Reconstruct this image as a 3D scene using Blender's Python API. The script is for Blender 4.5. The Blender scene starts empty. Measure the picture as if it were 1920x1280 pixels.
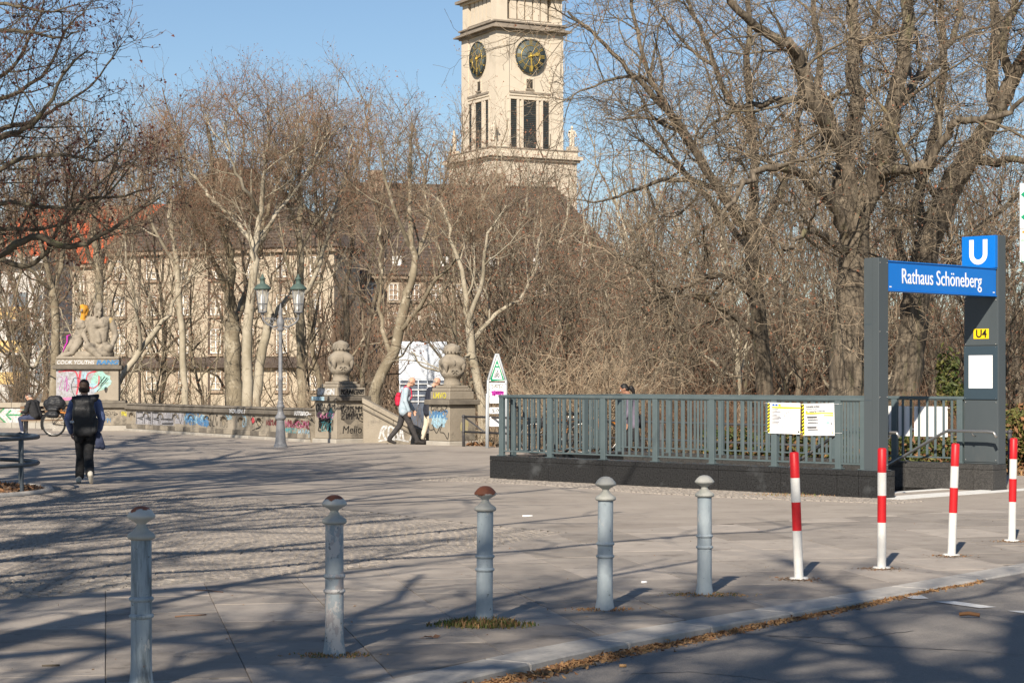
import bpy, bmesh, math, random
import numpy as np
from mathutils import Vector, Matrix, Quaternion
from mathutils.geometry import tessellate_polygon

sc = bpy.context.scene
COL = sc.collection
R = math.radians

# ---------------------------------------------------------------- camera, sky, sun, exposure
F = 3733.0            # focal length in pixels of a 1920 wide frame (70 mm on 36 mm)
HZ = 710.0            # horizon row of the photograph
CAMH = 1.65
cam_d = bpy.data.cameras.new('camera'); cam = bpy.data.objects.new('camera', cam_d); COL.objects.link(cam)
cam_d.lens = 70.0; cam_d.sensor_width = 36.0; cam_d.sensor_fit = 'HORIZONTAL'
cam_d.shift_y = (HZ - 640.0) / 1920.0
cam_d.clip_start = 0.1; cam_d.clip_end = 3000
cam.location = (0, 0, CAMH); cam.rotation_euler = (R(90), 0, 0)
sc.camera = cam

SUN_AZ = R(15.0)      # the light travels away from the camera, 15 degrees to the right
SUN_EL = R(33.0)
w = bpy.data.worlds.new('World'); sc.world = w; w.use_nodes = True
nt = w.node_tree; nt.nodes.clear()
wo = nt.nodes.new('ShaderNodeOutputWorld'); bg = nt.nodes.new('ShaderNodeBackground')
sky = nt.nodes.new('ShaderNodeTexSky'); sky.sky_type = 'NISHITA'; sky.sun_disc = False
sky.sun_elevation = SUN_EL; sky.sun_rotation = R(180) + SUN_AZ
sky.altitude = 50; sky.air_density = 1.0; sky.dust_density = 0.25; sky.ozone_density = 3.5
bg.inputs[1].default_value = 0.070
nt.links.new(sky.outputs[0], bg.inputs[0]); nt.links.new(bg.outputs[0], wo.inputs[0])

sun_d = bpy.data.lights.new('sun', 'SUN'); sun = bpy.data.objects.new('sun', sun_d); COL.objects.link(sun)
sun_d.energy = 5.0; sun_d.angle = R(0.53); sun_d.color = (1.0, 0.90, 0.76)
trav = Vector((math.sin(SUN_AZ) * math.cos(SUN_EL), math.cos(SUN_AZ) * math.cos(SUN_EL), -math.sin(SUN_EL)))
sun.rotation_euler = trav.to_track_quat('-Z', 'Y').to_euler()
sun.location = (-20, -60, 60)

sc.view_settings.view_transform = 'Standard'; sc.view_settings.look = 'None'
sc.view_settings.gamma = 1.0; sc.view_settings.use_curve_mapping = False
sc.view_settings.exposure = 0.62

# ---------------------------------------------------------------- helpers
def G(px, py, z=0.0):
    d = (CAMH - z) * F / (py - HZ)
    return Vector(((px - 960.0) / F * d, d, z))
def P(px, py, d):
    return Vector(((px - 960.0) / F * d, d, CAMH + (HZ - py) / F * d))

def tag(o, label=None, cat=None, group=None, kind=None):
    if label: o['label'] = label
    if cat: o['category'] = cat
    if group: o['group'] = group
    if kind: o['kind'] = kind
    return o
def thing(name, label, cat, loc=(0, 0, 0), rotz=0.0, group=None):
    o = bpy.data.objects.new(name, None); COL.objects.link(o)
    o.location = loc; o.rotation_euler = (0, 0, rotz); o.empty_display_size = 0.2
    return tag(o, label, cat, group)
def link(name, me, parent=None, loc=None, rot=None):
    o = bpy.data.objects.new(name, me); COL.objects.link(o)
    if parent is not None: o.parent = parent
    if loc is not None: o.location = loc
    if rot is not None: o.rotation_euler = rot
    return o
def copy_tree(o, parent=None):
    c = o.copy(); COL.objects.link(c)
    if parent is not None: c.parent = parent
    for ch in list(o.children): copy_tree(ch, c)
    return c

class MB:
    def __init__(s):
        s.v = []; s.f = []; s.mi = []; s.sm = []; s.M = Matrix()
    def add(s, verts, faces, mat=0, smooth=False):
        n = len(s.v)
        s.v += [tuple(s.M @ Vector(p)) for p in verts]
        for f in faces:
            s.f.append([i + n for i in f]); s.mi.append(mat); s.sm.append(smooth)
        return s
    def box(s, x0, x1, y0, y1, z0, z1, mat=0):
        return s.add([(x0,y0,z0),(x1,y0,z0),(x1,y1,z0),(x0,y1,z0),(x0,y0,z1),(x1,y0,z1),(x1,y1,z1),(x0,y1,z1)],
              [(0,3,2,1),(4,5,6,7),(0,1,5,4),(1,2,6,5),(2,3,7,6),(3,0,4,7)], mat)
    def cbox(s, c, sz, mat=0, rot=None):
        hx, hy, hz = sz[0]/2, sz[1]/2, sz[2]/2
        q = rot or Matrix.Identity(3)
        vs = [Vector(c) + q @ Vector((a*hx, b*hy, e*hz)) for e in (-1,1) for (a,b) in ((-1,-1),(1,-1),(1,1),(-1,1))]
        return s.add(vs, [(0,3,2,1),(4,5,6,7),(0,1,5,4),(1,2,6,5),(2,3,7,6),(3,0,4,7)], mat)
    def tube(s, pts, rad, n=8, mat=0, closed=False, cap=True, smooth=True):
        pts = [Vector(p) for p in pts]; N = len(pts)
        if not isinstance(rad, (list, tuple)): rad = [rad]*N
        vs = []; fs = []
        t0 = (pts[1]-pts[0]).normalized()
        ref = Vector((0,0,1)) if abs(t0.z) < .9 else Vector((1,0,0))
        a = t0.cross(ref).normalized()
        for i in range(N):
            if closed: t = (pts[(i+1)%N]-pts[i-1])
            else: t = pts[min(i+1,N-1)]-pts[max(i-1,0)]
            t.normalize()
            a = (a - t*a.dot(t))
            if a.length < 1e-6: a = t.orthogonal()
            a.normalize(); b = t.cross(a)
            for k in range(n):
                th = 2*math.pi*k/n
                vs.append(pts[i] + (a*math.cos(th)+b*math.sin(th))*rad[i])
        for i in range(N if closed else N-1):
            j = (i+1) % N
            for k in range(n):
                l = (k+1) % n
                fs.append((i*n+k, i*n+l, j*n+l, j*n+k))
        s.add(vs, fs, mat, smooth)
        if cap and not closed:
            s.add(vs[:n], [tuple(range(n))[::-1]], mat); s.add(vs[-n:], [tuple(range(n))], mat)
        return s
    def lathe(s, prof, n=24, o=(0,0,0), mat=0, smooth=True, sq=None):
        vs = []; fs = []
        for (r, z) in prof:
            for k in range(n):
                th = 2*math.pi*(k+.5)/n
                vs.append((o[0]+r*math.cos(th), o[1]+r*math.sin(th), o[2]+z))
        for i in range(len(prof)-1):
            for k in range(n):
                l = (k+1) % n
                fs.append((i*n+k, i*n+l, (i+1)*n+l, (i+1)*n+k))
        s.add(vs, fs, mat, smooth)
        if prof[0][0] > 1e-4: s.add(vs[:n], [tuple(range(n))[::-1]], mat)
        if prof[-1][0] > 1e-4: s.add(vs[-n:], [tuple(range(n))], mat)
        return s
    def prism(s, poly, h0, h1, mat=0, axis='z'):
        n = len(poly)
        def m(p, h): return (p[0], p[1], h) if axis == 'z' else ((p[0], h, p[1]) if axis == 'y' else (h, p[0], p[1]))
        vs = [m(p, h0) for p in poly] + [m(p, h1) for p in poly]
        fs = [tuple(range(n))[::-1], tuple(range(n, 2*n))] + [(i, (i+1)%n, n+(i+1)%n, n+i) for i in range(n)]
        return s.add(vs, fs, mat)
    def sphere(s, c, r, n=10, m=7, mat=0, sz=(1,1,1)):
        vs = []; fs = []
        for i in range(m+1):
            ph = math.pi*i/m
            for k in range(n):
                th = 2*math.pi*k/n
                vs.append((c[0]+r*sz[0]*math.sin(ph)*math.cos(th), c[1]+r*sz[1]*math.sin(ph)*math.sin(th), c[2]-r*sz[2]*math.cos(ph)))
        for i in range(m):
            for k in range(n):
                l = (k+1) % n
                fs.append((i*n+k, i*n+l, (i+1)*n+l, (i+1)*n+k))
        return s.add(vs, fs, mat, True)
    def mesh(s, name, mats, bevel=0.0, fix=True, seg=1):
        me = bpy.data.meshes.new(name)
        me.from_pydata(s.v, [], s.f)
        for m in (mats if isinstance(mats, (list, tuple)) else [mats]): me.materials.append(m)
        me.polygons.foreach_set('material_index', s.mi); me.polygons.foreach_set('use_smooth', s.sm)
        if fix or bevel:
            bm = bmesh.new(); bm.from_mesh(me)
            bmesh.ops.remove_doubles(bm, verts=bm.verts, dist=1e-5)
            if fix: bmesh.ops.recalc_face_normals(bm, faces=bm.faces)
            if bevel:
                es = [e for e in bm.edges if len(e.link_faces) == 2 and e.calc_face_angle(0) > R(40)]
                bmesh.ops.bevel(bm, geom=es, offset=bevel, segments=seg, affect='EDGES', clamp_overlap=True)
            bm.to_mesh(me); bm.free()
        me.update()
        return me
    def build(s, name, mats, parent=None, bevel=0.0, loc=None, rot=None, seg=1, fix=True):
        return link(name, s.mesh(name, mats, bevel, fix, seg), parent, loc, rot)

def raw_mesh(name, V, faces4=None, mats=(), mi=None, smooth=False, faces3=None):
    """fast mesh from numpy arrays"""
    me = bpy.data.meshes.new(name)
    V = np.asarray(V, dtype=np.float32).reshape(-1, 3)
    me.vertices.add(len(V)); me.vertices.foreach_set('co', V.ravel())
    parts = []; starts = []; tot = 0; k = 0
    for fa, n in ((faces4, 4), (faces3, 3)):
        if fa is None or len(fa) == 0: continue
        fa = np.asarray(fa, dtype=np.int32).reshape(-1, n)
        parts.append(fa.ravel()); starts.append(tot + np.arange(len(fa), dtype=np.int32)*n); tot += fa.size
    L = np.concatenate(parts); S = np.concatenate(starts)
    me.loops.add(len(L)); me.loops.foreach_set('vertex_index', L)
    me.polygons.add(len(S)); me.polygons.foreach_set('loop_start', S)
    for m in mats: me.materials.append(m)
    if mi is not None: me.polygons.foreach_set('material_index', np.asarray(mi, dtype=np.int32))
    me.polygons.foreach_set('use_smooth', np.full(len(S), smooth))
    me.update(calc_edges=True); me.validate()
    return me

# ---------------------------------------------------------------- materials
def mat(name, col, rough=0.8, col2=None, scale=8.0, detail=5.0, mix=(0.35, 0.65), metal=0.0, bump=0.0, bscale=None,
        coords='Object', spot=None, spotcol=None, spotscale=3.0, stretch=None, spec=0.35, rnd=0.0):
    """principled material: two colours mixed by noise, optional third colour in patches, bump, per-object variation"""
    m = bpy.data.materials.new(name); m.use_nodes = True
    n = m.node_tree.nodes; l = m.node_tree.links
    b = n['Principled BSDF']; b.inputs['Roughness'].default_value = rough; b.inputs['Metallic'].default_value = metal
    b.inputs['Specular IOR Level'].default_value = spec
    c4 = lambda c: (c[0], c[1], c[2], 1)
    tc = n.new('ShaderNodeTexCoord'); src = tc.outputs[coords]
    if coords == 'World':
        pass
    if stretch:
        mp = n.new('ShaderNodeMapping'); mp.inputs['Scale'].default_value = stretch; l.new(src, mp.inputs[0]); src = mp.outputs[0]
    out = None
    if col2 is not None:
        no = n.new('ShaderNodeTexNoise'); no.inputs['Scale'].default_value = scale; no.inputs['Detail'].default_value = detail
        no.inputs['Roughness'].default_value = 0.65; l.new(src, no.inputs[0])
        mr = n.new('ShaderNodeMapRange'); mr.inputs[1].default_value = mix[0]; mr.inputs[2].default_value = mix[1]; l.new(no.outputs[0], mr.inputs[0])
        mx = n.new('ShaderNodeMix'); mx.data_type = 'RGBA'; mx.inputs[6].default_value = c4(col); mx.inputs[7].default_value = c4(col2)
        l.new(mr.outputs[0], mx.inputs[0]); out = mx.outputs[2]
    if spotcol is not None:
        if out is None:
            rgb = n.new('ShaderNodeRGB'); rgb.outputs[0].default_value = c4(col); out = rgb.outputs[0]
        n2 = n.new('ShaderNodeTexNoise'); n2.inputs['Scale'].default_value = spotscale; n2.inputs['Detail'].default_value = 6; n2.inputs['Roughness'].default_value = 0.7
        l.new(src, n2.inputs[0])
        r2 = n.new('ShaderNodeMapRange'); r2.inputs[1].default_value = spot[0]; r2.inputs[2].default_value = spot[1]; l.new(n2.outputs[0], r2.inputs[0])
        m2 = n.new('ShaderNodeMix'); m2.data_type = 'RGBA'; l.new(r2.outputs[0], m2.inputs[0]); l.new(out, m2.inputs[6]); m2.inputs[7].default_value = c4(spotcol); out = m2.outputs[2]
    if rnd > 0:
        if out is None:
            rgb = n.new('ShaderNodeRGB'); rgb.outputs[0].default_value = c4(col); out = rgb.outputs[0]
        oi = n.new('ShaderNodeObjectInfo'); hs = n.new('ShaderNodeHueSaturation')
        mr = n.new('ShaderNodeMapRange'); mr.inputs[3].default_value = 1-rnd; mr.inputs[4].default_value = 1+rnd
        l.new(oi.outputs['Random'], mr.inputs[0]); l.new(mr.outputs[0], hs.inputs['Value']); l.new(out, hs.inputs['Color']); out = hs.outputs[0]
    if out is None: b.inputs['Base Color'].default_value = c4(col)
    else: l.new(out, b.inputs['Base Color'])
    if bump > 0:
        nb = n.new('ShaderNodeTexNoise'); nb.inputs['Scale'].default_value = bscale or scale*4; nb.inputs['Detail'].default_value = 5; l.new(src, nb.inputs[0])
        bp = n.new('ShaderNodeBump'); bp.inputs['Strength'].default_value = bump; bp.inputs['Distance'].default_value = 0.02
        l.new(nb.outputs[0], bp.inputs['Height']); l.new(bp.outputs[0], b.inputs['Normal'])
    return m

M = {}
M['slab'] = mat('paving_slab', (0.265,0.231,0.200), .9, (0.357,0.314,0.270), 3.2, 8, (.3,.7), bump=.25, bscale=90, coords='Object', spot=(.57,.70), spotcol=(0.178,0.154,0.130), spotscale=1.7, rnd=.22)
M['plaza'] = mat('worn_asphalt_paving', (0.284,0.245,0.208), .92, (0.380,0.332,0.282), 1.1, 9, (.3,.7), bump=.3, bscale=70, spot=(.54,.72), spotcol=(0.209,0.180,0.153), spotscale=.35)
M['joint'] = mat('joint_sand', (.17,.148,.125), .95, (.23,.20,.17), 6, 5, bump=.3, bscale=60)
M['cobble'] = mat('mosaic_granite', (0.242,0.215,0.184), .85, (0.324,0.290,0.252), 7, 4, (.3,.7), bump=.3, bscale=60, rnd=.16)
M['cobble_far'] = mat('mosaic_granite_mass', (0.232,0.205,0.179), .85, (0.340,0.300,0.262), 11, 2, (.35,.65), bump=.2, bscale=60)
M['kerb'] = mat('kerb_granite', (0.343,0.323,0.296), .85, (0.428,0.403,0.370), 14, 6, bump=.2, bscale=60, spot=(.62,.75), spotcol=(0.231,0.218,0.198), spotscale=2.5, rnd=.08)
M['road'] = mat('road_asphalt', (.20,.182,.165), .93, (.285,.26,.235), 55.0, 4, (.25,.75), bump=.6, bscale=110, spot=(.54,.68), spotcol=(.165,.152,.14), spotscale=.6)
M['paint_line'] = mat('road_paint', (.72,.71,.68), .7, (.45,.44,.42), 12, 7, (.45,.75))
M['white_stone'] = mat('white_threshold_stone', (.72,.71,.68), .75, (.62,.61,.58), 6)
M['granite'] = mat('dark_granite', (0.029,0.028,0.027), .55, (0.081,0.077,0.073), 55, 3, (.4,.66), spot=(.55,.72), spotcol=(0.085,0.081,0.077), spotscale=1.4)
M['granite_polish'] = mat('polished_dark_granite', (0.013,0.013,0.014), .25, (0.038,0.038,0.039), 45, 3, (.4,.7), spot=(.58,.75), spotcol=(0.075,0.079,0.083), spotscale=1.5, spec=.5)
M['grout'] = mat('tile_grout', (.24,.22,.19), .9)
M['fence'] = mat('railing_paint', (.076,.104,.112), .5, (.098,.127,.135), 3, 6, spec=.4, spot=(.60,.72), spotcol=(.13,.15,.15), spotscale=4)
M['portal'] = mat('grey_metal_panel', (0.059,0.072,0.080), .45, (0.070,0.083,0.090), 1.6, 7, (.3,.7), spec=.4, spot=(.58,.75), spotcol=(0.084,0.092,0.095), spotscale=2.2, stretch=(1,1,.35))
M['portal_dark'] = mat('dark_blue_grey_panel', (0.038,0.059,0.077), .4)
M['sign_blue'] = mat('sign_blue', (.003,.150,.54), .35, (.004,.16,.57), 2.0)
M['sign_white'] = mat('sign_white', (.86,.86,.86), .5)
M['poster_white'] = mat('poster_paper', (.84,.84,.84), .6, (.78,.78,.80), 2.0)
M['sign_yellow'] = mat('sign_yellow', (.86,.58,.01), .45)
M['tape_yellow'] = mat('tape_yellow', (.85,.70,.02), .5)
M['black'] = mat('black_print', (.012,.012,.012), .6)
M['grey_print'] = mat('grey_print', (.22,.22,.24), .6)
M['pale_print'] = mat('pale_print', (.55,.57,.58), .6)
M['blue_print'] = mat('blue_print', (.03,.12,.45), .6)
M['steel'] = mat('brushed_steel', (.42,.41,.39), .35, metal=.85)
def chipped(name, base, base2, layers, rust=.0):
    """old paint: two blue-grey coats, then sharp-edged chips, streaks and rust specks"""
    m = mat(name, base, .62, base2, 5, 8, (.38,.62), bump=.2, bscale=45, stretch=(1,1,.4))
    n = m.node_tree.nodes; l = m.node_tree.links; b = n['Principled BSDF']; src = b.inputs['Base Color'].links[0].from_socket
    tc = n.new('ShaderNodeTexCoord'); oi = n.new('ShaderNodeObjectInfo'); cb = n.new('ShaderNodeVectorMath'); cb.operation = 'ADD'; l.new(tc.outputs['Object'], cb.inputs[0])
    mu = n.new('ShaderNodeMath'); mu.operation = 'MULTIPLY'; mu.inputs[1].default_value = 40; l.new(oi.outputs['Random'], mu.inputs[0]); l.new(mu.outputs[0], cb.inputs[1])
    for (sc_, st, lo, hi, col, det) in layers:
        mp = n.new('ShaderNodeMapping'); mp.inputs['Scale'].default_value = (1,1,st); l.new(cb.outputs[0], mp.inputs[0])
        no = n.new('ShaderNodeTexNoise'); no.inputs['Scale'].default_value = sc_; no.inputs['Detail'].default_value = det; no.inputs['Roughness'].default_value = .72; l.new(mp.outputs[0], no.inputs[0])
        mr = n.new('ShaderNodeMapRange'); mr.inputs[1].default_value = lo; mr.inputs[2].default_value = hi; l.new(no.outputs[0], mr.inputs[0])
        mx = n.new('ShaderNodeMix'); mx.data_type = 'RGBA'; l.new(mr.outputs[0], mx.inputs[0]); l.new(src, mx.inputs[6]); mx.inputs[7].default_value = (*col,1); src = mx.outputs[2]
    l.new(src, b.inputs['Base Color']); return m
M['bollard'] = chipped('bollard_paint', (.285,.335,.365), (.38,.425,.45), [(9,.5,.60,.615,(.45,.45,.43),8),(26,1,.64,.66,(.12,.13,.13),6),(7,.15,.60,.75,(.20,.24,.26),5),(30,.6,.68,.70,(.19,.10,.06),5)])
M['bollard_worn'] = chipped('bollard_paint_peeling', (.265,.305,.33), (.36,.395,.41), [(6,.6,.50,.515,(.50,.475,.45),9),(10,.5,.56,.575,(.36,.33,.32),9),(14,.7,.60,.61,(.16,.17,.175),8),(30,.6,.66,.68,(.19,.10,.06),5)])
M['bollard_drip'] = chipped('bollard_paint_streaked', (.29,.345,.375), (.39,.44,.465), [(9,.12,.50,.62,(.13,.155,.165),6),(12,.5,.62,.635,(.46,.45,.42),8),(24,1,.64,.66,(.12,.13,.13),6),(28,.6,.67,.69,(.19,.10,.06),5)])
M['post_white'] = chipped('post_white', (.64,.63,.60), (.56,.55,.52), [(8,.4,.66,.68,(.34,.32,.28),8),(20,.3,.64,.66,(.20,.19,.17),7),(5,.2,.55,.85,(.46,.43,.38),5)])
M['post_red'] = chipped('post_red', (.52,.012,.018), (.42,.014,.018), [(14,.5,.67,.685,(.30,.03,.03),8),(24,.5,.68,.70,(.45,.30,.28),7)])
M['bollard_cap'] = mat('bollard_cap_paint', (0.358,0.358,0.319), .6, (0.451,0.440,0.402), 9, 6, bump=.1, bscale=40)
M['rust'] = mat('rusty_iron', (.22,.075,.035), .75, (.15,.06,.035), 14, 6, bump=.15, bscale=60)
M['post_white'] = mat('post_white', (.66,.65,.62), .5, (.56,.55,.53), 9, 5, spot=(.66,.72), spotcol=(.28,.26,.23), spotscale=6)
M['post_red'] = mat('post_red', (.55,.012,.018), .45, (.44,.012,.016), 7, 5)
M['dark_rail'] = mat('dark_rail_paint', (.045,.045,.05), .55, (.075,.07,.07), 6, 5)
M['guard'] = mat('tree_guard_paint', (.055,.07,.085), .45, (.085,.10,.115), 5, 4)
M['stone'] = mat('sandstone', (0.260,0.225,0.177), .92, (0.338,0.294,0.233), 2.2, 8, (.3,.7), bump=.35, bscale=22, spot=(.52,.66), spotcol=(0.119,0.106,0.088), spotscale=1.2, rnd=.12)
M['stone_dark'] = mat('sooty_sandstone', (.11,.096,.08), .95, (.20,.175,.14), 2.4, 8, (.35,.7), bump=.4, bscale=20, rnd=.14)
M['stone_statue'] = mat('statue_stone', (.31,.27,.215), .95, (.215,.185,.145), 3.0, 8, (.35,.7), bump=.5, bscale=16, spot=(.54,.67), spotcol=(.12,.105,.085), spotscale=1.9)
M['stone_pale'] = mat('pale_wall_foot', (.40,.37,.32), .9, (.31,.285,.25), 3, 6)
M['recess_shade'] = mat('recess_shade_paint', (.035,.03,.026), .95)  # near-black colour standing in for the shade inside the tower openings
M['lamp'] = mat('lamp_post_paint', (.13,.135,.15), .5, (.20,.205,.215), 7, 6, (.35,.65), bump=.1, bscale=40)
M['copper'] = mat('verdigris', (.05,.08,.07), .65, (.08,.12,.105), 8, 5)
def glassy(name, col, alpha_mix=.75, rough=.08):
    m = bpy.data.materials.new(name); m.use_nodes = True
    n = m.node_tree.nodes; l = m.node_tree.links
    b = n['Principled BSDF']; b.inputs['Base Color'].default_value = (*col, 1); b.inputs['Roughness'].default_value = rough
    tr = n.new('ShaderNodeBsdfTransparent'); mx = n.new('ShaderNodeMixShader'); mx.inputs[0].default_value = alpha_mix
    l.new(tr.outputs[0], mx.inputs[1]); l.new(b.outputs[0], mx.inputs[2]); l.new(mx.outputs[0], n['Material Output'].inputs[0])
    return m
M['lamp_glass'] = glassy('lamp_glass', (.55,.55,.52), .35)
M['window_glass'] = mat('window_glass', (.09,.11,.13), .08, (.16,.18,.20), .4, spec=.7)
M['window_white'] = mat('window_paint', (.80,.79,.76), .6)
M['tower'] = mat('tower_limestone', (0.534,0.464,0.371), .9, (0.602,0.529,0.427), .30, 7, (.3,.7), bump=.1, bscale=3, spot=(.56,.74), spotcol=(0.419,0.364,0.289), spotscale=.22)
M['tower_soot'] = mat('sooty_cornice', (.30,.255,.205), .95, (.20,.17,.14), .8, 6)
M['louvre'] = mat('dark_louvre', (.075,.075,.08), .7)
M['gold'] = mat('gilding', (.60,.41,.09), .38, metal=.55)
M['dial'] = mat('dark_clock_lattice', (.030,.042,.045), .6)
M['dial_glass'] = mat('clock_face_ground', (.065,.085,.085), .5, (.10,.12,.12), .8)
M['facade'] = mat('beige_facade', (0.401,0.335,0.252), .95, (0.462,0.397,0.304), .35, 7, (.3,.7), spot=(.52,.70), spotcol=(0.291,0.233,0.180), spotscale=.30)
M['facade_brown'] = mat('brown_facade', (0.276,0.207,0.152), .95, (0.329,0.252,0.184), .4, 7, spot=(.55,.72), spotcol=(0.204,0.149,0.110), spotscale=.35)
M['facade_white'] = mat('white_render', (.55,.53,.50), .9, (.48,.465,.44), .3)
M['roof_brown'] = mat('brown_roof_tiles', (0.071,0.055,0.047), .95, (0.098,0.077,0.064), .7, 8)
M['roof_red'] = mat('red_roof_tiles', (.50,.115,.045), .9, (.40,.095,.045), .8, 8)
M['balcony'] = mat('ochre_balcony', (.62,.44,.19), .85)
M['scaffold'] = mat('white_sheeting', (.62,.66,.72), .7, (.52,.57,.64), .8)
M['scaffold_dark'] = mat('dark_glazing', (.09,.11,.15), .4)
M['bark_plane'] = mat('plane_bark', (0.268,0.227,0.162), .95, (0.172,0.142,0.098), 1.6, 7, (.4,.6), bump=.3, bscale=9, spot=(.55,.62), spotcol=(0.382,0.335,0.254), spotscale=2.6, coords='Object')
M['bark_pale'] = mat('pale_plane_bark', (0.401,0.354,0.273), .95, (0.270,0.234,0.169), 1.5, 7, (.42,.62), bump=.25, bscale=9, spot=(.58,.66), spotcol=(0.199,0.170,0.123), spotscale=2.4)
M['bark_brown'] = mat('furrowed_bark', (0.178,0.146,0.108), .97, (0.062,0.049,0.036), 11.0, 9, (.40,.60), bump=1.0, bscale=26, stretch=(1,1,.16), spot=(.55,.66), spotcol=(0.145,0.131,0.075), spotscale=3)
M['bark_dark'] = mat('dark_bark', (.095,.08,.06), .97, (.14,.12,.085), 4, 6, bump=.4, bscale=14, spot=(.60,.68), spotcol=(.15,.155,.07), spotscale=2)
M['branch'] = mat('branch_bark', (0.166,0.137,0.098), .95, (0.095,0.076,0.054), 2.0, 4, spot=(.58,.68), spotcol=(0.182,0.143,0.071), spotscale=1.1)
M['twig_tan'] = mat('tan_twigs', (0.215,0.149,0.097), .95, (0.148,0.096,0.063), .5, 3)
M['twig_pale'] = mat('pale_twigs', (0.354,0.281,0.198), .95, (0.231,0.175,0.120), .8, 3)
M['twig_red'] = mat('reddish_twigs', (0.185,0.097,0.056), .95, (0.252,0.143,0.086), .4, 3)
M['twig_brown'] = mat('brown_twigs', (0.134,0.111,0.083), .95, (0.073,0.058,0.044), .8, 3)
M['twig_wood'] = mat('shaded_wood_twigs', (0.136,0.095,0.066), .95, (0.095,0.067,0.047), .4, 3)
M['twig_wood_red'] = mat('reddish_wood_twigs', (0.125,0.068,0.046), .95, (0.159,0.101,0.066), .4, 3)
M['twig_dark'] = mat('dark_twigs', (.11,.075,.06), .95, (.16,.10,.075), 1.0, 3)
M['seed'] = mat('dry_seed_clusters', (.22,.10,.06), .95)
M['seed_dark'] = mat('dark_seed_clusters', (.12,.045,.035), .95)
M['leaf_green'] = mat('evergreen_leaves', (.028,.05,.012), .6, (.075,.085,.022), 3.0, 3, (.35,.65))
M['leaf_olive'] = mat('yellow_green_leaves', (.13,.12,.03), .65, (.075,.085,.022), 3.0, 3)
M['leaf_dry'] = mat('dry_leaves', (.27,.135,.06), .9, (.17,.09,.05), 2.5, 3, (.35,.65))
M['leaf_pale'] = mat('pale_dry_leaves', (.40,.24,.11), .9, (.30,.17,.08), 6, 3)
M['soil'] = mat('leaf_soil', (.16,.105,.068), .97, (.24,.165,.105), 4, 8, bump=.6, bscale=18)
M['park'] = mat('park_soil', (.20,.155,.095), .97, (.28,.22,.13), .5, 8, bump=.3, bscale=5)
M['grass'] = mat('grass_blades', (.085,.12,.025), .8, (.20,.17,.06), 8, 3)
M['bright_sign'] = mat('green_signpaint', (.0,.26,.12), .5)
M['sign_grey'] = mat('aluminium_frame', (.42,.45,.48), .45)
M['skin'] = mat('skin', (.52,.30,.21), .6)
M['skin_dark'] = mat('skin_brown', (.30,.155,.10), .6)
M['hair_dark'] = mat('dark_brown_hair', (.035,.02,.014), .6, (.06,.034,.022), 40)
M['hair_black'] = mat('black_hair', (.012,.011,.011), .55)
M['hair_grey'] = mat('grey_hair', (.26,.24,.22), .8)
M['cloth_black'] = mat('black_cloth', (.014,.014,.016), .85, (.028,.028,.03), 14, bump=.3, bscale=18)
M['cloth_char'] = mat('charcoal_cloth', (.035,.033,.034), .9, (.055,.05,.05), 14, bump=.3, bscale=18)
M['cloth_blue'] = mat('blue_cloth', (.085,.12,.25), .9, (.12,.16,.31), 9, bump=.3, bscale=18)
M['denim'] = mat('dark_denim', (.030,.038,.075), .9, (.05,.06,.105), 9)
M['cloth_grey_blue'] = mat('grey_blue_jacket', (.32,.40,.46), .8, (.40,.48,.54), 8, bump=.35, bscale=12)
M['cloth_red'] = mat('red_cloth', (.55,.015,.05), .7, (.42,.012,.04), 8)
M['cloth_navy'] = mat('navy_jacket', (.014,.017,.028), .8, (.03,.034,.05), 9)
M['cloth_cream'] = mat('cream_trousers', (.66,.58,.46), .9, (.58,.50,.39), 8)
M['cloth_brown'] = mat('brown_fleece', (.24,.16,.095), .95, (.30,.20,.12), 14)
M['cloth_purple'] = mat('mauve_jacket', (0.126,0.108,0.150), .9, (0.161,0.140,0.185), 8)
M['cloth_white'] = mat('pale_cloth', (.55,.55,.56), .9)
M['shoe_cream'] = mat('cream_trainer', (.62,.585,.50), .7, (.45,.42,.37), 25)
M['shoe_dark'] = mat('dark_shoe', (.03,.026,.024), .7)
M['shoe_teal'] = mat('teal_trainer', (.08,.19,.22), .7)
M['pack'] = mat('black_tarpaulin', (.012,.013,.016), .5, (.022,.023,.026), 6, bump=.4, bscale=8, spec=.3)
M['rubber'] = mat('rubber', (.014,.014,.014), .8)
M['bike_frame'] = mat('bike_frame_paint', (.02,.02,.022), .4)
M['bike_orange'] = mat('orange_frame_paint', (.42,.16,.03), .45)
M['wood'] = mat('bench_wood', (.20,.125,.07), .8, (.14,.085,.05), 9, stretch=(1,8,8))
M['spray_black'] = mat('black_spray', (.016,.016,.018), .8)
M['spray_white'] = mat('white_spray', (.72,.72,.72), .8, (.58,.58,.58), 5)
M['spray_blue'] = mat('blue_spray', (.06,.19,.42), .8, (.10,.28,.50), 5)
M['spray_teal'] = mat('teal_spray', (.08,.32,.36), .8, (.12,.42,.44), 5)
M['spray_mint'] = mat('mint_spray', (.32,.62,.52), .8, (.42,.68,.64), 3)
M['spray_sky'] = mat('pale_blue_spray', (.30,.52,.66), .8, (.45,.62,.70), 3)
M['spray_red'] = mat('red_spray', (.62,.045,.075), .8)
M['spray_maroon'] = mat('maroon_spray', (.16,.02,.03), .8)
M['spray_green'] = mat('green_spray', (.02,.28,.10), .8)
M['spray_yellow'] = mat('yellow_spray', (.62,.55,.08), .8)
M['spray_orange'] = mat('orange_spray', (.62,.30,.03), .85, (.48,.23,.04), 12, spot=(.64,.72), spotcol=(.34,.24,.12), spotscale=7)
M['spray_magenta'] = mat('magenta_spray', (.40,.03,.30), .8)
M['spray_grey'] = mat('chrome_spray', (.48,.48,.52), .7, (.40,.40,.44), 4)
M['spray_pink'] = mat('pink_spray', (.72,.22,.42), .8)

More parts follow.
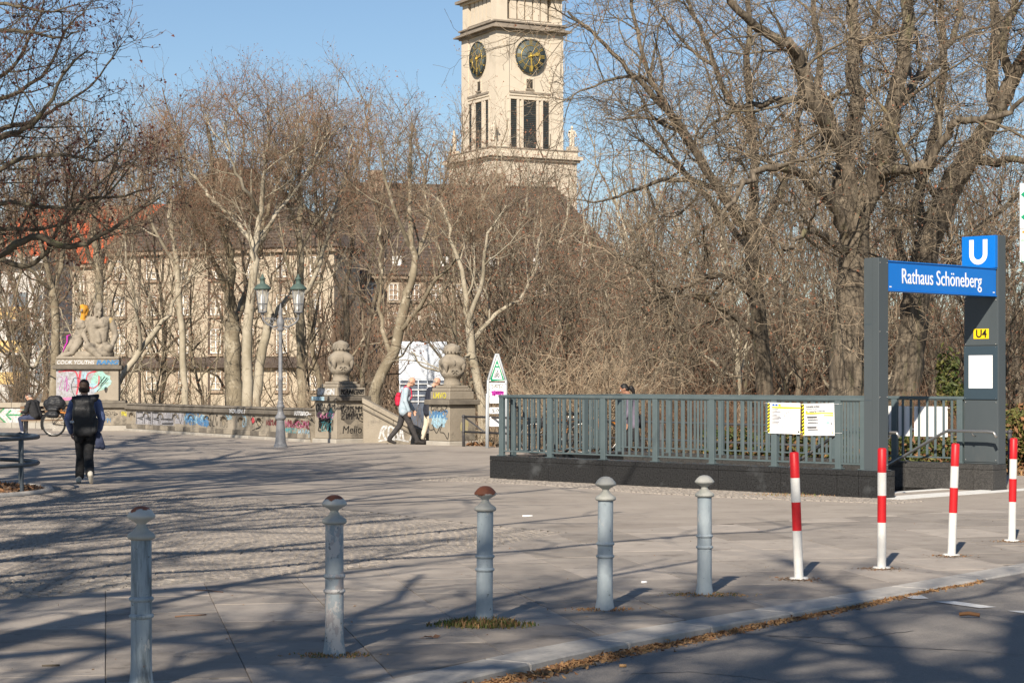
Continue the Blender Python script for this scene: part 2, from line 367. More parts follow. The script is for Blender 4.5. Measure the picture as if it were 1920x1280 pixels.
for k_ in [k for k in M if k.startswith('spray_') and k not in ('spray_orange','spray_magenta')]:      # worn, uneven spray paint
    n_ = M[k_].node_tree.nodes; l_ = M[k_].node_tree.links
    tc_ = n_.new('ShaderNodeTexCoord'); no_ = n_.new('ShaderNodeTexNoise'); no_.inputs['Scale'].default_value = 14; no_.inputs['Detail'].default_value = 8; no_.inputs['Roughness'].default_value = .75
    mr_ = n_.new('ShaderNodeMapRange'); mr_.inputs[1].default_value = .36; mr_.inputs[2].default_value = .58; mr_.inputs[3].default_value = .15; mr_.inputs[4].default_value = .92
    l_.new(tc_.outputs['Object'], no_.inputs[0]); l_.new(no_.outputs[0], mr_.inputs[0]); l_.new(mr_.outputs[0], n_['Principled BSDF'].inputs['Alpha'])
def gum(m, scale=5.0, size=.035, dark=.55):
    """round trodden-in spots"""
    n = m.node_tree.nodes; l = m.node_tree.links; b = n['Principled BSDF']; src = b.inputs['Base Color'].links[0].from_socket
    tc = n.new('ShaderNodeTexCoord'); vo = n.new('ShaderNodeTexVoronoi'); vo.inputs['Scale'].default_value = scale; l.new(tc.outputs['Object'], vo.inputs['Vector'])
    wn = n.new('ShaderNodeTexWhiteNoise'); l.new(vo.outputs['Position'], wn.inputs['Vector'])
    mu = n.new('ShaderNodeMath'); mu.operation = 'MULTIPLY'; mu.inputs[1].default_value = size*scale*2; l.new(wn.outputs['Value'], mu.inputs[0])
    lt = n.new('ShaderNodeMath'); lt.operation = 'LESS_THAN'; l.new(vo.outputs['Distance'], lt.inputs[0]); l.new(mu.outputs[0], lt.inputs[1])
    fa = n.new('ShaderNodeMath'); fa.operation = 'MULTIPLY'; fa.inputs[1].default_value = .6; l.new(lt.outputs[0], fa.inputs[0])
    hs = n.new('ShaderNodeHueSaturation'); hs.inputs['Value'].default_value = dark; l.new(src, hs.inputs['Color'])
    mx = n.new('ShaderNodeMix'); mx.data_type = 'RGBA'; l.new(fa.outputs[0], mx.inputs[0]); l.new(src, mx.inputs[6]); l.new(hs.outputs[0], mx.inputs[7]); l.new(mx.outputs[2], b.inputs['Base Color'])
gum(M['slab'], 5.5, .016, .5); gum(M['plaza'], 3.0, .03, .6)

# writing and spray marks as thin meshes
def text_mesh(body, size, sx=1.0, depth=0.001, shear=0.0, align='CENTER', bold=0.0):
    cu = bpy.data.curves.new('lettering', 'FONT'); cu.body = body; cu.size = size; cu.align_x = align; cu.align_y = 'CENTER'
    cu.extrude = depth; cu.shear = shear; cu.offset = bold; cu.resolution_u = 3
    o = bpy.data.objects.new('lettering', cu); COL.objects.link(o)
    dg = bpy.context.evaluated_depsgraph_get()
    me = bpy.data.meshes.new_from_object(o.evaluated_get(dg), depsgraph=dg)
    bpy.data.objects.remove(o); bpy.data.curves.remove(cu)
    for v in me.vertices: v.co.x *= sx
    return me
def frame_matrix(o, ux, uz):
    """local x along ux, local y along uz (the writing plane), local z out of it"""
    ux = Vector(ux).normalized(); uz = Vector(uz).normalized(); nn = ux.cross(uz)
    m = Matrix((ux, uz, nn)).transposed().to_4x4(); m.translation = Vector(o)
    return m
def put_text(name, body, size, mtx, m, parent, sx=1.0, shear=0.0, align='CENTER', depth=0.001, bold=0.0):
    me = text_mesh(body, size, sx, depth, shear, align, bold)
    me.transform(mtx); me.materials.clear(); me.materials.append(m)
    return link(name, me, parent)
def stroke(mb, pts, wd, mtx, mat=0, off=0.004, smooth=True):
    """a sprayed line of width wd through 2D points on the plane mtx"""
    if smooth and len(pts) > 2:
        q = []
        for i in range(len(pts)-1):
            p0 = pts[max(i-1,0)]; p1 = pts[i]; p2 = pts[i+1]; p3 = pts[min(i+2,len(pts)-1)]
            for k in range(5):
                t = k/5
                q.append(tuple(.5*((2*p1[a])+(-p0[a]+p2[a])*t+(2*p0[a]-5*p1[a]+4*p2[a]-p3[a])*t*t+(-p0[a]+3*p1[a]-3*p2[a]+p3[a])*t**3) for a in (0,1)))
        q.append(pts[-1]); pts = q
    vs = []; fs = []
    for i, p in enumerate(pts):
        a = pts[max(i-1,0)]; b = pts[min(i+1,len(pts)-1)]
        dx, dy = b[0]-a[0], b[1]-a[1]; L = math.hypot(dx, dy) or 1
        nx, ny = -dy/L*wd/2, dx/L*wd/2
        vs += [mtx @ Vector((p[0]+nx, p[1]+ny, off)), mtx @ Vector((p[0]-nx, p[1]-ny, off))]
    for i in range(len(pts)-1): fs.append((2*i, 2*i+1, 2*i+3, 2*i+2))
    mb.add(vs, fs, mat)
def patch(mb, pts, mtx, mat=0, off=0.003):
    mb.add([mtx @ Vector((p[0], p[1], off)) for p in pts], [tuple(range(len(pts)))], mat)
def blob(mb, cx, cy, rx, ry, mtx, rng, mat=0, off=0.003, n=14):
    patch(mb, [(cx+rx*math.cos(2*math.pi*k/n)*rng.uniform(.8,1.1), cy+ry*math.sin(2*math.pi*k/n)*rng.uniform(.8,1.1)) for k in range(n)], mtx, mat, off)
def scrawl(mb, x0, x1, y0, y1, n, wd, mtx, rng, mat=0, off=0.005, loops=True):
    """an illegible tag: n letter-like strokes between x0 and x1, hooks, bowls and bars"""
    wl = (x1-x0)/n; h = y1-y0
    for i in range(n):
        cx = x0+wl*(i+.5)+rng.uniform(-.12,.12)*wl; kind = rng.choice('bhsovz'); w = wl*rng.uniform(.30,.48); b0 = y0+h*rng.uniform(0,.12); t = y1-h*rng.uniform(0,.15); sl = rng.uniform(-.05,.18)*h
        if kind == 'o': pts = [(cx+w*math.cos(a)+sl*math.sin(a)*.5, (b0+t)/2+(t-b0)/2*math.sin(a)) for a in [rng.uniform(0,1)+k*.75 for k in range(9)]]
        elif kind == 'b': pts = [(cx-w+sl,t),(cx-w,b0),(cx-w*.2,b0+h*.05),(cx+w,b0+h*.22),(cx-w*.5,b0+h*.5)]
        elif kind == 'h': pts = [(cx-w,b0),(cx-w+sl,t),(cx,b0+h*.45),(cx+w+sl,t-h*.1),(cx+w,b0)]
        elif kind == 's': pts = [(cx+w+sl,t),(cx-w,t-h*.2),(cx+w*.6,b0+h*.4),(cx+w*.3,b0),(cx-w,b0+h*.12)]
        elif kind == 'v': pts = [(cx-w+sl,t),(cx,b0),(cx+w+sl,t-h*.1),(cx+w*.4,t-h*.3)]
        else: pts = [(cx-w+sl,t),(cx+w+sl,t-h*.06),(cx-w,b0+h*.08),(cx+w*1.1,b0)]
        stroke(mb, pts, wd*rng.uniform(.75,1.2), mtx, mat, off+i*0.0002)
# ================================================================= ground, paving, kerb, road
rng = random.Random(11)
def tess(loops, z=0.0):
    lv = [[Vector((p[0], p[1], 0)) for p in lp] for lp in loops]
    tr = tessellate_polygon(lv); flat = [p for lp in lv for p in lp]
    return [(p.x, p.y, z) for p in flat], [tuple(t) for t in tr]
def sheet(name, loops, z, m, parent=None):
    v, f = tess(loops, z); b = MB(); b.add(v, f); me = b.mesh(name, m, fix=False)
    bm = bmesh.new(); bm.from_mesh(me)
    for fc in bm.faces:
        if fc.normal.z < 0: fc.normal_flip()
    bm.to_mesh(me); bm.free()
    return link(name, me, parent)
def inside(p, poly):
    c = False; n = len(poly); j = n-1
    for i in range(n):
        a, b = poly[i], poly[j]
        if (a[1] > p[1]) != (b[1] > p[1]) and p[0] < (b[0]-a[0])*(p[1]-a[1])/(b[1]-a[1])+a[0]: c = not c
        j = i
    return c
def clip(poly, p, nrm):
    out = []; n = len(poly)
    for i in range(n):
        a, b = poly[i], poly[(i+1) % n]
        da = (a[0]-p[0])*nrm[0]+(a[1]-p[1])*nrm[1]; db = (b[0]-p[0])*nrm[0]+(b[1]-p[1])*nrm[1]
        if da >= 0: out.append(a)
        if (da >= 0) != (db >= 0):
            t = da/(da-db); out.append((a[0]+(b[0]-a[0])*t, a[1]+(b[1]-a[1])*t))
    return out

# station frame: x along the long fence towards the stair mouth, y across towards the far fence
SO = G(918, 897); SR = G(1648, 935)
SU = (SR-SO).normalized(); SV = Vector((-SU.y, SU.x, 0)); SL = (SR-SO).length; SW = 3.24; TH = 0.38; PZ = 0.38
SROT = math.atan2(SU.y, SU.x)
def S(x, y, z=0): p = SO + SU*x + SV*y; return Vector((p.x, p.y, z))

KERB = [(-12,-8),(-8,-1),(-3.5,6.2),(-1.6,9.35),(-.755,10.8),(0,12.0),(.816,13.15),(1.84,14.4),(3.05,15.9),(4.59,17.85),(6.4,20.1),(9,23.3),(14,29.2),(30,48)]
def offs(line, d):
    out = []
    for i, p in enumerate(line):
        a = line[max(i-1,0)]; b = line[min(i+1,len(line)-1)]
        dx, dy = b[0]-a[0], b[1]-a[1]; L = math.hypot(dx, dy)
        out.append((p[0]+dy/L*d, p[1]-dx/L*d))
    return out
KW = .33
KOUT = offs(KERB, KW)
FB = [(-14,9),(-6,13.6),(-3.82,14.9),(-1.63,17.0),(-.36,19.3),(.6,21.4)]
FB2 = [(.6,21.4),(3.5,23.4),(5.8,25.0),(9,27.2),(13.6,29.2)]
BB = [(-14,33.5),(-8.1,31.6),(-3.52,27.4),(-.36,22.6),(.6,21.4)]
LEAF = [(-3.2,50.6),(-.75,49.0),(8.5,34.2),(13.2,28.4)]       # edge between plaza and planting

pave = sheet('pavement', [KERB[:13] + [(13.6,29.2)] + FB2[::-1][1:] + FB[::-1][1:] + [(-30,0),(-30,-8)]], -0.007, M['joint'])
tag(pave, kind='structure')
cb_base = sheet('cobble_bed', [FB + BB[::-1][1:]], -0.014, M['joint']); tag(cb_base, kind='structure')
hole = [S(TH,TH), S(SL-.25,TH), S(SL-.25,SW-TH), S(TH,SW-TH)]
plaza_loop = BB + FB2[1:] + LEAF[::-1] + [(-3.2,52.5),(-5.2,51.8),(-12.5,64.5),(-22,70),(-60,80),(-60,36)]
plaza = sheet('plaza', [plaza_loop, [(p.x,p.y) for p in hole]], 0.0, M['plaza']); tag(plaza, kind='structure')

# slabs: each one a piece of the pavement
e1 = Vector((-.2,.98)).normalized(); e2 = Vector((e1.y,-e1.x))
zone = KERB[2:13] + [(13.6,29.2)] + FB2[::-1][1:] + FB[::-1][1:-1] + [(-8,12)]
SWD, SLN = .78, 1.06
def clip_line(poly, line, side):
    cx = sum(p[0] for p in poly)/len(poly); cy = sum(p[1] for p in poly)/len(poly)
    for i in range(len(line)-1):
        a, b = line[i], line[i+1]; dx, dy = b[0]-a[0], b[1]-a[1]; L = math.hypot(dx, dy)
        t = ((cx-a[0])*dx+(cy-a[1])*dy)/L
        if -.5 < t < L+.5 and abs((cx-a[0])*dy-(cy-a[1])*dx)/L < 1.4:
            poly = clip(poly, a, (-dy/L*side, dx/L*side))
            if len(poly) < 3: return poly
    return poly
nslab = 0
for ci in range(-22, 24):
    off = rng.random()*SLN if ci % 2 else (rng.random()*.2+.4)*SLN
    for ri in range(-4, 34):
        c = e2*(ci*SWD) + e1*(ri*SLN+off)
        q = c + e1*SLN/2 + e2*SWD/2
        if q.y < 8.8 or q.y > 30 or abs(q.x) > .262*q.y+.9: continue
        g = .003
        pl = [c+e2*g+e1*g, c+e2*(SWD-g)+e1*g, c+e2*(SWD-g)+e1*(SLN-g), c+e2*g+e1*(SLN-g)]
        pl = [(p.x, p.y) for p in pl]
        pl = clip_line(pl, KERB, 1)
        if len(pl) >= 3: pl = clip_line(pl, FB[1:], -1)
        if len(pl) >= 3: pl = clip_line(pl, FB2, -1)
        if len(pl) < 3: continue
        area = abs(sum(pl[i][0]*pl[(i+1)%len(pl)][1]-pl[(i+1)%len(pl)][0]*pl[i][1] for i in range(len(pl))))/2
        cen = (sum(p[0] for p in pl)/len(pl), sum(p[1] for p in pl)/len(pl))
        if area < .03 or not inside(cen, zone): continue
        b = MB(); b.prism(pl, -.05, rng.uniform(-.0025,.0025))
        tx, ty = rng.uniform(-.003,.003), rng.uniform(-.003,.003)
        b.v = [(x, y, z + ((x-cen[0])*tx+(y-cen[1])*ty if z > -.03 else 0)) for x, y, z in b.v]
        b.build('paving_slab', M['slab'], pave, bevel=.0025); nslab += 1

# small granite mosaic stones
cob_poly = FB + BB[::-1][1:]
stone_meshes = []
for k in range(12):
    b = MB(); s = .078; j = lambda: rng.uniform(-.008,.008)
    t = [(-s/2+.008+j(), -s/2+.008+j()), (s/2-.008+j(), -s/2+.008+j()), (s/2-.008+j(), s/2-.008+j()), (-s/2+.008+j(), s/2-.008+j())]
    bo = [(x*1.12, y*1.12) for x, y in t]; h = rng.uniform(.0,.008)
    b.add([(x*1.06,y*1.06,-.014) for x,y in t]+[(x*.9,y*.9,h*.6-.002) for x,y in t],
          [(0,1,5,4),(1,2,6,5),(2,3,7,6),(3,0,4,7),(4,5,6,7)])
    stone_meshes.append(b.mesh('cobblestone', M['cobble'], fix=False))
stones = []
pit = .084
ca, sa = math.cos(.6), math.sin(.6)
for i in range(-330, 330):
    for k in range(-330, 330):
        x = i*pit+rng.uniform(-.012,.012) + (.042 if k % 2 else 0); y = k*pit+rng.uniform(-.012,.012)
        # rows swing in shallow arcs
        yy = y + .18*math.sin(x*2.6)
        X, Y = x*ca-yy*sa-3.0, x*sa+yy*ca+22.0
        if abs(X) < .262*Y+.3 and inside((X, Y), cob_poly): stones.append((X, Y, 0.0, .6+rng.uniform(-.25,.25)))
stones.sort(key=lambda s: s[1])
for (X, Y, Z, a) in stones[:300]:
    link('cobblestone', rng.choice(stone_meshes), cb_base, (X, Y, rng.uniform(-.003,.003)), (0, 0, a))
def stone_mass(name, lst, m, parent):
    tv = [np.array([tuple(v.co) for v in me.vertices]) for me in stone_meshes]
    tf = np.array([list(p.vertices) for p in stone_meshes[0].polygons])
    V = []; Fc = []
    for n, (X, Y, Z, a) in enumerate(lst):
        c, s = math.cos(a), math.sin(a); t = tv[n*7 % 12]
        V.append(np.stack([t[:,0]*c-t[:,1]*s+X, t[:,0]*s+t[:,1]*c+Y, t[:,2]+Z], 1)); Fc.append(tf+8*n)
    me = raw_mesh(name, np.concatenate(V), np.concatenate(Fc), (m,))
    o = link(name, me, parent); tag(o, kind='stuff'); return o
stone_mass('cobblestones', stones[300:], M['cobble_far'], cb_base)
strip = []
for i in range(-8, 102):
    for k in range(-15, 0):
        x = i*pit+rng.uniform(-.012,.012); y = k*pit+rng.uniform(-.012,.012)+.02
        edge = -1.1+.25*math.sin(x*.9)
        if y < edge: continue
        p = S(x, y); strip.append((p.x, p.y, .012, SROT+rng.uniform(-.3,.3)))
stone_mass('cobblestones', strip, M['cobble_far'], plaza)

# kerb stones and road
def kz(y): return -.055 if y < 13 else (-.055 + min(1, (y-13)/3)*.042)
cum = [0]
for i in range(len(KERB)-1): cum.append(cum[-1]+math.hypot(KERB[i+1][0]-KERB[i][0], KERB[i+1][1]-KERB[i][1]))
def along(line, s):
    for i in range(len(cum)-1):
        if s <= cum[i+1] or i == len(cum)-2:
            t = (s-cum[i])/(cum[i+1]-cum[i]); a, b = line[i], line[i+1]
            return (a[0]+(b[0]-a[0])*t, a[1]+(b[1]-a[1])*t)
kerb = tag(thing('kerb', None, None), kind='structure')
s = cum[2]
while s < cum[12]:
    e = s + rng.uniform(.95,1.15)
    n = 3; A = [along(KERB, s+.004+(e-s-.008)*k/n) for k in range(n+1)]; B = [along(KOUT, s+.004+(e-s-.008)*k/n) for k in range(n+1)]
    if A[0][1] > 4:
        b = MB(); b.prism([(p[0],p[1]) for p in A[::-1]]+B, -.2, .004); b.build('kerb_stone', M['kerb'], kerb, bevel=.012)
    s = e
b = MB(); V = []; Fq = []
NS = 90; S0, S1 = 0.0, cum[-1]
for k in range(NS+1):
    s = S0+(S1-S0)*k/NS
    p = along(KOUT, s); a = along(KERB, s); dx, dy = p[0]-a[0], p[1]-a[1]; L = math.hypot(dx, dy); dx /= L; dy /= L
    for d in (-.02, .3, 1.2, 4.0, 8.2):
        zz = kz(p[1]); camber = .0 if d < .1 else (.012 if d < 1 else (.035 if d < 3 else (.07 if d < 6 else 0)))
        V.append((p[0]+dx*d, p[1]+dy*d, zz+camber))
for k in range(NS):
    for j in range(4): Fq.append((k*5+j, k*5+j+1, (k+1)*5+j+1, (k+1)*5+j))
road = link('road', raw_mesh('road', V, Fq, (M['road'],), smooth=True)); tag(road, kind='structure')
bm = bmesh.new(); bm.from_mesh(road.data)
for fc in bm.faces:
    if fc.normal.z < 0: fc.normal_flip()
bm.to_mesh(road.data); bm.free()
OPP = offs(KOUT, 8.2)
opp = sheet('opposite_pavement', [OPP + [(60,10),(40,-40),(-30,-40)]], .05, M['plaza']); tag(opp, kind='structure')
# painted dashes on the road
def road_z(x, y):
    best = None
    for i in range(300):
        s = cum[-1]*i/300; p = along(KOUT, s); q = math.hypot(p[0]-x, p[1]-y)
        if best is None or q < best[0]: best = (q, p[1])
    q = best[0]; c = np.interp(q, [.0,.3,1.2,4,8.2], [0,.012,.035,.07,0]); return kz(best[1])+c+.005
for quad in ([(1690,1116),(1728,1115),(1741,1121),(1713,1122)], [(1752,1127),(1790,1126),(1868,1137),(1838,1139)], [(1890,1144),(1925,1144),(1990,1152),(1950,1154)]):
    pts = []
    for px, py in quad:
        g = G(px, py, .0); zz = road_z(g.x, g.y); g = G(px, py, zz); pts.append((g.x, g.y, zz))
    b = MB(); b.add(pts, [(0,1,2,3)])
    me = b.mesh('lane_marking', M['paint_line'], fix=False)
    if me.polygons[0].normal.z < 0: me.flip_normals()
    tag(link('lane_marking', me, road))

# cracks and a repair seam in the asphalt
for ci, pl in enumerate(([(1350,1183),(1400,1186),(1470,1192),(1540,1193),(1600,1199)], [(1440,1190),(1560,1206),(1700,1213),(1830,1219),(1930,1228)], [(1180,1262),(1290,1258),(1400,1268),(1470,1279)], [(1600,1199),(1660,1188),(1720,1180)])):
    L_ = []; R_ = []; rr_ = random.Random(ci); pp = []
    for i in range(len(pl)-1):
        for k in range(9): t = k/9; pp.append((pl[i][0]+(pl[i+1][0]-pl[i][0])*t+rr_.uniform(-3,3), pl[i][1]+(pl[i+1][1]-pl[i][1])*t+rr_.uniform(-.7,.7)))
    vs = []
    for (px, py) in pp:
        g0 = G(px, py, -.03); zz = road_z(g0.x, g0.y)-.002; g0 = G(px, py, zz); w0 = rr_.uniform(.003,.010)
        vs += [(g0.x, g0.y-w0, zz), (g0.x, g0.y+w0, zz)]
    b = MB(); b.add(vs, [(2*i, 2*i+2, 2*i+3, 2*i+1) for i in range(len(pp)-1)]); b.build('crack', M['granite'], road)
# park ground beyond: level by the planting on the right, falling into the hollow behind the balustrade on the left
V = []; Fq = []; xs = np.concatenate([np.linspace(-160,-30,14), np.linspace(-25,40,66), np.linspace(48,170,12)]); ys = np.concatenate([np.linspace(24,75,52), np.linspace(80,420,28)])
def park_z(x, y):
    # signed distance beyond plaza edge
    e = -.06
    line_y = np.interp(x, [-60,-22,-12.5,-5.2,-3.2,-.75,8.5,13.2,40], [80,71,65.5,53,53.4,49,34.2,28.4,6])
    d = y-line_y
    if d < 0: return -.6 if d < -.8 else -.06-.6*min(1,-d/.8)
    left = 1/(1+math.exp((x-1.5)/1.8))
    return e - left*min(3.2, max(0,(d-.3)*.9)) - (1-left)*min(2.6, max(0, d-7)*.09)
for y in ys:
    for x in xs: V.append((x, y, park_z(x, y)))
W_ = len(xs)
for i in range(len(ys)-1):
    for k in range(W_-1): Fq.append((i*W_+k, i*W_+k+1, (i+1)*W_+k+1, (i+1)*W_+k))
park = link('park_ground', raw_mesh('park_ground', V, Fq, (M['park'],), smooth=True)); tag(park, kind='structure')
# distant ground to the horizon
far = sheet('terrain', [[(-2500,400),(2500,400),(2500,2900),(-2500,2900)]], -3.3, M['park']); tag(far, kind='structure')

# litter of leaves
def leaf_cloud(name, pts, size, mats, parent=None, flat=.5, kind='stuff', seed=3, size_var=.5):
    """pts (N,3): one bent leaf (two triangles) at each"""
    g = np.random.default_rng(seed); N = len(pts); pts = np.asarray(pts)
    a = g.normal(size=(N,3)); a[:,2] *= flat; a /= np.linalg.norm(a, axis=1)[:,None]
    c = g.normal(size=(N,3)); c[:,2] *= flat; c -= a*(a*c).sum(1)[:,None]; c /= np.linalg.norm(c, axis=1)[:,None]
    s = size*(1+g.uniform(-size_var,size_var,N))[:,None]
    n = np.cross(a, c)
    V = np.stack([pts-a*s, pts+c*s*.45+n*s*.18, pts+a*s, pts-c*s*.45+n*s*.18], 1).reshape(-1,3)
    i = np.arange(N)*4
    F3 = np.concatenate([np.stack([i,i+1,i+2],1), np.stack([i,i+2,i+3],1)])
    mi = g.integers(0, len(mats), N); mi = np.concatenate([mi, mi])
    o = link(name, raw_mesh(name, V, None, mats, mi, faces3=F3), parent)
    if kind: tag(o, kind=kind)
    return o
nr = np.random.default_rng(5)
# along the gutter
pts = []
for k in range(9000):
    s = nr.uniform(cum[3]-1.5, cum[9]-1.6); p = along(KOUT, s); a = along(KERB, s); dx, dy = (p[0]-a[0])/KW, (p[1]-a[1])/KW
    dens = max(.15, min(1, 1.25-(p[1]-9)/7))
    if nr.random() > dens: continue
    d = abs(nr.normal(0, .085*dens+.015))+.005
    wav = .05*math.sin(s*3.1)+.03*math.sin(s*7.7)
    d = max(.004, d+max(0,wav)*.5)
    pts.append((p[0]+dx*d, p[1]+dy*d, kz(p[1])+.004+abs(nr.normal(0,.012))*dens))
tag(leaf_cloud('gutter_leaves', pts, .019, (M['leaf_pale'],M['leaf_pale'],M['leaf_dry']), flat=.45), 'narrow band of dry brown leaf litter along the kerb in the road gutter', 'leaf litter')
# on the bed behind the plaza
pts = []
for k in range(22000):
    t = nr.random(); u = (nr.random()**1.5)*9
    i = min(int(t*3), 2); f = t*3-i
    x = LEAF[i][0]+(LEAF[i+1][0]-LEAF[i][0])*f; y = LEAF[i][1]+(LEAF[i+1][1]-LEAF[i][1])*f
    x += u*.82; y += u*.57
    pts.append((x, y, park_z(x, y)+.02+abs(nr.normal(0,.05))))
tag(leaf_cloud('fallen_leaves', pts, .07, (M['leaf_dry'],M['leaf_dry'],M['leaf_pale'],M['soil']), flat=.6, seed=6), 'brown carpet of fallen leaves on the planting bed behind the railings', 'leaf litter')
# ================================================================= underground station entrance
rng = random.Random(21)
SOV = (SO.x, SO.y, 0)
def slocal(name, label, cat, x=0, y=0, z=0, rz=0.0, group=None):
    p = S(x, y, z); return thing(name, label, cat, p, SROT+rz, group)
# shaft walls, steps
shaft = tag(slocal('stair_shaft', None, None), kind='structure')
b = MB(); b.box(TH-.02, SL-.25, TH-.02, TH, -3.3, -.002); b.box(TH-.02, SL-.25, SW-TH, SW-TH+.02, -3.3, -.002); b.box(TH-.04, TH-.021, TH-.02, SW-TH+.02, -3.3, -.002)
b.box(TH, SL-.25, TH, SW-TH, -3.32, -3.3)
b.build('shaft_lining', M['granite'], shaft)
st = slocal('staircase', 'granite stairs going down to the underground between the railings', 'stairs')
for k in range(17):
    x1 = SL-.9-.33*k; z1 = -.16*(k+1)
    b = MB(); b.box(x1-.33, x1, TH+.012, SW-TH-.012, z1-.16, z1); b.build('step', M['granite'], st, bevel=.006)
b = MB(); b.box(SL-.9, SL-.26, TH+.012, SW-TH-.012, -.2, -.004); b.build('top_landing', M['slab'], st)
for x0, x1, z in ((SL-.88, SL-.70, .0), (SL-.20, SL-.02, .006)):
    b = MB(); b.box(x0, x1, TH+.02, SW-TH-.02, z-.02, z+.002 if z else .002)
    b.build('white_strip', M['white_stone'], st)
b = MB(); b.box(SL+.05, SL+.30, TH-.35, SW+.9, .001, .010); th_ = b.build('threshold_stone', M['white_stone'], st)

# granite plinths: a core, coping stones and facing panels
def plinth(label, x0, x1, y0, y1, joints, axis, finish):
    t = slocal('granite_plinth', label, 'plinth')
    b = MB(); b.box(x0+.03, x1-.03, y0+.03, y1-.03, -.1, PZ-.02); b.build('plinth_core', M['grout'], t)
    g = .004; cz = PZ-.075
    ed = sorted(joints)
    def seg(a, c, lo, hi, face):
        b = MB()
        if axis == 'x':
            if face == 'n': b.box(a+g, c-g, y0, y0+.029, lo, hi)
            elif face == 'f': b.box(a+g, c-g, y1-.029, y1, lo, hi)
        else:
            if face == 'n': b.box(x0, x0+.029, a+g, c-g, lo, hi)
            elif face == 'f': b.box(x1-.029, x1, a+g, c-g, lo, hi)
        return b
    for a, c in zip(ed[:-1], ed[1:]):
        for face in 'nf': seg(a, c, -.08, cz-.004, face).build('granite_panel', M[finish], t, bevel=.003)
        b = MB()
        if axis == 'x': b.box(a+g, c-g, y0-.002, y1+.002, cz, PZ)
        else: b.box(x0-.002, x1+.002, a+g, c-g, cz, PZ)
        b.build('coping_stone', M[finish], t, bevel=.004)
    for e in (0, 1):   # end faces
        b = MB()
        if axis == 'x':
            xx = (x0+.001, x0+.028) if e == 0 else (x1-.028, x1-.001); b.box(xx[0], xx[1], y0+.031, y1-.031, -.08, cz-.004)
        else:
            continue
        b.build('granite_panel', M[finish], t, bevel=.003)
    return t
plinth('long dark granite plinth under the railing facing the bollards', 0, SL, 0, TH, [0,.38,1.36,2.55,3.75,4.9,6.05,7.05,7.42,SL], 'x', 'granite_polish')
plinth('dark granite plinth on the far side of the stairs under the blue U', 0, SL, SW-TH, SW, [0,.38,1.4,2.6,3.8,5.0,6.2,7.0,7.42,SL], 'x', 'granite')
plinth('short dark granite plinth closing the left end of the stairwell', 0, TH, TH+.002, SW-TH-.002, [TH+.002,1.5,SW-TH-.002], 'y', 'granite_polish')

# railings with flat balusters
bal = MB(); bal.box(-.020, .020, -.008, .008, .47, 1.325); bal_me = bal.mesh('baluster', M['fence'], bevel=.003)
pst = MB(); pst.box(-.05, .05, -.03, .03, PZ, 1.34); pst.box(-.075, .075, -.055, .055, PZ, PZ+.012); pst_me = pst.mesh('railing_post', M['fence'], bevel=.004)
FT = 1.385
def railing(label, p0, p1, posts, nb=7):
    """p0,p1 in the station frame"""
    d = Vector((p1[0]-p0[0], p1[1]-p0[1])); L = d.length; rz = math.atan2(d.y, d.x)
    t = slocal('railing', label, 'railing', p0[0], p0[1], 0, rz, None)
    for a in posts: link('railing_post', pst_me, t, (a, 0, 0))
    for a, c in zip(posts[:-1], posts[1:]):
        b = MB(); b.box(a+.05, c-.05, -.016, .016, .445, .469); b.build('bottom_rail', M['fence'], t, bevel=.003)
        b = MB(); b.box(a+.052, c-.052, -.014, .014, 1.3255, 1.339); b.build('head_rail', M['fence'], t)
        for k in range(nb):
            link('baluster', bal_me, t, (a+(c-a)*(k+1)/(nb+1), 0, 0))
    b = MB(); b.box(-.06, L+.06, -.034, .034, 1.3405, FT); b.build('handrail', M['fence'], t, bevel=.006)
    return t
front = railing('long grey-green railing in front of the stairs carrying two posters', (.10, TH/2), (SL-.30, TH/2), [0,1.125,2.305,3.40,4.53,5.706,6.845,7.28])
rear = railing('grey-green railing on the far side of the stairs with blank white sheets', (.10, SW-TH/2), (SL-.62, SW-TH/2), [0,1.16,2.32,3.48,4.64,5.80,6.98])
endr = railing('short grey-green railing across the left end of the stairwell', (TH/2, TH/2+.12), (TH/2, SW-TH/2-.12), [.05,.92,1.78,2.2], 6)

# portal: slim column, wall-like column, sign beam, U panel
portal = slocal('station_portal', 'grey station portal with blue Rathaus Schöneberg sign and white U', 'station sign', SL, 0)
CX0, CX1, CY0, CY1 = -.26, -.02, .02, .25
b = MB(); b.box(CX0, CX1, CY0, CY1, PZ+.001, 3.32); b.build('column', M['portal'], portal, bevel=.006)
b = MB(); b.box(CX0-.002, CX1-.10, CY0-.0025, CY0-.0001, PZ+.02, 3.30); b.build('column_cover', M['portal'], portal)
WX0, WX1, WY0, WY1 = -.60, -.02, 3.03, 3.24
b = MB(); b.box(WX0, WX1, WY0, WY1, PZ+.001, 3.78); b.build('wall_column', M['portal'], portal, bevel=.006)
# facing panels on the inner side of the wall column
def facing(name, x0, x1, z0, z1, m, t=.012): b = MB(); b.box(x0, x1, WY0-t, WY0-.0005, z0, z1); return b.build(name, m, portal, bevel=.002)
facing('lower_panel', WX0+.004, WX1-.004, PZ+.03, 1.33, M['portal'])
case = facing('display_case', WX0+.004, WX1-.004, 1.345, 2.135, M['portal_dark'], .02)
b = MB(); b.box(WX0+.09, WX1-.08, WY0-.024, WY0-.0202, 1.51, 2.0); b.build('blank_sheet', M['poster_white'], case)
facing('upper_panel', WX0+.004, WX1-.004, 2.15, 2.86, M['portal'])
plate = facing('line_number_plate', WX0+.17, WX1-.15, 2.245, 2.395, M['sign_yellow'], .020)
fm = frame_matrix((WX0+.305, WY0-.0225, 2.318), (1,0,0), (0,0,1))
put_text('lettering', 'U4', .165, fm, M['black'], plate, sx=.95, depth=.0015, bold=.004)
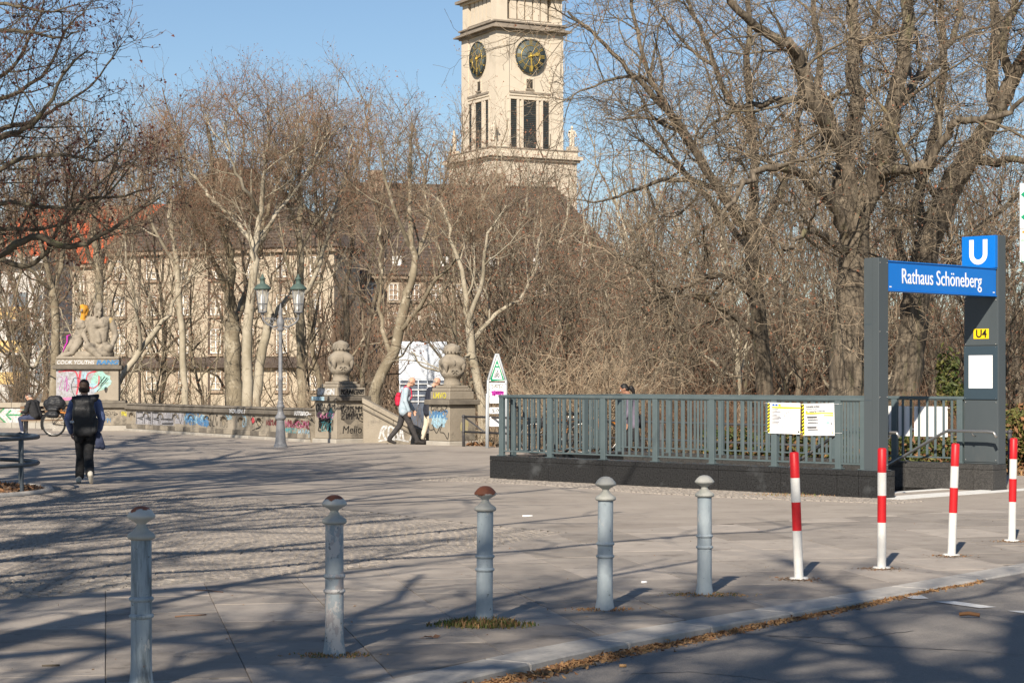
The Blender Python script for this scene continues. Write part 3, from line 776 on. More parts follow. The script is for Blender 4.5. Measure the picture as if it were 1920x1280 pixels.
# name beam
b = MB(); b.box(-.235, -.045, CY1+.001, WY0-.013, 2.885, 3.275); beam = b.build('name_beam', M['sign_blue'], portal, bevel=.003)
b = MB(); b.box(-.25, -.03, CY1+.001, WY0-.013, 2.868, 2.8845); b.box(-.25, -.03, CY1+.001, WY0-.013, 3.2755, 3.29); b.build('beam_edge', M['sign_blue'], beam)
fm = frame_matrix((-.0425, (CY1+WY0)/2-.03, 3.075), (0,1,0), (0,0,1))
put_text('lettering', 'Rathaus Schöneberg', .30, fm, M['sign_white'], beam, sx=.83, depth=.002, bold=.0008)
for yy in (CY1+.06, WY0-.1):
    b = MB(); b.box(-.0449, -.043, yy, yy+.05, 2.92, 2.935); b.build('maker_plate', M['sign_white'], beam)
# U panel
b = MB(); b.box(WX0-.0, WX1-.006, WY0-.07, WY0-.0005, 3.296, 3.775); up = b.build('u_panel', M['sign_blue'], portal, bevel=.003)
ub = MB(); ucx = (WX0+WX1)/2-.003; uw, ut, uh, uy0, uy1 = .155, .075, .37, WY0-.074, WY0-.0702; zt = 3.72
out = [(-uw,0),(-uw+ut,0)]; n = 14; r_o = uw; r_i = uw-ut; zc = -(uh-r_o)
outer = [(-uw,0)] + [(-r_o*math.cos(math.pi*k/n), zc-r_o*math.sin(math.pi*k/n)) for k in range(n+1)] + [(uw,0)]
inner = [(-r_i,0)] + [(-r_i*math.cos(math.pi*k/n), zc-r_i*math.sin(math.pi*k/n)*1.05) for k in range(n+1)] + [(r_i,0)]
vs = []; fs = []
for o_, i_ in zip(outer, inner):
    vs += [(ucx+o_[0], uy0, zt+o_[1]), (ucx+i_[0], uy0, zt+i_[1]), (ucx+o_[0], uy1, zt+o_[1]), (ucx+i_[0], uy1, zt+i_[1])]
for k in range(len(outer)-1):
    a, c = 4*k, 4*k+4
    fs += [(a,a+1,c+1,c),(a,c,c+2,a+2),(a+1,a+3,c+3,c+1)]
ub.add(vs, fs); ub.build('letter_u', M['sign_white'], up)

for zb in (1.30, 1.36, 2.12, 2.165, .44, 2.82):
    for xb in (WX0+.03, WX1-.03):
        b = MB(); b.sphere((xb, WY0-.013, zb), .009, 8, 6); b.build('bolt', M['steel'], portal, fix=False)
for yb in (CY1-.03, CY0+.03):
    for zb in (.46, 1.4, 2.3, 3.25):
        b = MB(); b.sphere((CX1+.001, yb, zb), .008, 8, 6); b.build('bolt', M['steel'], portal, fix=False)
b = MB(); b.box(CX0-.03, CX1+.03, CY0-.015, CY1+.03, PZ+.0005, PZ+.014); b.build('foot_plate', M['portal'], portal, bevel=.003)
for zz in (1.35, 2.40):
    b = MB(); b.box(CX0+.01, CX1-.11, CY0-.004, CY0-.0026, zz, zz+.006); b.build('panel_seam', M['portal_dark'], portal)
# handrails
hr = slocal('stair_handrail', 'steel stair handrail bending down along the far granite plinth', 'handrail', SL, 0)
yy = SW-TH-.10
b = MB(); b.tube([(.12,yy,.79),(.08,yy,.86),(-.05,yy,.875),(-.70,yy,.875),(-.78,yy,.85),(-1.79,yy,.32),(-5.0,yy,-1.38)], .023, 10); b.build('rail_tube', M['steel'], hr)
for x, z in ((-.30,.86),(-.65,.86),(-1.5,.46),(-3.2,-.44)):
    b = MB(); b.tube([(x,yy,z),(x,yy+.05,z-.06),(x,yy+.115,z-.06)], .010, 6); b.build('bracket', M['steel'], hr)
hl = slocal('stair_handrail', 'steel handrail stub beside the slim column on the near side', 'handrail', SL, 0)
b = MB(); b.tube([(.02,TH+.07,.84),(-.02,TH+.07,.90),(-.35,TH+.07,.90),(-1.0,TH+.07,.89),(-3.2,TH+.07,-.42),(-5.2,TH+.07,-1.60)], .023, 10); b.build('rail_tube', M['steel'], hl)
for x, z in ((-.12,.88),(-.8,.87),(-2.6,-.08)):
    b = MB(); b.tube([(x,TH+.07,z),(x,TH+.03,z-.06),(x,TH-.05,z-.06)], .010, 6); b.build('bracket', M['steel'], hl)

# posters on the near railing
def tape(parent, x0, x1, z0, z1, y):
    n = 9; h = (z1-z0)/n
    b = MB(); b.box(x0, x1, y-.0012, y-.0004, z0, z1, 0)
    for k in range(n):
        z = z0+k*h; b.add([(x0,y-.0016,z),(x1,y-.0016,z+h*.55),(x1,y-.0016,z+h*1.05),(x0,y-.0016,z+h*.5)], [(0,1,2,3)], 1)
    b.build('warning_tape', [M['tape_yellow'], M['black']], parent)
def lines(parent, rows, y):
    for (x0, x1, z, h, m) in rows:
        b = MB(); b.box(x0, x1, y-.0014, y-.0004, z, z+h); b.build('printed_line', M[m], parent)
def poster(label, x, z0, w, h, tilt):
    t = slocal('poster', label, 'poster', .10+x, TH/2-.042, z0); t.rotation_euler = (0, tilt, SROT)
    n = 8; V = []; Fq = []
    for i in range(n+1):
        xx = w*i/n; yo = .006*math.sin(i/n*7+x*3)
        V += [(xx, yo, 0), (xx, yo, h), (xx, yo+.003, 0), (xx, yo+.003, h)]
    for i in range(n):
        a, c = 4*i, 4*i+4; Fq += [(a,c,c+1,a+1),(a+2,a+3,c+3,c+2),(a+1,c+1,c+3,a+3),(a,a+2,c+2,c)]
    b = MB(); b.add(V, Fq); b.build('sheet', M['poster_white'], t)
    return t
# first sheet: line map
w_, h_ = .58, .565
p1 = poster('white poster with thin grey line map and yellow bar, left of two', 5.62, .862, w_, h_, R(.6)); p1.scale = (1,1,.79)
y = -.007
tape(p1, -.008, .034, .012, h_-.012, y)
lines(p1, [(.07,.59,.465,.026,'tape_yellow')] + [(.07,.07+l,.44-.026*i,.010,'grey_print') for i,l in enumerate((.12,.09,.16,.05,.09,.15,.17,.13,.07,.14,.12))] + [(.42,.54,.03,.010,'pale_print'),(.545,.565,.025,.035,'black'),(.575,.60,.028,.028,'tape_yellow')], y)
for i, (bd, m) in enumerate((('U', 'blue_print'), ('U', 'blue_print'), ('U4', 'tape_yellow'))):
    x0 = .075+.055*i
    b = MB(); b.box(x0, x0+.042, y-.0014, y-.0004, .505, .540); b.build('line_symbol', M[m], p1)
mp = MB(); fm = frame_matrix((.25,y,.10), (1,0,0), (0,0,1))
for pts in ([(0,.03),(.12,.03),(.33,.02)],[(0,.03),(.10,.12),(.16,.12),(.22,.05)],[(.02,.20),(.10,.30),(.18,.26),(.28,.28)],[(.04,.25),(.1,.18),(.2,.22),(.3,.17)],[(.12,.32),(.14,.22),(.22,.16),(.3,.12)],[(.05,.14),(.05,.27),(.2,.33),(.3,.32)],[(0,.02),(.0,.08)],[(.0,.0),(.33,.0)]):
    stroke(mp, pts, .006, fm, 0, .001)
mp.build('map_lines', M['pale_print'], p1)
# second sheet: replacement buses
p2 = poster('white poster announcing replacement buses with small map, right of two', 6.25, .84, .58, .60, R(-1.2)); p2.scale = (.95,1,.76)
tape(p2, -.008, .034, .012, .588, y)
lines(p2, [(.06,.57,.405,.022,'tape_yellow'),(.40,.57,.365,.020,'tape_yellow'),(.54,.56,.045,.02,'tape_yellow'),(.06,.10,.44,.022,'tape_yellow'),(.42,.54,.02,.004,'pale_print')], y)
fm = lambda x, z: frame_matrix((x, y-.0012, z), (1,0,0), (0,0,1))
put_text('lettering', 'Ersatzverkehr mit Bussen', .040, fm(.07,.545), M['black'], p2, sx=.62, align='LEFT', depth=.0003, bold=.0012)
put_text('lettering', 'Replacement bus service', .034, fm(.07,.505), M['black'], p2, sx=.66, align='LEFT', depth=.0003)
put_text('lettering', 'U4', .024, fm(.064,.451), M['black'], p2, sx=.9, align='LEFT', depth=.0003)
put_text('lettering', 'U Innsbrucker Platz <> U Nollendorfplatz', .030, fm(.115,.452), M['black'], p2, sx=.60, align='LEFT', depth=.0003, bold=.001)
lines(p2, [(.085,.27,.335,.020,'black'),(.095,.29,.292,.016,'grey_print'),(.115,.25,.272,.006,'pale_print'),(.095,.29,.235,.016,'grey_print'),(.095,.32,.215,.006,'pale_print'),(.085,.26,.145,.020,'black'),(.095,.29,.105,.016,'grey_print'),(.12,.26,.08,.006,'pale_print')], y)
mp = MB(); f2 = frame_matrix((.40,y,.12), (1,0,0), (0,0,1))
for pts in ([(0,0),(.16,.02)],[(0,.04),(.08,.10),(.15,.12)],[(.02,.2),(.1,.22),(.15,.18)],[(.03,.0),(.05,.22)],[(.11,.02),(.13,.2)]): stroke(mp, pts, .007, f2, 0, .001)
blob(mp, .07, .12, .035, .025, f2, rng, 1, .0015); blob(mp, .14, .10, .010, .010, f2, rng, 2, .0018)
mp.build('small_map', [M['pale_print'], M['spray_mint'], M['black']], p2)
for t, ww, hh in ((p1, w_, h_), (p2, .58, .60)):
    for (xa, za, xb) in ((.02, hh-.02, -.10), (ww-.01, hh-.02, ww+.12), (ww-.01, .04, ww+.12), (.02,.03,-.09)):
        b = MB(); b.tube([(xa,-.004,za),(xb,.02,za+.004)], .003, 5); b.build('cable_tie', M['sign_white'], t)

# backs of sheets on the far railing (blank seen from here)
for (x, w2, z0, lab) in ((5.45, .62, .77, 'blank white sheet partly in shadow behind the slim column'), (6.14, .60, .77, 'blank white sheet in full sun on the far railing')):
    t = slocal('blank_sheet', lab, 'poster', .10+x, SW-TH/2+.022, z0)
    b = MB(); b.box(0, w2, 0, .004, 0, .46); b.build('sheet', M['poster_white'], t)
    for xa in (.02, w2-.02):
        b = MB(); b.tube([(xa,.006,.44),(xa+.05,-.05,.44),(xa+.09,-.05,.442)], .003, 5); b.build('cable_tie', M['sign_white'], t)
# ================================================================= bollards, posts, balustrade, lamp, small street furniture
rng = random.Random(31)
# iron bollards with a mushroom finial
BP = [(0,-.35),(.072,-.35),(.072,0),(.069,.015),(.062,.05),(.0575,.09),(.0555,.15),(.0555,.36)]
def ring(z): return [(.052,z-.018),(.058,z-.012),(.066,z-.004),(.066,z+.005),(.058,z+.012),(.052,z+.016)]
shaft_p = BP + [(.0545,.775),(.053,.783)]
collar1 = [(.052,.778),(.069,.784),(.0745,.792),(.0745,.800),(.067,.812),(.046,.826),(.033,.838),(.026,.852),(.023,.862)]
cap_p = [(.023,.858),(.030,.868),(.05,.880),(.070,.892),(.0755,.900),(.0745,.907),(.066,.919),(.054,.934),(.038,.947),(.02,.954),(0,.956)]
def bollard(px, py, label, shaft_m, rusty, dz, h=1.0, tilt=0.0):
    g = G(px, py); t = thing('bollard', label, 'bollard', (g.x, g.y, dz), rng.random()*6, 'grey iron bollards in a row along the kerb')
    t.rotation_euler = (tilt, tilt*.5, rng.random()*6) ; t.scale = (1, 1, h)
    b = MB(); b.lathe(shaft_p, 28); b.build('shaft', M[shaft_m], t, fix=False)
    for z in (.38, .47):
        b = MB(); b.lathe(ring(z), 28); b.build('ring', M[shaft_m], t, fix=False)
    b = MB(); b.lathe(collar1, 28); b.build('collar', M['bollard_cap'], t, fix=False)
    b = MB(); b.lathe(cap_p, 28); b.build('finial', rusty, t, fix=False)
    return t
def capmat(name, lo, hi, zlo):
    """paint worn off the top of the finial down to rust"""
    m = mat(name, (.46,.46,.42), .6, (.54,.53,.49), 9, 6)
    n = m.node_tree.nodes; l = m.node_tree.links; b = n['Principled BSDF']
    src = b.inputs['Base Color'].links[0].from_socket
    tc = n.new('ShaderNodeTexCoord'); sx = n.new('ShaderNodeSeparateXYZ'); l.new(tc.outputs['Object'], sx.inputs[0])
    no = n.new('ShaderNodeTexNoise'); no.inputs['Scale'].default_value = 11; no.inputs['Detail'].default_value = 5; l.new(tc.outputs['Object'], no.inputs[0])
    ad = n.new('ShaderNodeMath'); ad.operation = 'MULTIPLY_ADD'; ad.inputs[1].default_value = .12; l.new(no.outputs[0], ad.inputs[0]); l.new(sx.outputs[2], ad.inputs[2])
    mr = n.new('ShaderNodeMapRange'); mr.inputs[1].default_value = zlo+.06-.003; mr.inputs[2].default_value = zlo+.06+.003; l.new(ad.outputs[0], mr.inputs[0])
    mx = n.new('ShaderNodeMix'); mx.data_type = 'RGBA'; l.new(mr.outputs[0], mx.inputs[0]); l.new(src, mx.inputs[6]); mx.inputs[7].default_value = (.235,.085,.045,1)
    l.new(mx.outputs[2], b.inputs['Base Color'])
    return m
bollard(265, 1290, 'grey bollard with streaked paint, nearest one at the left corner', 'bollard_drip', capmat('finial_small_rust', 0, 0, .936), 0, 1.018)
bollard(627, 1226, 'grey bollard with whitish peeling paint and half rusty cap', 'bollard_worn', capmat('finial_half_rust', 0, 0, .925), 0, 1.0)
bollard(908, 1170, 'grey-blue bollard with wholly rusty cap and grass at its foot', 'bollard', capmat('finial_rusty', 0, 0, .893), 0, .975, R(.5))
bollard(1134, 1141, 'grey-blue bollard with plain grey cap and pale scrapes, fourth from the left', 'bollard', M['bollard_cap'], 0, .995, R(-.4))
bollard(1321, 1113, 'grey bollard with dark spot on its cap beside the red and white posts', 'bollard', M['bollard_cap'], -.005, .96)

# red and white posts
def post(px, py, label, lean, h=1.04, bands=(1.04,.775,.56,.315)):
    g = G(px, py); t = thing('barrier_post', label, 'post', (g.x, g.y, 0), 0, 'red and white posts along the kerb')
    t.rotation_euler = (0, lean, 0)
    r = .0385
    seg = [(0, .40, 'post_white'), (.40, .635, 'post_red'), (.635, .835, 'post_white'), (.835, 1.05, 'post_red')]
    for z0, z1, m in seg:
        top = z1 > 1
        b = MB(); b.lathe([(r,z0),(r,z1-.012),(r*.8,z1-.003),(0,z1)] if top else [(r,z0),(r,z1)], 20)
        b.build('post_tube', M[m], t, fix=False)
    b = MB(); b.lathe([(.078,-.02),(.078,.010),(.072,.016),(r,.016)], 20); b.build('base_plate', M['post_white'], t, fix=False)
    return t
post(1498, 1085, 'red and white post leaning left with scuffed foot, first after the bollards', R(-2.2))
post(1653, 1065, 'upright red and white post in front of the slim station column', R(.2))
post(1784, 1041, 'red and white post leaning right before the stair mouth', R(2.1))
post(1897, 1014, 'red and white post at the right picture edge before the blue U', R(1.1))

# grass tufts at the feet of the bollards
def tuft(name, label, c, n, rad, h, mats, seed, kind=None):
    g = np.random.default_rng(seed); V = []; F3 = []
    for k in range(n):
        a = g.uniform(0, 6.28); r = rad*math.sqrt(g.random())*(1 if g.random() < .7 else 1.5)
        x, y = c[0]+r*math.cos(a)*1.5, c[1]+r*math.sin(a)*.8
        hh = h*g.uniform(.4,1.1)*(1.1-r/rad*.5); la = g.uniform(0,6.28); ln = g.uniform(.2,.9)*hh; w = .004+.003*g.random()
        px, py = math.cos(la+1.57)*w, math.sin(la+1.57)*w
        m = (x+math.cos(la)*ln*.35, y+math.sin(la)*ln*.35, hh*.65); e = (x+math.cos(la)*ln, y+math.sin(la)*ln, hh)
        i = len(V); V += [(x-px,y-py,.0),(x+px,y+py,.0),(m[0]+px*.8,m[1]+py*.8,m[2]),(m[0]-px*.8,m[1]-py*.8,m[2]),e]
        F3 += [(i,i+1,i+2),(i,i+2,i+3),(i+3,i+2,i+4)]
    me = raw_mesh(name, V, None, mats, np.random.default_rng(seed).integers(0,len(mats),len(F3)//3).repeat(3), faces3=F3)
    return tag(link(name, me), label, 'grass', kind='stuff')
for (px, py, n, rd, h, lab, sd, mats) in (
    (905, 1172, 900, .17, .075, 'tuft of green and straw grass round the foot of the rusty-capped bollard', 1, ('grass','grass','leaf_pale')),
    (625, 1228, 240, .15, .022, 'thin dry grass in the joint round the peeling bollard', 2, ('grass','leaf_pale','leaf_pale')),
    (1134, 1142, 200, .14, .018, 'flat dry weeds round the foot of the fourth bollard', 3, ('leaf_pale','leaf_dry')),
    (1325, 1115, 420, .20, .020, 'flat yellowish weeds round the bollard beside the posts', 4, ('grass','leaf_pale','leaf_pale')),
    (265, 1290, 200, .13, .02, 'short weeds round the foot of the nearest bollard', 5, ('grass','leaf_pale'))):
    g = G(px, py); tuft('grass_tuft', lab, (g.x, g.y), n, rd, h, tuple(M[m] for m in mats), sd)
# dirt rings round the post feet
for px, py, lab in ((1498,1086,'dark dirt and moss round the foot of the leaning first post'),(1653,1066,'dark dirt round the foot of the second post'),(1784,1042,'dark dirt round the foot of the third post'),(1897,1015,'dark dirt round the foot of the last post')):
    g = G(px, py); nr = np.random.default_rng(px)
    pts = np.stack([g.x+nr.normal(0,.09,260), g.y+nr.normal(0,.07,260), np.full(260,.004)],1)
    tag(leaf_cloud('dirt', pts, .014, (M['soil'],M['leaf_dry'],M['joint']), flat=.15, seed=px), lab, 'dirt')
tuft('grass_strip', 'dry weeds along the foot of the long granite plinth near the slim column', (S(6.6,-.05).x, S(6.6,-.05).y), 500, .55, .05, (M['leaf_pale'],M['leaf_dry'],M['grass']), 9)

# little things lying about
def litter(name, label, cat, px, py, pts, r, m):
    g = G(px, py); b = MB(); b.tube([(g.x+a, g.y+c, d) for a, c, d in pts], r, 5); o = b.build(name, M[m]); return tag(o, label, cat)
litter('fallen_twig', 'forked dry reddish twig lying on the slabs left of the peeling bollard', 'twig', 355, 1157, [(-.1,0,.006),(-.03,.02,.012),(.04,.03,.012),(.10,.11,.008)], .005, 'twig_red')
litter('fallen_twig', 'thin grey twig lying across the joint behind the nearest bollard', 'twig', 393, 1108, [(-.12,.05,.006),(.0,-.02,.01),(.12,-.10,.006)], .004, 'twig_dark')
litter('fallen_twig', 'short brown twig lying at the lower left corner', 'twig', 95, 1249, [(-.05,0,.006),(.05,.01,.008)], .006, 'twig_brown')
litter('cigarette_end', 'small white scrap lying on the slabs between the last two bollards', 'litter', 1207, 1093, [(-.02,0,.01),(.025,.01,.01)], .010, 'sign_white')
litter('paper_scrap', 'white paper scrap on the plaza left of the fourth bollard', 'litter', 989, 968, [(-.06,0,.008),(.06,.02,.008)], .010, 'sign_white')
litter('bark_piece', 'brown bark piece lying on the road near the white dashes', 'litter', 1817, 1157, [(-.06,.03,.02),(.0,0,.03),(.07,-.02,.02)], .014, 'leaf_dry')
litter('bark_piece', 'pale wood chip lying on the road left of the long dash', 'litter', 1168, 1247, [(-.02,0,.0),(.02,0,.0)], .010, 'leaf_pale')
g = G(803, 1197); nr2 = np.random.default_rng(8)
tag(leaf_cloud('fallen_leaf', np.array([[g.x,g.y,.012],[g.x+.05,g.y+.02,.012],[g.x-.04,g.y,.01]]), .045, (M['twig_red'],), flat=.35, kind=None), 'curled dark red leaf lying on the slab below the grassy bollard', 'leaf')
pts = []
nr2 = np.random.default_rng(18)
for k in range(260):
    y = nr2.uniform(9.5, 24); x = nr2.uniform(-.26*y, .26*y)
    if inside((x, y), zone): pts.append((x, y, .006))
tag(leaf_cloud('crumbs', np.array(pts), .010, (M['soil'],M['leaf_dry'],M['joint']), flat=.2, seed=4), 'tiny dark crumbs and bud scales scattered over the slabs', 'litter')

# tree guard and leaf bed at the left edge
gx, gy = -8.75, 28.9
bed = MB(); nb = 30; loop = [(gx+2.0*math.cos(2*math.pi*k/nb)*1.0, gy+2.05*math.sin(2*math.pi*k/nb)) for k in range(nb)]
for k in range(nb):
    a, c = loop[k], loop[(k+1)%nb]
bedo = sheet('tree_bed', [loop], .012, M['soil']); tag(bedo, kind='structure')
edge = MB(); edge.tube([(x, y, .012) for x, y in loop], .055, 6, closed=True); eo = edge.build('bed_edging', M['kerb'], bedo)
nr2 = np.random.default_rng(33)
r_ = 1.9*np.sqrt(nr2.random(9000)); a_ = nr2.uniform(0,6.283,9000)
pts = np.stack([gx+r_*np.cos(a_), gy+r_*np.sin(a_), .02+np.abs(nr2.normal(0,.045,9000))*(2.1-r_)],1)
tag(leaf_cloud('fallen_leaves', pts, .045, (M['leaf_dry'],M['leaf_dry'],M['soil'],M['twig_dark']), flat=.7, seed=12), 'heap of dry brown leaves in the round tree bed at the left edge', 'leaf litter')
tg = thing('tree_guard', 'curved dark tubular guard rail round the tree bed at the left edge', 'guard rail', (gx, gy, 0))
for z in (.80, .42):
    b = MB(); b.tube([(1.82*math.cos(2*math.pi*k/40+.06), 1.82*math.sin(2*math.pi*k/40+.06), z) for k in range(40)], .032, 10, closed=True); b.build('rail_tube', M['guard'], tg)
for k in range(6):
    a = math.pi/3*k-.27
    b = MB(); x, y = 1.82*math.cos(a), 1.82*math.sin(a)
    b.lathe([(.028,-.1),(.028,.83),(.022,.845),(0,.848)], 12, (x,y,0)); b.build('guard_post', M['guard'], tg, fix=False)

# dark knee rail along the planting
def kneerail(label, pts, z1=.73, z2=.36):
    t = thing('knee_rail', label, 'railing', (pts[0][0], pts[0][1], 0)); o = Vector((pts[0][0], pts[0][1], 0))
    L = sum(math.hypot(pts[i+1][0]-pts[i][0], pts[i+1][1]-pts[i][1]) for i in range(len(pts)-1)); n = max(1, int(round(L/1.95)))
    for z in (z1, z2):
        b = MB(); b.tube([Vector((p[0], p[1], z))-o for p in pts], .026, 8); b.build('rail_tube', M['dark_rail'], t)
    c = [0]
    for i in range(len(pts)-1): c.append(c[-1]+math.hypot(pts[i+1][0]-pts[i][0], pts[i+1][1]-pts[i][1]))
    for k in range(n+1):
        s = L*k/n; x = np.interp(s, c, [p[0] for p in pts]); y = np.interp(s, c, [p[1] for p in pts])
        b = MB(); b.tube([Vector((x,y,-.1))-o, Vector((x,y,z1+.03))-o], .038, 10); b.build('rail_post', M['dark_rail'], t)
        for z in (z1, z2):
            b = MB(); b.sphere(Vector((x,y,z))-o, .05, 8, 6); b.build('rail_knuckle', M['dark_rail'], t)
    if len(pts) > 1 and L > 4:
        d = Vector((pts[1][0]-pts[0][0], pts[1][1]-pts[0][1], 0)).normalized()
        b = MB(); b.tube([Vector((0,0,z1-.02))+d*.05, d*.95+Vector((0,0,z2))], .02, 8); b.build('rail_strut', M['dark_rail'], t)
    return t
kneerail('dark tubular knee rail running along the leaf bed behind the stairwell', [(-1.18,48.6),(8.6,34.4)])
kneerail('dark tubular knee rail on the right behind the wall-like column', [(8.9,34.0),(13.4,28.6)])

# ------------------------------------------------ stone balustrade wall with arched scuppers
WA = Vector((-12.35, 63.6, 0)); WB = Vector((-5.32, 52.0, 0)); WD = (WB-WA).normalized(); WN = Vector((WD.y, -WD.x, 0))   # WN points to the plaza side
if WN.y > 0: WN = -WN
WL = (WB-WA).length
wall = thing('balustrade_wall', 'low sooty stone parapet covered in graffiti between statue and urn', 'wall', WA, math.atan2(WD.y, WD.x))
# local frame: x along, y away from the plaza (the face towards the plaza is y=0)
def wbox(x0, x1, y0, y1, z0, z1, name, m, bev=.012, parent=wall):
    b = MB(); b.box(x0, x1, y0, y1, z0, z1); return b.build(name, M[m], parent, bevel=bev)
nb = 11; bw = WL/nb
wbox(0, WL, .06, .40, -3.0, .66, 'wall_core', 'stone', 0)
for k in range(nb):
    x0, x1 = k*bw+.006, (k+1)*bw-.006
    wbox(x0, x1, -.10, .10, -.05, .075, 'foot_stone', 'stone_pale')
    wbox(x0, (x0+x1)/2-.005, -.035, .12, .079, .215, 'base_stone', 'stone_dark'); wbox((x0+x1)/2+.005, x1, -.035, .12, .079, .215, 'base_stone', 'stone')
    wbox(x0-.2 if k else x0, x1-.2, -.09, .48, .678, .80, 'coping_stone', 'stone_dark', .02)
    wbox(x0-.2 if k else x0, x1-.2, -.05, .44, .801, .875, 'coping_top', 'stone_dark', .03)
    # face panel with arched niche
    b = MB(); cx = (x0+x1)/2; rw = .17; zb = .33; zs = .47; n = 8
    arch = [(cx-rw, zb), (cx-rw, zs)] + [(cx-rw*math.cos(math.pi*i/n), zs+rw*.55*math.sin(math.pi*i/n)) for i in range(1,n)] + [(cx+rw, zs), (cx+rw, zb)]
    # outer frame polygon with the arch cut away: two sides and top pieces
    b.box(x0, cx-rw, 0, .10, .219, .674); b.box(cx+rw, x1, 0, .10, .219, .674); b.box(cx-rw, cx+rw, 0, .10, .219, zb)
    for i in range(1, len(arch)-2):
        p, q = arch[i], arch[i+1]
        b.add([(p[0],0,p[1]),(q[0],0,q[1]),(q[0],0,.674),(p[0],0,.674),(p[0],.10,p[1]),(q[0],.10,q[1]),(q[0],.10,.674),(p[0],.10,.674)], [(0,1,2,3),(4,7,6,5),(0,4,5,1),(2,6,7,3)])
    b.build('niche_stone', M['stone'], wall)
    b = MB(); hood = [(cx-(rw+.05)*math.cos(math.pi*i/n), -.02, zs-.01+(rw*.55+.04)*math.sin(math.pi*i/n)) for i in range(n+1)]
    b.tube(hood, .022, 6); b.build('arch_hood', M['stone_dark'], wall)
gl = (wall.matrix_basis @ Vector((0,0,0)))
def wallframe(x, z, off=-.002): return frame_matrix((x, off, z), (1,0,0), (0,0,1))
gr = random.Random(5)
def wx(px, z=.4):   # x along the wall for a pixel column
    t = (px-960)/F; # WA + s*WD on the ray
    s = (t*WA.y-WA.x)/(WD.x-t*WD.y); return s
def graf(name, mats): return MB(), name, [M[m] for m in mats]
fmw = wallframe(0, 0)
def area(x0, x1, z0, z1): return x0, x1, z0, z1
# white panels with black letters
b = MB()
x0, x1 = wx(255), wx(300)
patch(b, [(x0,.23),(x1,.23),(x1,.62),(x0,.62)], fmw, 0)
for q in range(3): 
    xa = x0+(x1-x0)*(q+.1)/3; xb = x0+(x1-x0)*(q+.9)/3
    stroke(b, [(xa,.25),(xa,.60),(xb,.60),(xb,.45),(xa,.42),(xb,.38),(xb,.26)], .055, fmw, 1, .006, False)
x2 = wx(326); stroke(b, [(x1+.1,.60),(x1+.1,.42),(x2-.1,.42),(x2-.1,.60)], .05, fmw, 1, .006, False); stroke(b, [(x1+.2,.28),(x2-.05,.30),(x2-.05,.52)], .05, fmw, 1, .006, False)
patch(b, [(x1+.02,.24),(x2,.24),(x2,.62),(x1+.02,.62)], fmw, 0, .0025)
x3 = wx(345); patch(b, [(x2+.05,.3),(x3,.3),(x3,.62),(x2+.05,.62)], fmw, 0)
stroke(b, [(x2+.1,.32),(x2+.12,.60),(x2+.3,.56),(x2+.15,.46)], .03, fmw, 1, .006)
stroke(b, [(x2+.4,.60),(x2+.55,.32),(x2+.7,.60)], .03, fmw, 1, .006)
b.build('graffiti', [M['spray_grey'], M['spray_black']], wall, fix=False)
b = MB(); xa, xb = wx(347), wx(390)
for q in range(7): blob(b, xa+(xb-xa)*(q+.5)/7, gr.uniform(.34,.54), .22, .12, fmw, gr, gr.choice([0,1]), .0024+.0003*q)
scrawl(b, xa, (xa+xb)/2+.2, .45, .63, 5, .05, fmw, gr); scrawl(b, xa, (xa+xb)/2, .30, .46, 5, .045, fmw, gr); scrawl(b, (xa+xb)/2+.3, xb, .26, .60, 4, .05, fmw, gr); scrawl(b, wx(423), wx(436), .50, .62, 4, .035, fmw, gr, 1); scrawl(b, wx(455), wx(463), .3, .62, 3, .04, fmw, gr, 1)
b.build('graffiti', [M['spray_blue'], M['spray_sky']], wall, fix=False)
b = MB(); scrawl(b, wx(392), wx(410), .28, .66, 3, .035, fmw, gr); scrawl(b, wx(412), wx(428), .25, .6, 3, .016, fmw, gr)
x0 = wx(470); stroke(b, [(x0,.62),(x0+.15,.40),(x0+.35,.55),(x0+.2,.62),(x0,.5)], .03, fmw); stroke(b, [(x0+.4,.60),(x0+.75,.40),(x0+.55,.36),(x0+.45,.5),(x0+.85,.60)], .03, fmw); stroke(b, [(x0-.1,.14),(x0+.2,.24),(x0+.7,.34),(x0+.4,.26)], .035, fmw)
b.build('graffiti', [M['spray_black']], wall, fix=False)
b = MB(); blob(b, x0+.18, .50, .12, .10, fmw, gr); scrawl(b, wx(500), wx(519), .40, .55, 6, .05, fmw, gr, 1); scrawl(b, wx(535), wx(580), .36, .56, 9, .06, fmw, gr, 1); scrawl(b, wx(535), wx(580), .36, .54, 8, .018, fmw, gr, 2, .008)
b.build('graffiti', [M['spray_red'], M['spray_maroon'], M['spray_pink']], wall, fix=False)
b = MB(); scrawl(b, wx(533), wx(556), .18, .36, 5, .045, fmw, gr); scrawl(b, wx(558), wx(580), .10, .34, 4, .03, fmw, gr, 1)
b.build('graffiti', [M['spray_teal'], M['spray_sky']], wall, fix=False)
fmc = frame_matrix((0, -.0935, .74), (1,0,0), (0,0,1))
def wtext(body, px, size, m, z=.74, off=-.0935, sx=1.0, shear=.2, bold=.008):
    put_text('graffiti', body, size, frame_matrix((wx(px), off, z), (1,0,0), (0,0,1)), M[m], wall, sx=sx, shear=shear, bold=bold)
wtext('RITBRO~', 573, .15, 'spray_white', sx=1.7); wtext('YOUSH.1', 450, .15, 'spray_white', sx=1.9)
wtext('FALL', 210, .17, 'spray_red', .55, -.004, 1.6, .1); wtext('OUT', 210, .17, 'spray_red', .34, -.004, 1.6, .1)
wtext('RUS', 197, .14, 'spray_blue', .62, -.004, 1.4, .1)

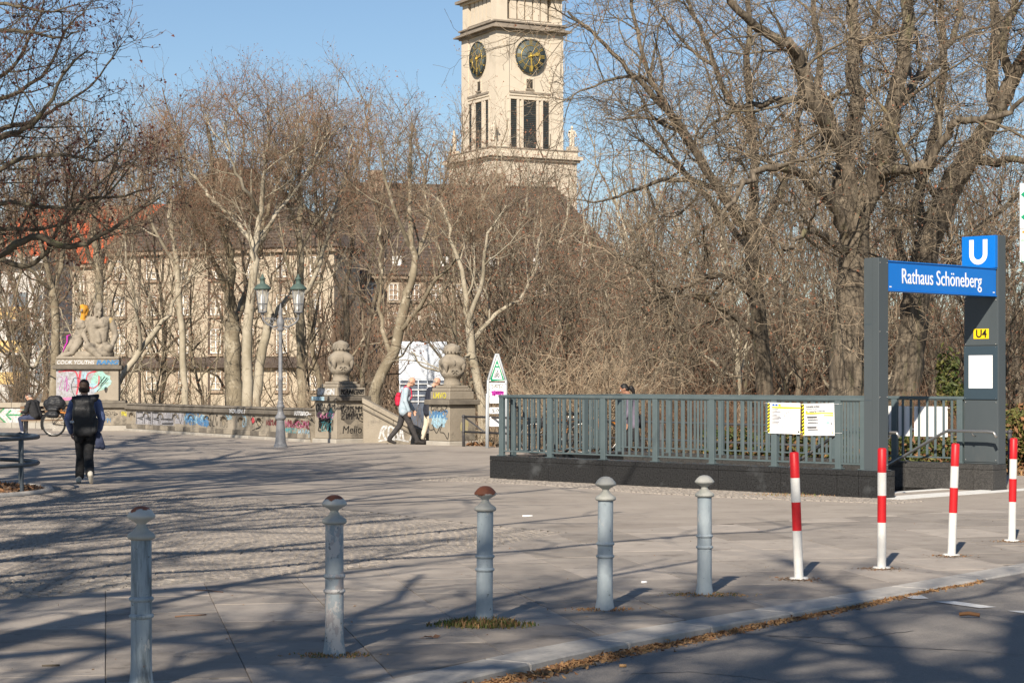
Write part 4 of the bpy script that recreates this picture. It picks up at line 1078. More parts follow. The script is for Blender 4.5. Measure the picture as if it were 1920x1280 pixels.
# ------------------------------------------------ pedestals with urns, sloping cheek wall
def urn(t, z0, k=1.0):
    def L(prof, name, m, n=28):
        b = MB(); b.lathe([(r*k, z0+z*k) for r, z in prof], n); return b.build(name, M[m], t, fix=False)
    b = MB(); b.box(-.40*k,.40*k,-.40*k,.40*k,z0,z0+.10*k); b.box(-.33*k,.33*k,-.33*k,.33*k,z0+.102*k,z0+.17*k); b.build('urn_plinth', M['stone_statue'], t, bevel=.015)
    L([(.24,.17),(.26,.20),(.235,.225),(.225,.36),(.26,.39)], 'urn_foot', 'stone_statue')
    b = MB(); n_ = 36; vs = []; fs = []; prof = [(.24,.385,0),(.275,.42,0),(.31,.47,0),(.32,.53,.02),(.285,.58,.04),(.27,.62,.06),(.30,.67,.10),(.345,.73,.14),(.375,.80,.14),(.36,.87,.12),(.31,.93,.08),(.25,.97,.02),(.23,.99,0)]
    for (r_, z_, am) in prof:
        for q in range(n_):
            th = 2*math.pi*q/n_; rr = r_*(1+am*math.cos(4*(th-.35))); vs.append((rr*k*math.cos(th), rr*k*math.sin(th), z0+z_*k))
    for i_ in range(len(prof)-1):
        for q in range(n_): fs.append((i_*n_+q, i_*n_+(q+1)%n_, (i_+1)*n_+(q+1)%n_, (i_+1)*n_+q))
    b.add(vs, fs, 0, True); b.build('urn_bowl', M['stone_statue'], t, fix=False)
    for q in range(4):      # drapes hanging from the shoulders, scrolls on the bowl
        a = math.pi/2*q+.35
        b = MB(); b.tube([((.30+.06*math.sin(f_*2.6))*k*math.cos(a+o_), (.30+.06*math.sin(f_*2.6))*k*math.sin(a+o_), z0+(.84-.30*f_)*k) for f_, o_ in [(m_/5, .10*(m_/5)) for m_ in range(6)]], [.06*k,.09*k,.085*k,.06*k,.04*k,.02*k], 8); b.build('shoulder_drape', M['stone_statue'], t, fix=False)
        a2 = a+math.pi/4
        for e_ in (-1,1):
            b = MB(); b.tube([(.325*k*math.cos(a2+e_*(.16+.12*math.cos(f_))), .325*k*math.sin(a2+e_*(.16+.12*math.cos(f_))), z0+(.55+.045*math.sin(f_))*k) for f_ in [m_*.7 for m_ in range(8)]], .016*k, 5); b.build('scroll', M['stone_dark'], t, fix=False)
        b = MB(); b.sphere((.30*math.cos(a2)*k, .30*math.sin(a2)*k, z0+.80*k), .05*k, 8, 6, 0, (.8,.8,1.7)); b.build('mask', M['stone_dark'], t, fix=False)
    L([(.225,.985),(.205,1.02),(.215,1.05),(.245,1.065),(.245,1.095),(.225,1.11),(.225,1.13)], 'urn_neck', 'stone_statue')
    L([(.23,1.115),(.235,1.14),(.235,1.20),(.215,1.245),(.165,1.285),(.10,1.31),(.08,1.325),(.05,1.34),(0,1.345)], 'urn_lid', 'stone_statue')
    b = MB()
    for q in range(16):
        a = 2*math.pi*q/16; b.sphere((.26*k*math.cos(a), .26*k*math.sin(a), z0+1.10*k), .028*k, 6, 4)
    b.build('bead_band', M['stone_dark'], t, fix=False)
def pedestal(label, c, rz, w, h, blockh, k):
    t = thing('urn_pedestal', label, 'pedestal', (c[0], c[1], 0), rz, 'stone pedestals carrying urns')
    def bx(s, z0, z1, name, m, bev=.015): b = MB(); b.box(-s,s,-s,s,z0,z1); return b.build(name, M[m], t, bevel=bev)
    bx(w/2+.05, -3, .10, 'foot_course', 'stone_pale'); body = bx(w/2, .102, h-.13, 'pedestal_body', 'stone')
    bx(w/2+.085, h-.128, h, 'cap_stone', 'stone_dark'); bx(w/2-.03, h+.002, h+blockh, 'upper_block', 'stone')
    urn(t, h+blockh+.001, k)
    return t
# local faces: -x face looks left towards the plaza, -y face looks right towards the camera
PA = (-4.46, 51.9); PB = (-1.50, 49.9); RZ = R(40)
ped1 = pedestal('graffiti-covered stone pedestal with urn at the end of the parapet', PA, RZ, .98, 1.20, .22, .92)
ped2 = pedestal('stone pedestal with urn beside the knee rail, blue graffiti', PB, RZ, .84, 1.13, .20, .90)
def face(side, w, z, off=.004):
    if side == 'l': return frame_matrix((-w/2-off, 0, z), (0,-1,0), (0,0,1))
    return frame_matrix((0, -w/2-off, z), (1,0,0), (0,0,1))
w1, w2 = .98, .84
fl, fr = face('l', w1, 0, .002), face('r', w1, 0, .002)
b = MB(); 
for q in range(6): blob(b, gr.uniform(-.32,.3), gr.uniform(.35,.75), .12, .16, fl, gr, gr.choice([0,0,1]), .002+.0006*q)
scrawl(b, -.42, .42, .80, 1.02, 5, .04, fl, gr, 0, .008); scrawl(b, -.35, .4, .62, .78, 4, .03, fl, gr, 2, .009); scrawl(b, -.3, .35, .3, .66, 4, .05, fl, gr, 3, .010); scrawl(b, -.2, .3, .28, .55, 4, .025, fl, gr, 1, .012)
b.build('graffiti', [M['spray_black'], M['spray_teal'], M['spray_pink'], M['spray_black']], ped1, fix=False)
b = MB(); blob(b, -.1, .70, .26, .22, fr, gr, 1, .002); scrawl(b, -.38, .32, .78, .96, 6, .035, fr, gr, 0, .005); scrawl(b, -.36, .38, .60, .78, 6, .035, fr, gr, 0, .007)
stroke(b, [(.2,.75),(.42,.66),(.36,.54),(.22,.58)], .025, fr, 0, .008)
b.build('graffiti', [M['spray_black'], M['stone_dark']], ped1, fix=False)
put_text('graffiti', 'Melio', .28, frame_matrix((.0,-w1/2-.006,.33), (1,0,0), (0,0,1)), M['spray_black'], ped1, sx=1.0, shear=.15)
put_text('graffiti', 'BRIGN', .20, frame_matrix((-w1/2+.03-.006,0,1.31), (0,-1,0), (0,0,1)), M['spray_white'], ped1, sx=1.3, bold=.012)
put_text('graffiti', 'KAMGRE', .17, frame_matrix((0.02,-w1/2+.03-.006,1.31), (1,0,0), (0,0,1)), M['spray_black'], ped1, sx=1.05, shear=.35, bold=.004)
b = MB(); f9 = frame_matrix((0,-w1/2+.03-.002,1.31), (1,0,0), (0,0,1)); scrawl(b, -.34, .38, -.07, .08, 7, .022, f9, gr); b.build('graffiti', [M['spray_black']], ped1, fix=False)
b = MB(); patch(b, [(-.50,1.09),(.08,1.09),(.08,1.19),(-.50,1.19)], face('l', w1+.17, 0, .001), 0); b.build('graffiti', [M['spray_sky']], ped1, fix=False)
fl, fr = face('l', w2, 0, .002), face('r', w2, 0, .002)
b = MB(); blob(b, .0, .62, .34, .20, fl, gr, 0, .002); scrawl(b, -.38, .36, .66, .86, 6, .045, fl, gr, 1, .006); scrawl(b, -.30, .34, .84, .98, 5, .028, fl, gr, 2, .007)
stroke(b, [(-.40,.55),(-.38,.38),(-.2,.40),(-.25,.52),(-.1,.30),(.05,.46),(.15,.52),(.05,.34),(.22,.30),(.36,.16),(.40,.32)], .03, fl, 2, .008)
b.build('graffiti', [M['spray_sky'], M['spray_blue'], M['spray_black']], ped2, fix=False)
put_text('graffiti', 'LMVO', .20, frame_matrix((-w2/2+.03-.006,0,1.23), (0,-1,0), (0,0,1)), M['spray_yellow'], ped2, sx=1.0, bold=.006)
b = MB()
for q in range(4): blob(b, gr.uniform(-.05,.25), gr.uniform(.3,.9), .09, .13, fr, gr, 0, .002+.0005*q)
b.build('moss_stain', [mat('moss_stain', (.36,.32,.14), .95, (.40,.35,.24), 6)], ped2, fix=False)
# cheek wall of the park stairs
ck0 = Vector((-3.85, 51.5, 0)); ck1 = Vector((-1.98, 51.3, 0)); ckd = (ck1-ck0).normalized(); ckl = (ck1-ck0).length
cheek = thing('stair_cheek_wall', 'sloping stone cheek wall with white tag between the two urn pedestals', 'wall', ck0, math.atan2(ckd.y, ckd.x))
b = MB(); b.prism([(0,-1),(ckl*.42-.004,-1),(ckl*.42-.004,.62),(0,1.02)], 0, .30, axis='y'); b.build('cheek_stone', M['stone'], cheek, bevel=.008)
b = MB(); b.prism([(ckl*.42+.004,-1),(ckl+.05,-1),(ckl+.05,.02),(ckl*.42+.004,.61)], 0, .30, axis='y'); b.build('cheek_stone', M['stone_statue'], cheek, bevel=.008)
sl = Vector((ckl+.12, 0, -.045-1.10)); 
b = MB(); b.prism([(-.02,1.025),(ckl+.12,-.045),(ckl+.12,.085),(-.02,1.165)], -.06, .36, axis='y'); b.build('sloped_coping', M['stone'], cheek, bevel=.015)
b = MB(); b.prism([(0,.86),(ckl+.05,-.13),(ckl+.05,-.09),(0,.90)], -.035, -.001, axis='y'); b.build('moulding', M['stone_dark'], cheek, bevel=.006)
fmk = frame_matrix((0,-.003,0), (1,0,0), (0,0,1))
b = MB(); stroke(b, [(.42,.10),(.50,.38),(.62,.42),(.52,.26),(.60,.08)], .05, fmk); stroke(b, [(.66,.06),(.68,.40),(.80,.36),(.74,.2)], .05, fmk); stroke(b, [(.80,.06),(.85,.34),(.94,.10),(1.0,.34),(1.06,.06)], .05, fmk); stroke(b, [(.40,.04),(.8,.10),(1.2,.03)], .04, fmk); stroke(b, [(1.22,.06),(1.3,.2),(1.4,.06)], .04, fmk)
b.build('graffiti', [M['spray_white']], cheek, fix=False)

# parapet to the left of the statue
lw = thing('balustrade_wall', 'plain low stone parapet behind the bench with white and green arrow graffiti', 'wall', (-21.5, 69.6, 0), math.atan2(-2.6, 7.0))
for k in range(8):
    x0, x1 = k*.95+.006, (k+1)*.95-.006
    for (za, zb, y0, nm, m) in ((-.1,.16,-.05,'foot_stone','stone_pale'),(.163,.66,0,'wall_stone','stone'),(.664,.84,-.07,'coping_stone','stone')):
        b = MB(); b.box(x0, x1, y0, .4, za, zb); b.build(nm, M[m], lw, bevel=.012)
b = MB(); f4 = frame_matrix((4.75, -.004, .42), (1,0,0), (0,0,1))
patch(b, [(-.55,-.0),(-.2,.30),(.45,.33),(.45,-.33),(-.2,-.30)], f4, 0); stroke(b, [(-.15,-.36),(-.62,.0),(-.15,.36)], .07, f4, 1, .005, False); stroke(b, [(.42,.36),(.45,.1),(.3,.0),(-.2,.0)], .06, f4, 1, .005, False); stroke(b, [(-.05,.16),(-.25,.0),(-.05,-.16)], .07, f4, 1, .006, False)
b.build('graffiti', [M['spray_white'], M['spray_green']], lw, fix=False)

# ------------------------------------------------ statue pedestal
SP = (-13.65, 64.2); SRZ = R(9)
sp = thing('statue_pedestal', 'big stone pedestal with colourful graffiti carrying the stone figures', 'pedestal', (SP[0], SP[1], 0), SRZ)
def sbx(hx, y0, y1, z0, z1, name, m, x=0, bev=.015): b = MB(); b.box(x-hx, x+hx, y0, y1, z0, z1); return b.build(name, M[m], sp, bevel=bev)
sbx(1.30, -.95, .9, -3, .16, 'foot_course', 'stone_pale', .22); sbx(1.25, -.90, .9, .162, .72, 'lower_block', 'stone', .24); sbx(1.38, -1.0, 1.0, .722, .86, 'lower_cap', 'stone_dark', .27); sbx(1.1, -.85, .9, .862, .95, 'step_course', 'stone_dark', .1)
bd = sbx(.98, -.75, .75, .952, 1.95, 'pedestal_body', 'stone'); sbx(1.08, -.85, .85, 1.952, 2.08, 'cap_stone', 'stone_dark'); sbx(1.0, -.78, .78, 2.082, 2.26, 'cap_block', 'stone')
fs_ = frame_matrix((0, -.752, 1.45), (1,0,0), (0,0,1))
b = MB(); patch(b, [(-.97,-.48),(.2,-.48),(.2,.48),(-.97,.48)], fs_, 0, .001); blob(b, .42, .12, .36, .30, fs_, gr, 1, .002, 18); blob(b, .15, -.10, .22, .16, fs_, gr, 2, .003)
for q in range(5): blob(b, -.75+.22*q, gr.uniform(-.3,.3), .10, .16, fs_, gr, gr.choice([0,2,0]), .0022+.0003*q)
stroke(b, [(-.9,.42),(-.6,.46),(-.35,.40),(-.30,.0),(-.34,-.3)], .05, fs_, 3, .005); stroke(b, [(-.22,.46),(-.26,.1),(-.22,-.2)], .07, fs_, 3, .005); stroke(b, [(.28,.44),(.02,.36),(-.02,.1),(.12,-.1),(.34,.02),(.36,.3)], .04, fs_, 3, .005)
stroke(b, [(-.42,.22),(-.50,-.05),(-.40,-.34),(-.25,-.36),(-.16,-.05),(-.24,.2),(-.42,.22)], .02, fs_, 4, .007); stroke(b, [(-.5,-.05),(-.16,-.08)], .02, fs_, 4, .007)
stroke(b, [(.34,.0),(.55,.28)], .03, fs_, 4, .008, False); stroke(b, [(.42,.26),(.44,.05),(.62,.24),(.40,-.04)], .03, fs_, 4, .008, False); stroke(b, [(.66,.2),(.30,-.2)], .02, fs_, 4, .008, False)
blob(b, .58, -.14, .06, .10, fs_, gr, 4, .006); stroke(b, [(-.9,-.46),(-.3,-.42),(.2,-.46)], .10, fs_, 5, .005); scrawl(b, -.9,-.55,-.2,.3,3,.012,fs_,gr,6,.006)
b.build('graffiti', [M['spray_grey'], M['spray_mint'], M['spray_sky'], M['spray_red'], M['spray_black'], M['spray_pink'], M['spray_magenta']], sp, fix=False)
put_text('graffiti', 'COOK YOUTHS', .17, frame_matrix((-.38,-.783,2.17), (1,0,0), (0,0,1)), M['spray_white'], sp, sx=.95, shear=.2, bold=.006)
put_text('graffiti', 'RANG', .18, frame_matrix((.62,-.784,2.17), (1,0,0), (0,0,1)), M['spray_blue'], sp, sx=1.35, shear=.2, bold=.012)
fz = frame_matrix((.75,-.903,.45), (1,0,0), (0,0,1)); b = MB(); scrawl(b, -.45, .2, .05, .18, 5, .02, fz, gr, 0); scrawl(b, .35,.6,.02,.16,3,.05,fz,gr,1); scrawl(b,-.45,.0,-.2,-.02,4,.02,fz,gr,2); b.build('graffiti', [M['spray_black'], M['spray_yellow'], M['spray_blue']], sp, fix=False)

# ------------------------------------------------ lamp post with two lanterns
lg = G(526, 838)
lp = thing('street_lamp', 'old grey cast-iron lamp post with two green-roofed lanterns', 'street lamp', (lg.x, lg.y, 0), R(8))
def LL(prof, name, m, o=(0,0,0), n=24, parent=lp): b = MB(); b.lathe(prof, n, o); return b.build(name, M[m], parent, fix=False)
LL([(.165,-.05),(.165,.05),(.15,.06),(.14,.09),(.13,.12),(.112,.40),(.098,.58),(.092,.66)], 'base_flare', 'lamp')
LL([(.09,.65),(.115,.67),(.135,.70),(.135,.73),(.105,.77),(.08,.81),(.07,.86)], 'base_collar', 'lamp')
LL([(.068,.85),(.07,.93),(.095,.96),(.10,.99),(.085,1.02),(.068,1.03),(.078,1.06),(.07,1.09),(.058,1.12)], 'lower_ring', 'lamp')
LL([(.056,1.10),(.053,1.6),(.062,1.62),(.062,1.66),(.05,1.68),(.043,2.75),(.042,2.80)], 'shaft', 'lamp')
LL([(.05,2.79),(.075,2.82),(.085,2.86),(.06,2.90),(.09,2.95),(.10,3.0),(.085,3.06),(.05,3.14),(.04,3.22),(.055,3.26),(.03,3.33),(.012,3.46),(0,3.48)], 'head_vase', 'lamp')
for sg in (-1, 1):
    b = MB(); b.tube([(.06*sg,0,2.93),(.18*sg,0,2.90),(.33*sg,0,2.98),(.42*sg,0,3.08),(.43*sg,0,3.16)], [.022,.024,.022,.02,.02], 8); arm = b.build('arm', M['lamp'], lp)
    b = MB(); b.tube([((.22+.085*math.cos(t)*(1-t/9))*sg, 0, 3.02+.085*math.sin(t)*(1-t/9)) for t in [i*.55 for i in range(15)]], .011, 6); b.tube([(.08*sg,0,3.07),(.25*sg,0,3.11),(.43*sg,0,3.10)], .012, 6); b.tube([(.08*sg,0,2.86),(.16*sg,0,2.84),(.2*sg,0,2.88)], .012, 6)
    for i in range(5): b.sphere(((.12+.06*i)*sg, 0, 3.10+.012*(i%2)), .022, 6, 5)
    b.build('scrollwork', M['lamp'], arm)
    ox = .43*sg; n6 = 6; rb, rt, zb, zt = .095, .145, .06, .50
    b = MB()
    for q in range(n6):
        a = 2*math.pi*(q+.5)/n6; c, s_ = math.cos(a), math.sin(a)
        b.tube([(rb*c, rb*s_, zb), (rt*c, rt*s_, zt)], .011, 5)
    for (r_, z_) in ((rb,zb),(rb+(rt-rb)*.34,zb+.15),(rt,zt)):
        b.tube([(r_*math.cos(2*math.pi*(q+.5)/n6), r_*math.sin(2*math.pi*(q+.5)/n6), z_) for q in range(n6)], .012, 5, closed=True)
    ln = b.build('lantern', M['lamp'], lp, loc=(ox, 0, 3.20)); ln.scale = (1.12, 1.12, 1.22)
    LL([(.03,-.02),(.035,.0),(.05,.03),(.10,.04),(.105,.06),(.09,.065)], 'lantern_base', 'lamp', n=12, parent=ln)
    for q in range(n6):
        a, a2 = 2*math.pi*(q+.5)/n6, 2*math.pi*(q+1.5)/n6; k = .975
        b = MB(); b.add([(rb*k*math.cos(a),rb*k*math.sin(a),zb),(rb*k*math.cos(a2),rb*k*math.sin(a2),zb),(rt*k*math.cos(a2),rt*k*math.sin(a2),zt),(rt*k*math.cos(a),rt*k*math.sin(a),zt)], [(0,1,2,3)]); b.build('pane', M['lamp_glass'], ln, fix=False)
    LL([(.165,.49),(.185,.503),(.18,.52),(.16,.545),(.13,.572),(.11,.592),(.075,.603),(.055,.62),(.05,.69),(.07,.70),(.072,.715),(.05,.728),(.025,.75),(.03,.77),(.012,.80),(0,.81)], 'lantern_roof', 'copper', n=24, parent=ln)
    LL([(.05,.10),(.05,.34),(.03,.40)], 'gas_mantle', 'sign_white', n=10, parent=ln)

# ------------------------------------------------ triangular park sign on a frame
pg = G(932, 838); pg = Vector(((932-960)/F*47.6, 47.6, 0))
ps = thing('park_sign', 'tall grey sign frame with green triangle and stickered white boards', 'sign', (pg.x, pg.y, 0), R(6))
b = MB()
b.tube([(-.225,0,.0),(-.215,0,1.62)], .03, 8); b.tube([(.225,0,-.05),(.215,0,1.62)], .03, 8)
b.tube([(-.215,0,1.62),(-.02,0,2.24),(.02,0,2.24),(.215,0,1.62)], .03, 8)
b.build('sign_frame', M['sign_grey'], ps)
b = MB(); b.tube([(-.255,.02,-.1),(-.245,.02,1.30)], .022, 8); b.build('sign_pole', M['sign_grey'], ps)
b = MB(); b.prism([(-.185,1.60),(.185,1.60),(0,2.19)], -.012, .012, axis='y'); tri = b.build('triangle_board', M['sign_white'], ps)
b = MB(); stroke(b, [(-.15,1.625),(.15,1.625),(0,2.10),(-.15,1.625)], .05, frame_matrix((0,-.0135,0),(1,0,0),(0,0,1)), 0, .001, False); b.build('green_border', [M['bright_sign']], tri, fix=False)
f5 = frame_matrix((0,-.0135,0),(1,0,0),(0,0,1))
b = MB(); patch(b, [(-.06,1.92),(.06,1.92),(.05,1.96),(-.05,1.96)], f5, 0, .002); blob(b, 0, 2.02, .02, .03, f5, gr, 0, .002); scrawl(b, -.07, .06, 1.68, 1.88, 3, .02, f5, gr, 1, .003); b.build('emblem', [M['bright_sign'], M['grey_print']], tri, fix=False)
for i, (z0, z1, sm, hx) in enumerate(((1.40,1.56,'black',.18),(1.235,1.39,'spray_magenta',.18),(1.07,1.225,'spray_mint',.18),(.82,.97,'black',.18),(.70,.74,None,.18),(.515,.69,'pale_print',.18))):
    b = MB(); b.box(-hx, hx, -.012, .012, z0, z1); bdd = b.build('sign_board', M['sign_white'], ps)
    if sm:
        b = MB(); scrawl(b, -.14, .14, z0+.03, z1-.03, 5 if i != 2 else 2, .014 if i != 1 else .05, f5, gr, 0, .002); b.build('marker_scribble', [M[sm]], bdd, fix=False)

# ------------------------------------------------ direction sign cut by the right picture edge
rs = thing('direction_sign', 'white direction sign with green diamonds at the right picture edge', 'sign', (9.05, 34.6, 0), R(0))
b = MB(); b.tube([(.22,.03,-.2),(.22,.03,5.15)], .038, 10); b.build('sign_pole', M['sign_grey'], rs)
for (z0, z1, kind) in ((4.36, 5.03, 'd'), (3.98-.0, 4.355, 'x'), (3.64, 3.975, 's')): pass
X0 = -.225
def board(z0, z1, x1=.62, m='sign_white'): b = MB(); b.box(X0, x1, -.012, .012, z0, z1); return b.build('sign_board', M[m], rs)
def zpx(y): return CAMH+(HZ-y)/F*34.6
for (ya, yb) in ((344, 386), (386.6, 428)):
    bdx = board(zpx(yb), zpx(ya)); zc = (zpx(ya)+zpx(yb))/2
    b = MB(); patch(b, [(X0+.01,zc),(X0+.22,zc+.19),(X0+.43,zc),(X0+.22,zc-.19)], f5.copy(), 0, .002); b.build('green_diamond', [M['bright_sign']], bdx, fix=False)
bdx = board(zpx(449), zpx(429), m='pale_print'); b = MB(); patch(b, [(X0+.04,zpx(437)),(X0+.3,zpx(437)),(X0+.3,zpx(433)),(X0+.04,zpx(433))], f5, 0, .002); b.build('orange_stripe', [M['spray_orange']], bdx, fix=False)
bdx = board(zpx(491), zpx(449.6)); b = MB(); stroke(b, [(X0+.02,zpx(490)),(X0+.02,zpx(451)),(.6,zpx(451)),(.6,zpx(490)),(X0+.02,zpx(490))], .014, f5, 0, .002, False); b.build('border_line', [M['bright_sign']], bdx, fix=False)
put_text('lettering', 'L', .17, frame_matrix((X0+.055,-.0135,zpx(462)),(1,0,0),(0,0,1)), M['bright_sign'], bdx, align='LEFT')
put_text('lettering', 'I', .17, frame_matrix((X0+.055,-.0135,zpx(479)),(1,0,0),(0,0,1)), M['bright_sign'], bdx, align='LEFT')
# ================================================================= figures: one continuous skin grown over capsules
def prim_mesh(b, p):
    if p[0] == 'e':
        _, c, r, q, m = p
        vs = []; n, k = 14, 10
        t = MB(); t.sphere((0,0,0), 1, n, k); Q = q if q is not None else Matrix.Identity(3)
        b.add([Vector(c) + Q @ Vector((v[0]*r[0], v[1]*r[1], v[2]*r[2])) for v in t.v], t.f)
    else:
        p0, r0, p1, r1, m = p
        p0, p1 = Vector(p0), Vector(p1); d = p1-p0; L = d.length
        if L < 1e-5: b.sphere(p0, r0, 10, 8); return
        d /= L; a = d.orthogonal().normalized(); c = d.cross(a); n = 12
        rings = []
        for i in range(1, 5): th = math.pi/2*(1-i/5.); rings.append((-math.sin(th)*r0, math.cos(th)*r0))
        rings.append((0, r0)); rings.append((L, r1))
        for i in range(1, 5): th = math.pi/2*i/5.; rings.append((L+math.sin(th)*r1, math.cos(th)*r1))
        vs = [p0-d*r0]; fs = []
        for h, r in rings:
            for k in range(n): vs.append(p0+d*h+(a*math.cos(2*math.pi*k/n)+c*math.sin(2*math.pi*k/n))*r)
        vs.append(p0+d*(L+r1)); R_ = len(rings)
        for k in range(n):
            l = (k+1) % n
            fs.append((0, 1+l, 1+k)); fs.append((1+(R_-1)*n+k, 1+(R_-1)*n+l, len(vs)-1))
            for i in range(R_-1): fs.append((1+i*n+k, 1+i*n+l, 1+(i+1)*n+l, 1+(i+1)*n+k))
        b.add(vs, fs)
def grow(prims, mats, voxel=.011, smooth=3, ratio=.35, wrinkle=0.0):
    b = MB()
    for p in prims: prim_mesh(b, p)
    me = b.mesh('figure', [], fix=False)
    o = bpy.data.objects.new('figure', me); COL.objects.link(o)
    rm = o.modifiers.new('r', 'REMESH'); rm.mode = 'VOXEL'; rm.voxel_size = voxel
    sm = o.modifiers.new('s', 'SMOOTH'); sm.iterations = smooth; sm.factor = .5
    if wrinkle:
        tx = bpy.data.textures.new('folds', 'CLOUDS'); tx.noise_scale = .09
        dm = o.modifiers.new('d', 'DISPLACE'); dm.texture = tx; dm.strength = wrinkle; dm.mid_level = .5
    if ratio < 1: de = o.modifiers.new('x', 'DECIMATE'); de.ratio = ratio
    dg = bpy.context.evaluated_depsgraph_get()
    out = bpy.data.meshes.new_from_object(o.evaluated_get(dg), depsgraph=dg)
    bpy.data.objects.remove(o); bpy.data.meshes.remove(me)
    out.materials.clear()
    names = []
    for p in prims:
        if p[-1] not in names: names.append(p[-1])
    for n in names: out.materials.append(mats[n] if n in mats else M[n])
    N = len(out.polygons); C = np.zeros(N*3); out.polygons.foreach_get('center', C); C = C.reshape(-1,3)
    best = np.full(N, 1e9); mi = np.zeros(N, dtype=np.int32)
    for p in prims:
        if p[0] == 'e':
            _, c, r, q, m = p; Q = np.array(q.transposed()) if q is not None else np.eye(3)
            l = (C-np.array(c)) @ Q.T; r = np.array(r); k0 = np.linalg.norm(l/r, axis=1); dd = (k0-1)*r.min()
        else:
            p0, r0, p1, r1, m = p; a = np.array(p0); d = np.array(p1)-a; L2 = max(1e-9,(d*d).sum())
            t = np.clip(((C-a)@d)/L2, 0, 1); dd = np.linalg.norm(C-a-t[:,None]*d, axis=1)-(r0+(r1-r0)*t)
        k = dd < best; best[k] = dd[k]; mi[k] = names.index(m)
    out.polygons.foreach_set('material_index', mi); out.polygons.foreach_set('use_smooth', np.ones(N, dtype=bool)); out.update()
    return out
V3 = Vector
def hand(P_, wrist, d, up, m, curl=.5, thumb=1):
    """palm, four unequal bent fingers and a side thumb; d along the hand, up = back of the hand"""
    d = V3(d).normalized(); up = V3(up); up = (up-d*up.dot(d)).normalized(); s = d.cross(up)*thumb; w = V3(wrist)
    for k in range(4): P_.append((w+d*.01+s*(.012-.008*k), .013, w+d*.075+s*(.030-.020*k), .012, m))
    for k, L in enumerate((.070,.080,.074,.058)):
        b0 = w+d*.082+s*(.033-.022*k); dd = d.copy(); r = .0105
        for j, f in enumerate((.45,.32,.23)):
            dd = (dd*math.cos(curl*(.5+.3*j))-up*math.sin(curl*(.5+.3*j))).normalized(); e = b0+dd*L*f; P_.append((b0, r, e, r*.93, m)); b0 = e; r *= .93
    t0 = w+d*.025+s*.035; t1 = t0+(d*.7+s*.6-up*.25).normalized()*.034; t2 = t1+(d*.9+s*.2-up*.35).normalized()*.030
    P_.append((w+d*.015+s*.015,.014,t0,.013,m)); P_.append((t0,.0125,t1,.0115,m)); P_.append((t1,.0115,t2,.010,m))
def head(P_, c, fwd, up, skin, hair=None, style='short'):
    f = V3(fwd).normalized(); u = V3(up); u = (u-f*u.dot(f)).normalized(); s = f.cross(u)
    Q = Matrix((s, f, u)).transposed(); c = V3(c)
    P_.append(('e', c+u*.015, (.074,.094,.098), Q, skin)); P_.append(('e', c+f*.022-u*.055, (.056,.068,.058), Q, skin))
    P_.append((c+f*.088+u*.005, .010, c+f*.106-u*.026, .014, skin))                 # nose
    P_.append((c+f*.080-u*.055-s*.018, .010, c+f*.080-u*.055+s*.018, .010, skin))   # mouth
    P_.append((c+f*.076-u*.088, .018, c+f*.07-u*.085, .018, skin))                  # chin
    P_.append((c+f*.082+u*.030-s*.045, .010, c+f*.082+u*.030+s*.045, .010, skin))   # brow
    for k in (-1,1): P_.append(('e', c+s*k*.074-f*.005-u*.008, (.012,.024,.034), Q, skin))
    return f, u, s, Q
def eyes(t, c, f, u, s):
    for k in (-1,1):
        b = MB(); b.sphere(V3(c)+f*.083+u*.012+s*k*.031, .012, 8, 6); b.build('eye', M['sign_white'], t, fix=False)
        b = MB(); b.sphere(V3(c)+f*.092+u*.012+s*k*.031, .006, 6, 5); b.build('pupil', M['black'], t, fix=False)

# ---------------- woman walking away
wg = G(160, 906)
t = thing('person', 'woman seen from behind walking away in wide black trousers and blue jacket', 'person', wg, R(6))
p = []
hc = V3((-.02,.02,1.52)); f, u, s, Q = head(p, hc, (-.25,1,-.1), (0,0,1), 'skin')
p.append((V3((0,0,1.30)), .055, hc-u*.06, .055, 'skin'))
p += [((-.135,0,1.28), .068, (.135,0,1.28), .068, 'cloth_blue'), ((-.055,.0,1.25), .105, (-.05,.0,.90), .105, 'cloth_blue'), ((.055,.0,1.25), .105, (.05,.0,.90), .105, 'cloth_blue'), ((-.075,.0,.86),.11,(.075,.0,.86),.11,'cloth_black')]
p += [((-.19,0,1.27), .070, (-.27,.0,1.02), .062, 'cloth_blue'), ((-.27,.0,1.02), .060, (-.24,.16,.82), .048, 'cloth_blue')]
p += [((.19,0,1.27), .070, (.25,.05,1.03), .062, 'cloth_blue'), ((.25,.05,1.03), .060, (.20,.22,.85), .048, 'cloth_blue')]
hand(p, (-.24,.17,.80), (.1,.5,-.7), (-1,0,0), 'skin', .7, 1); hand(p, (.20,.23,.84), (-.1,.6,-.6), (1,0,0), 'skin', .7, -1)
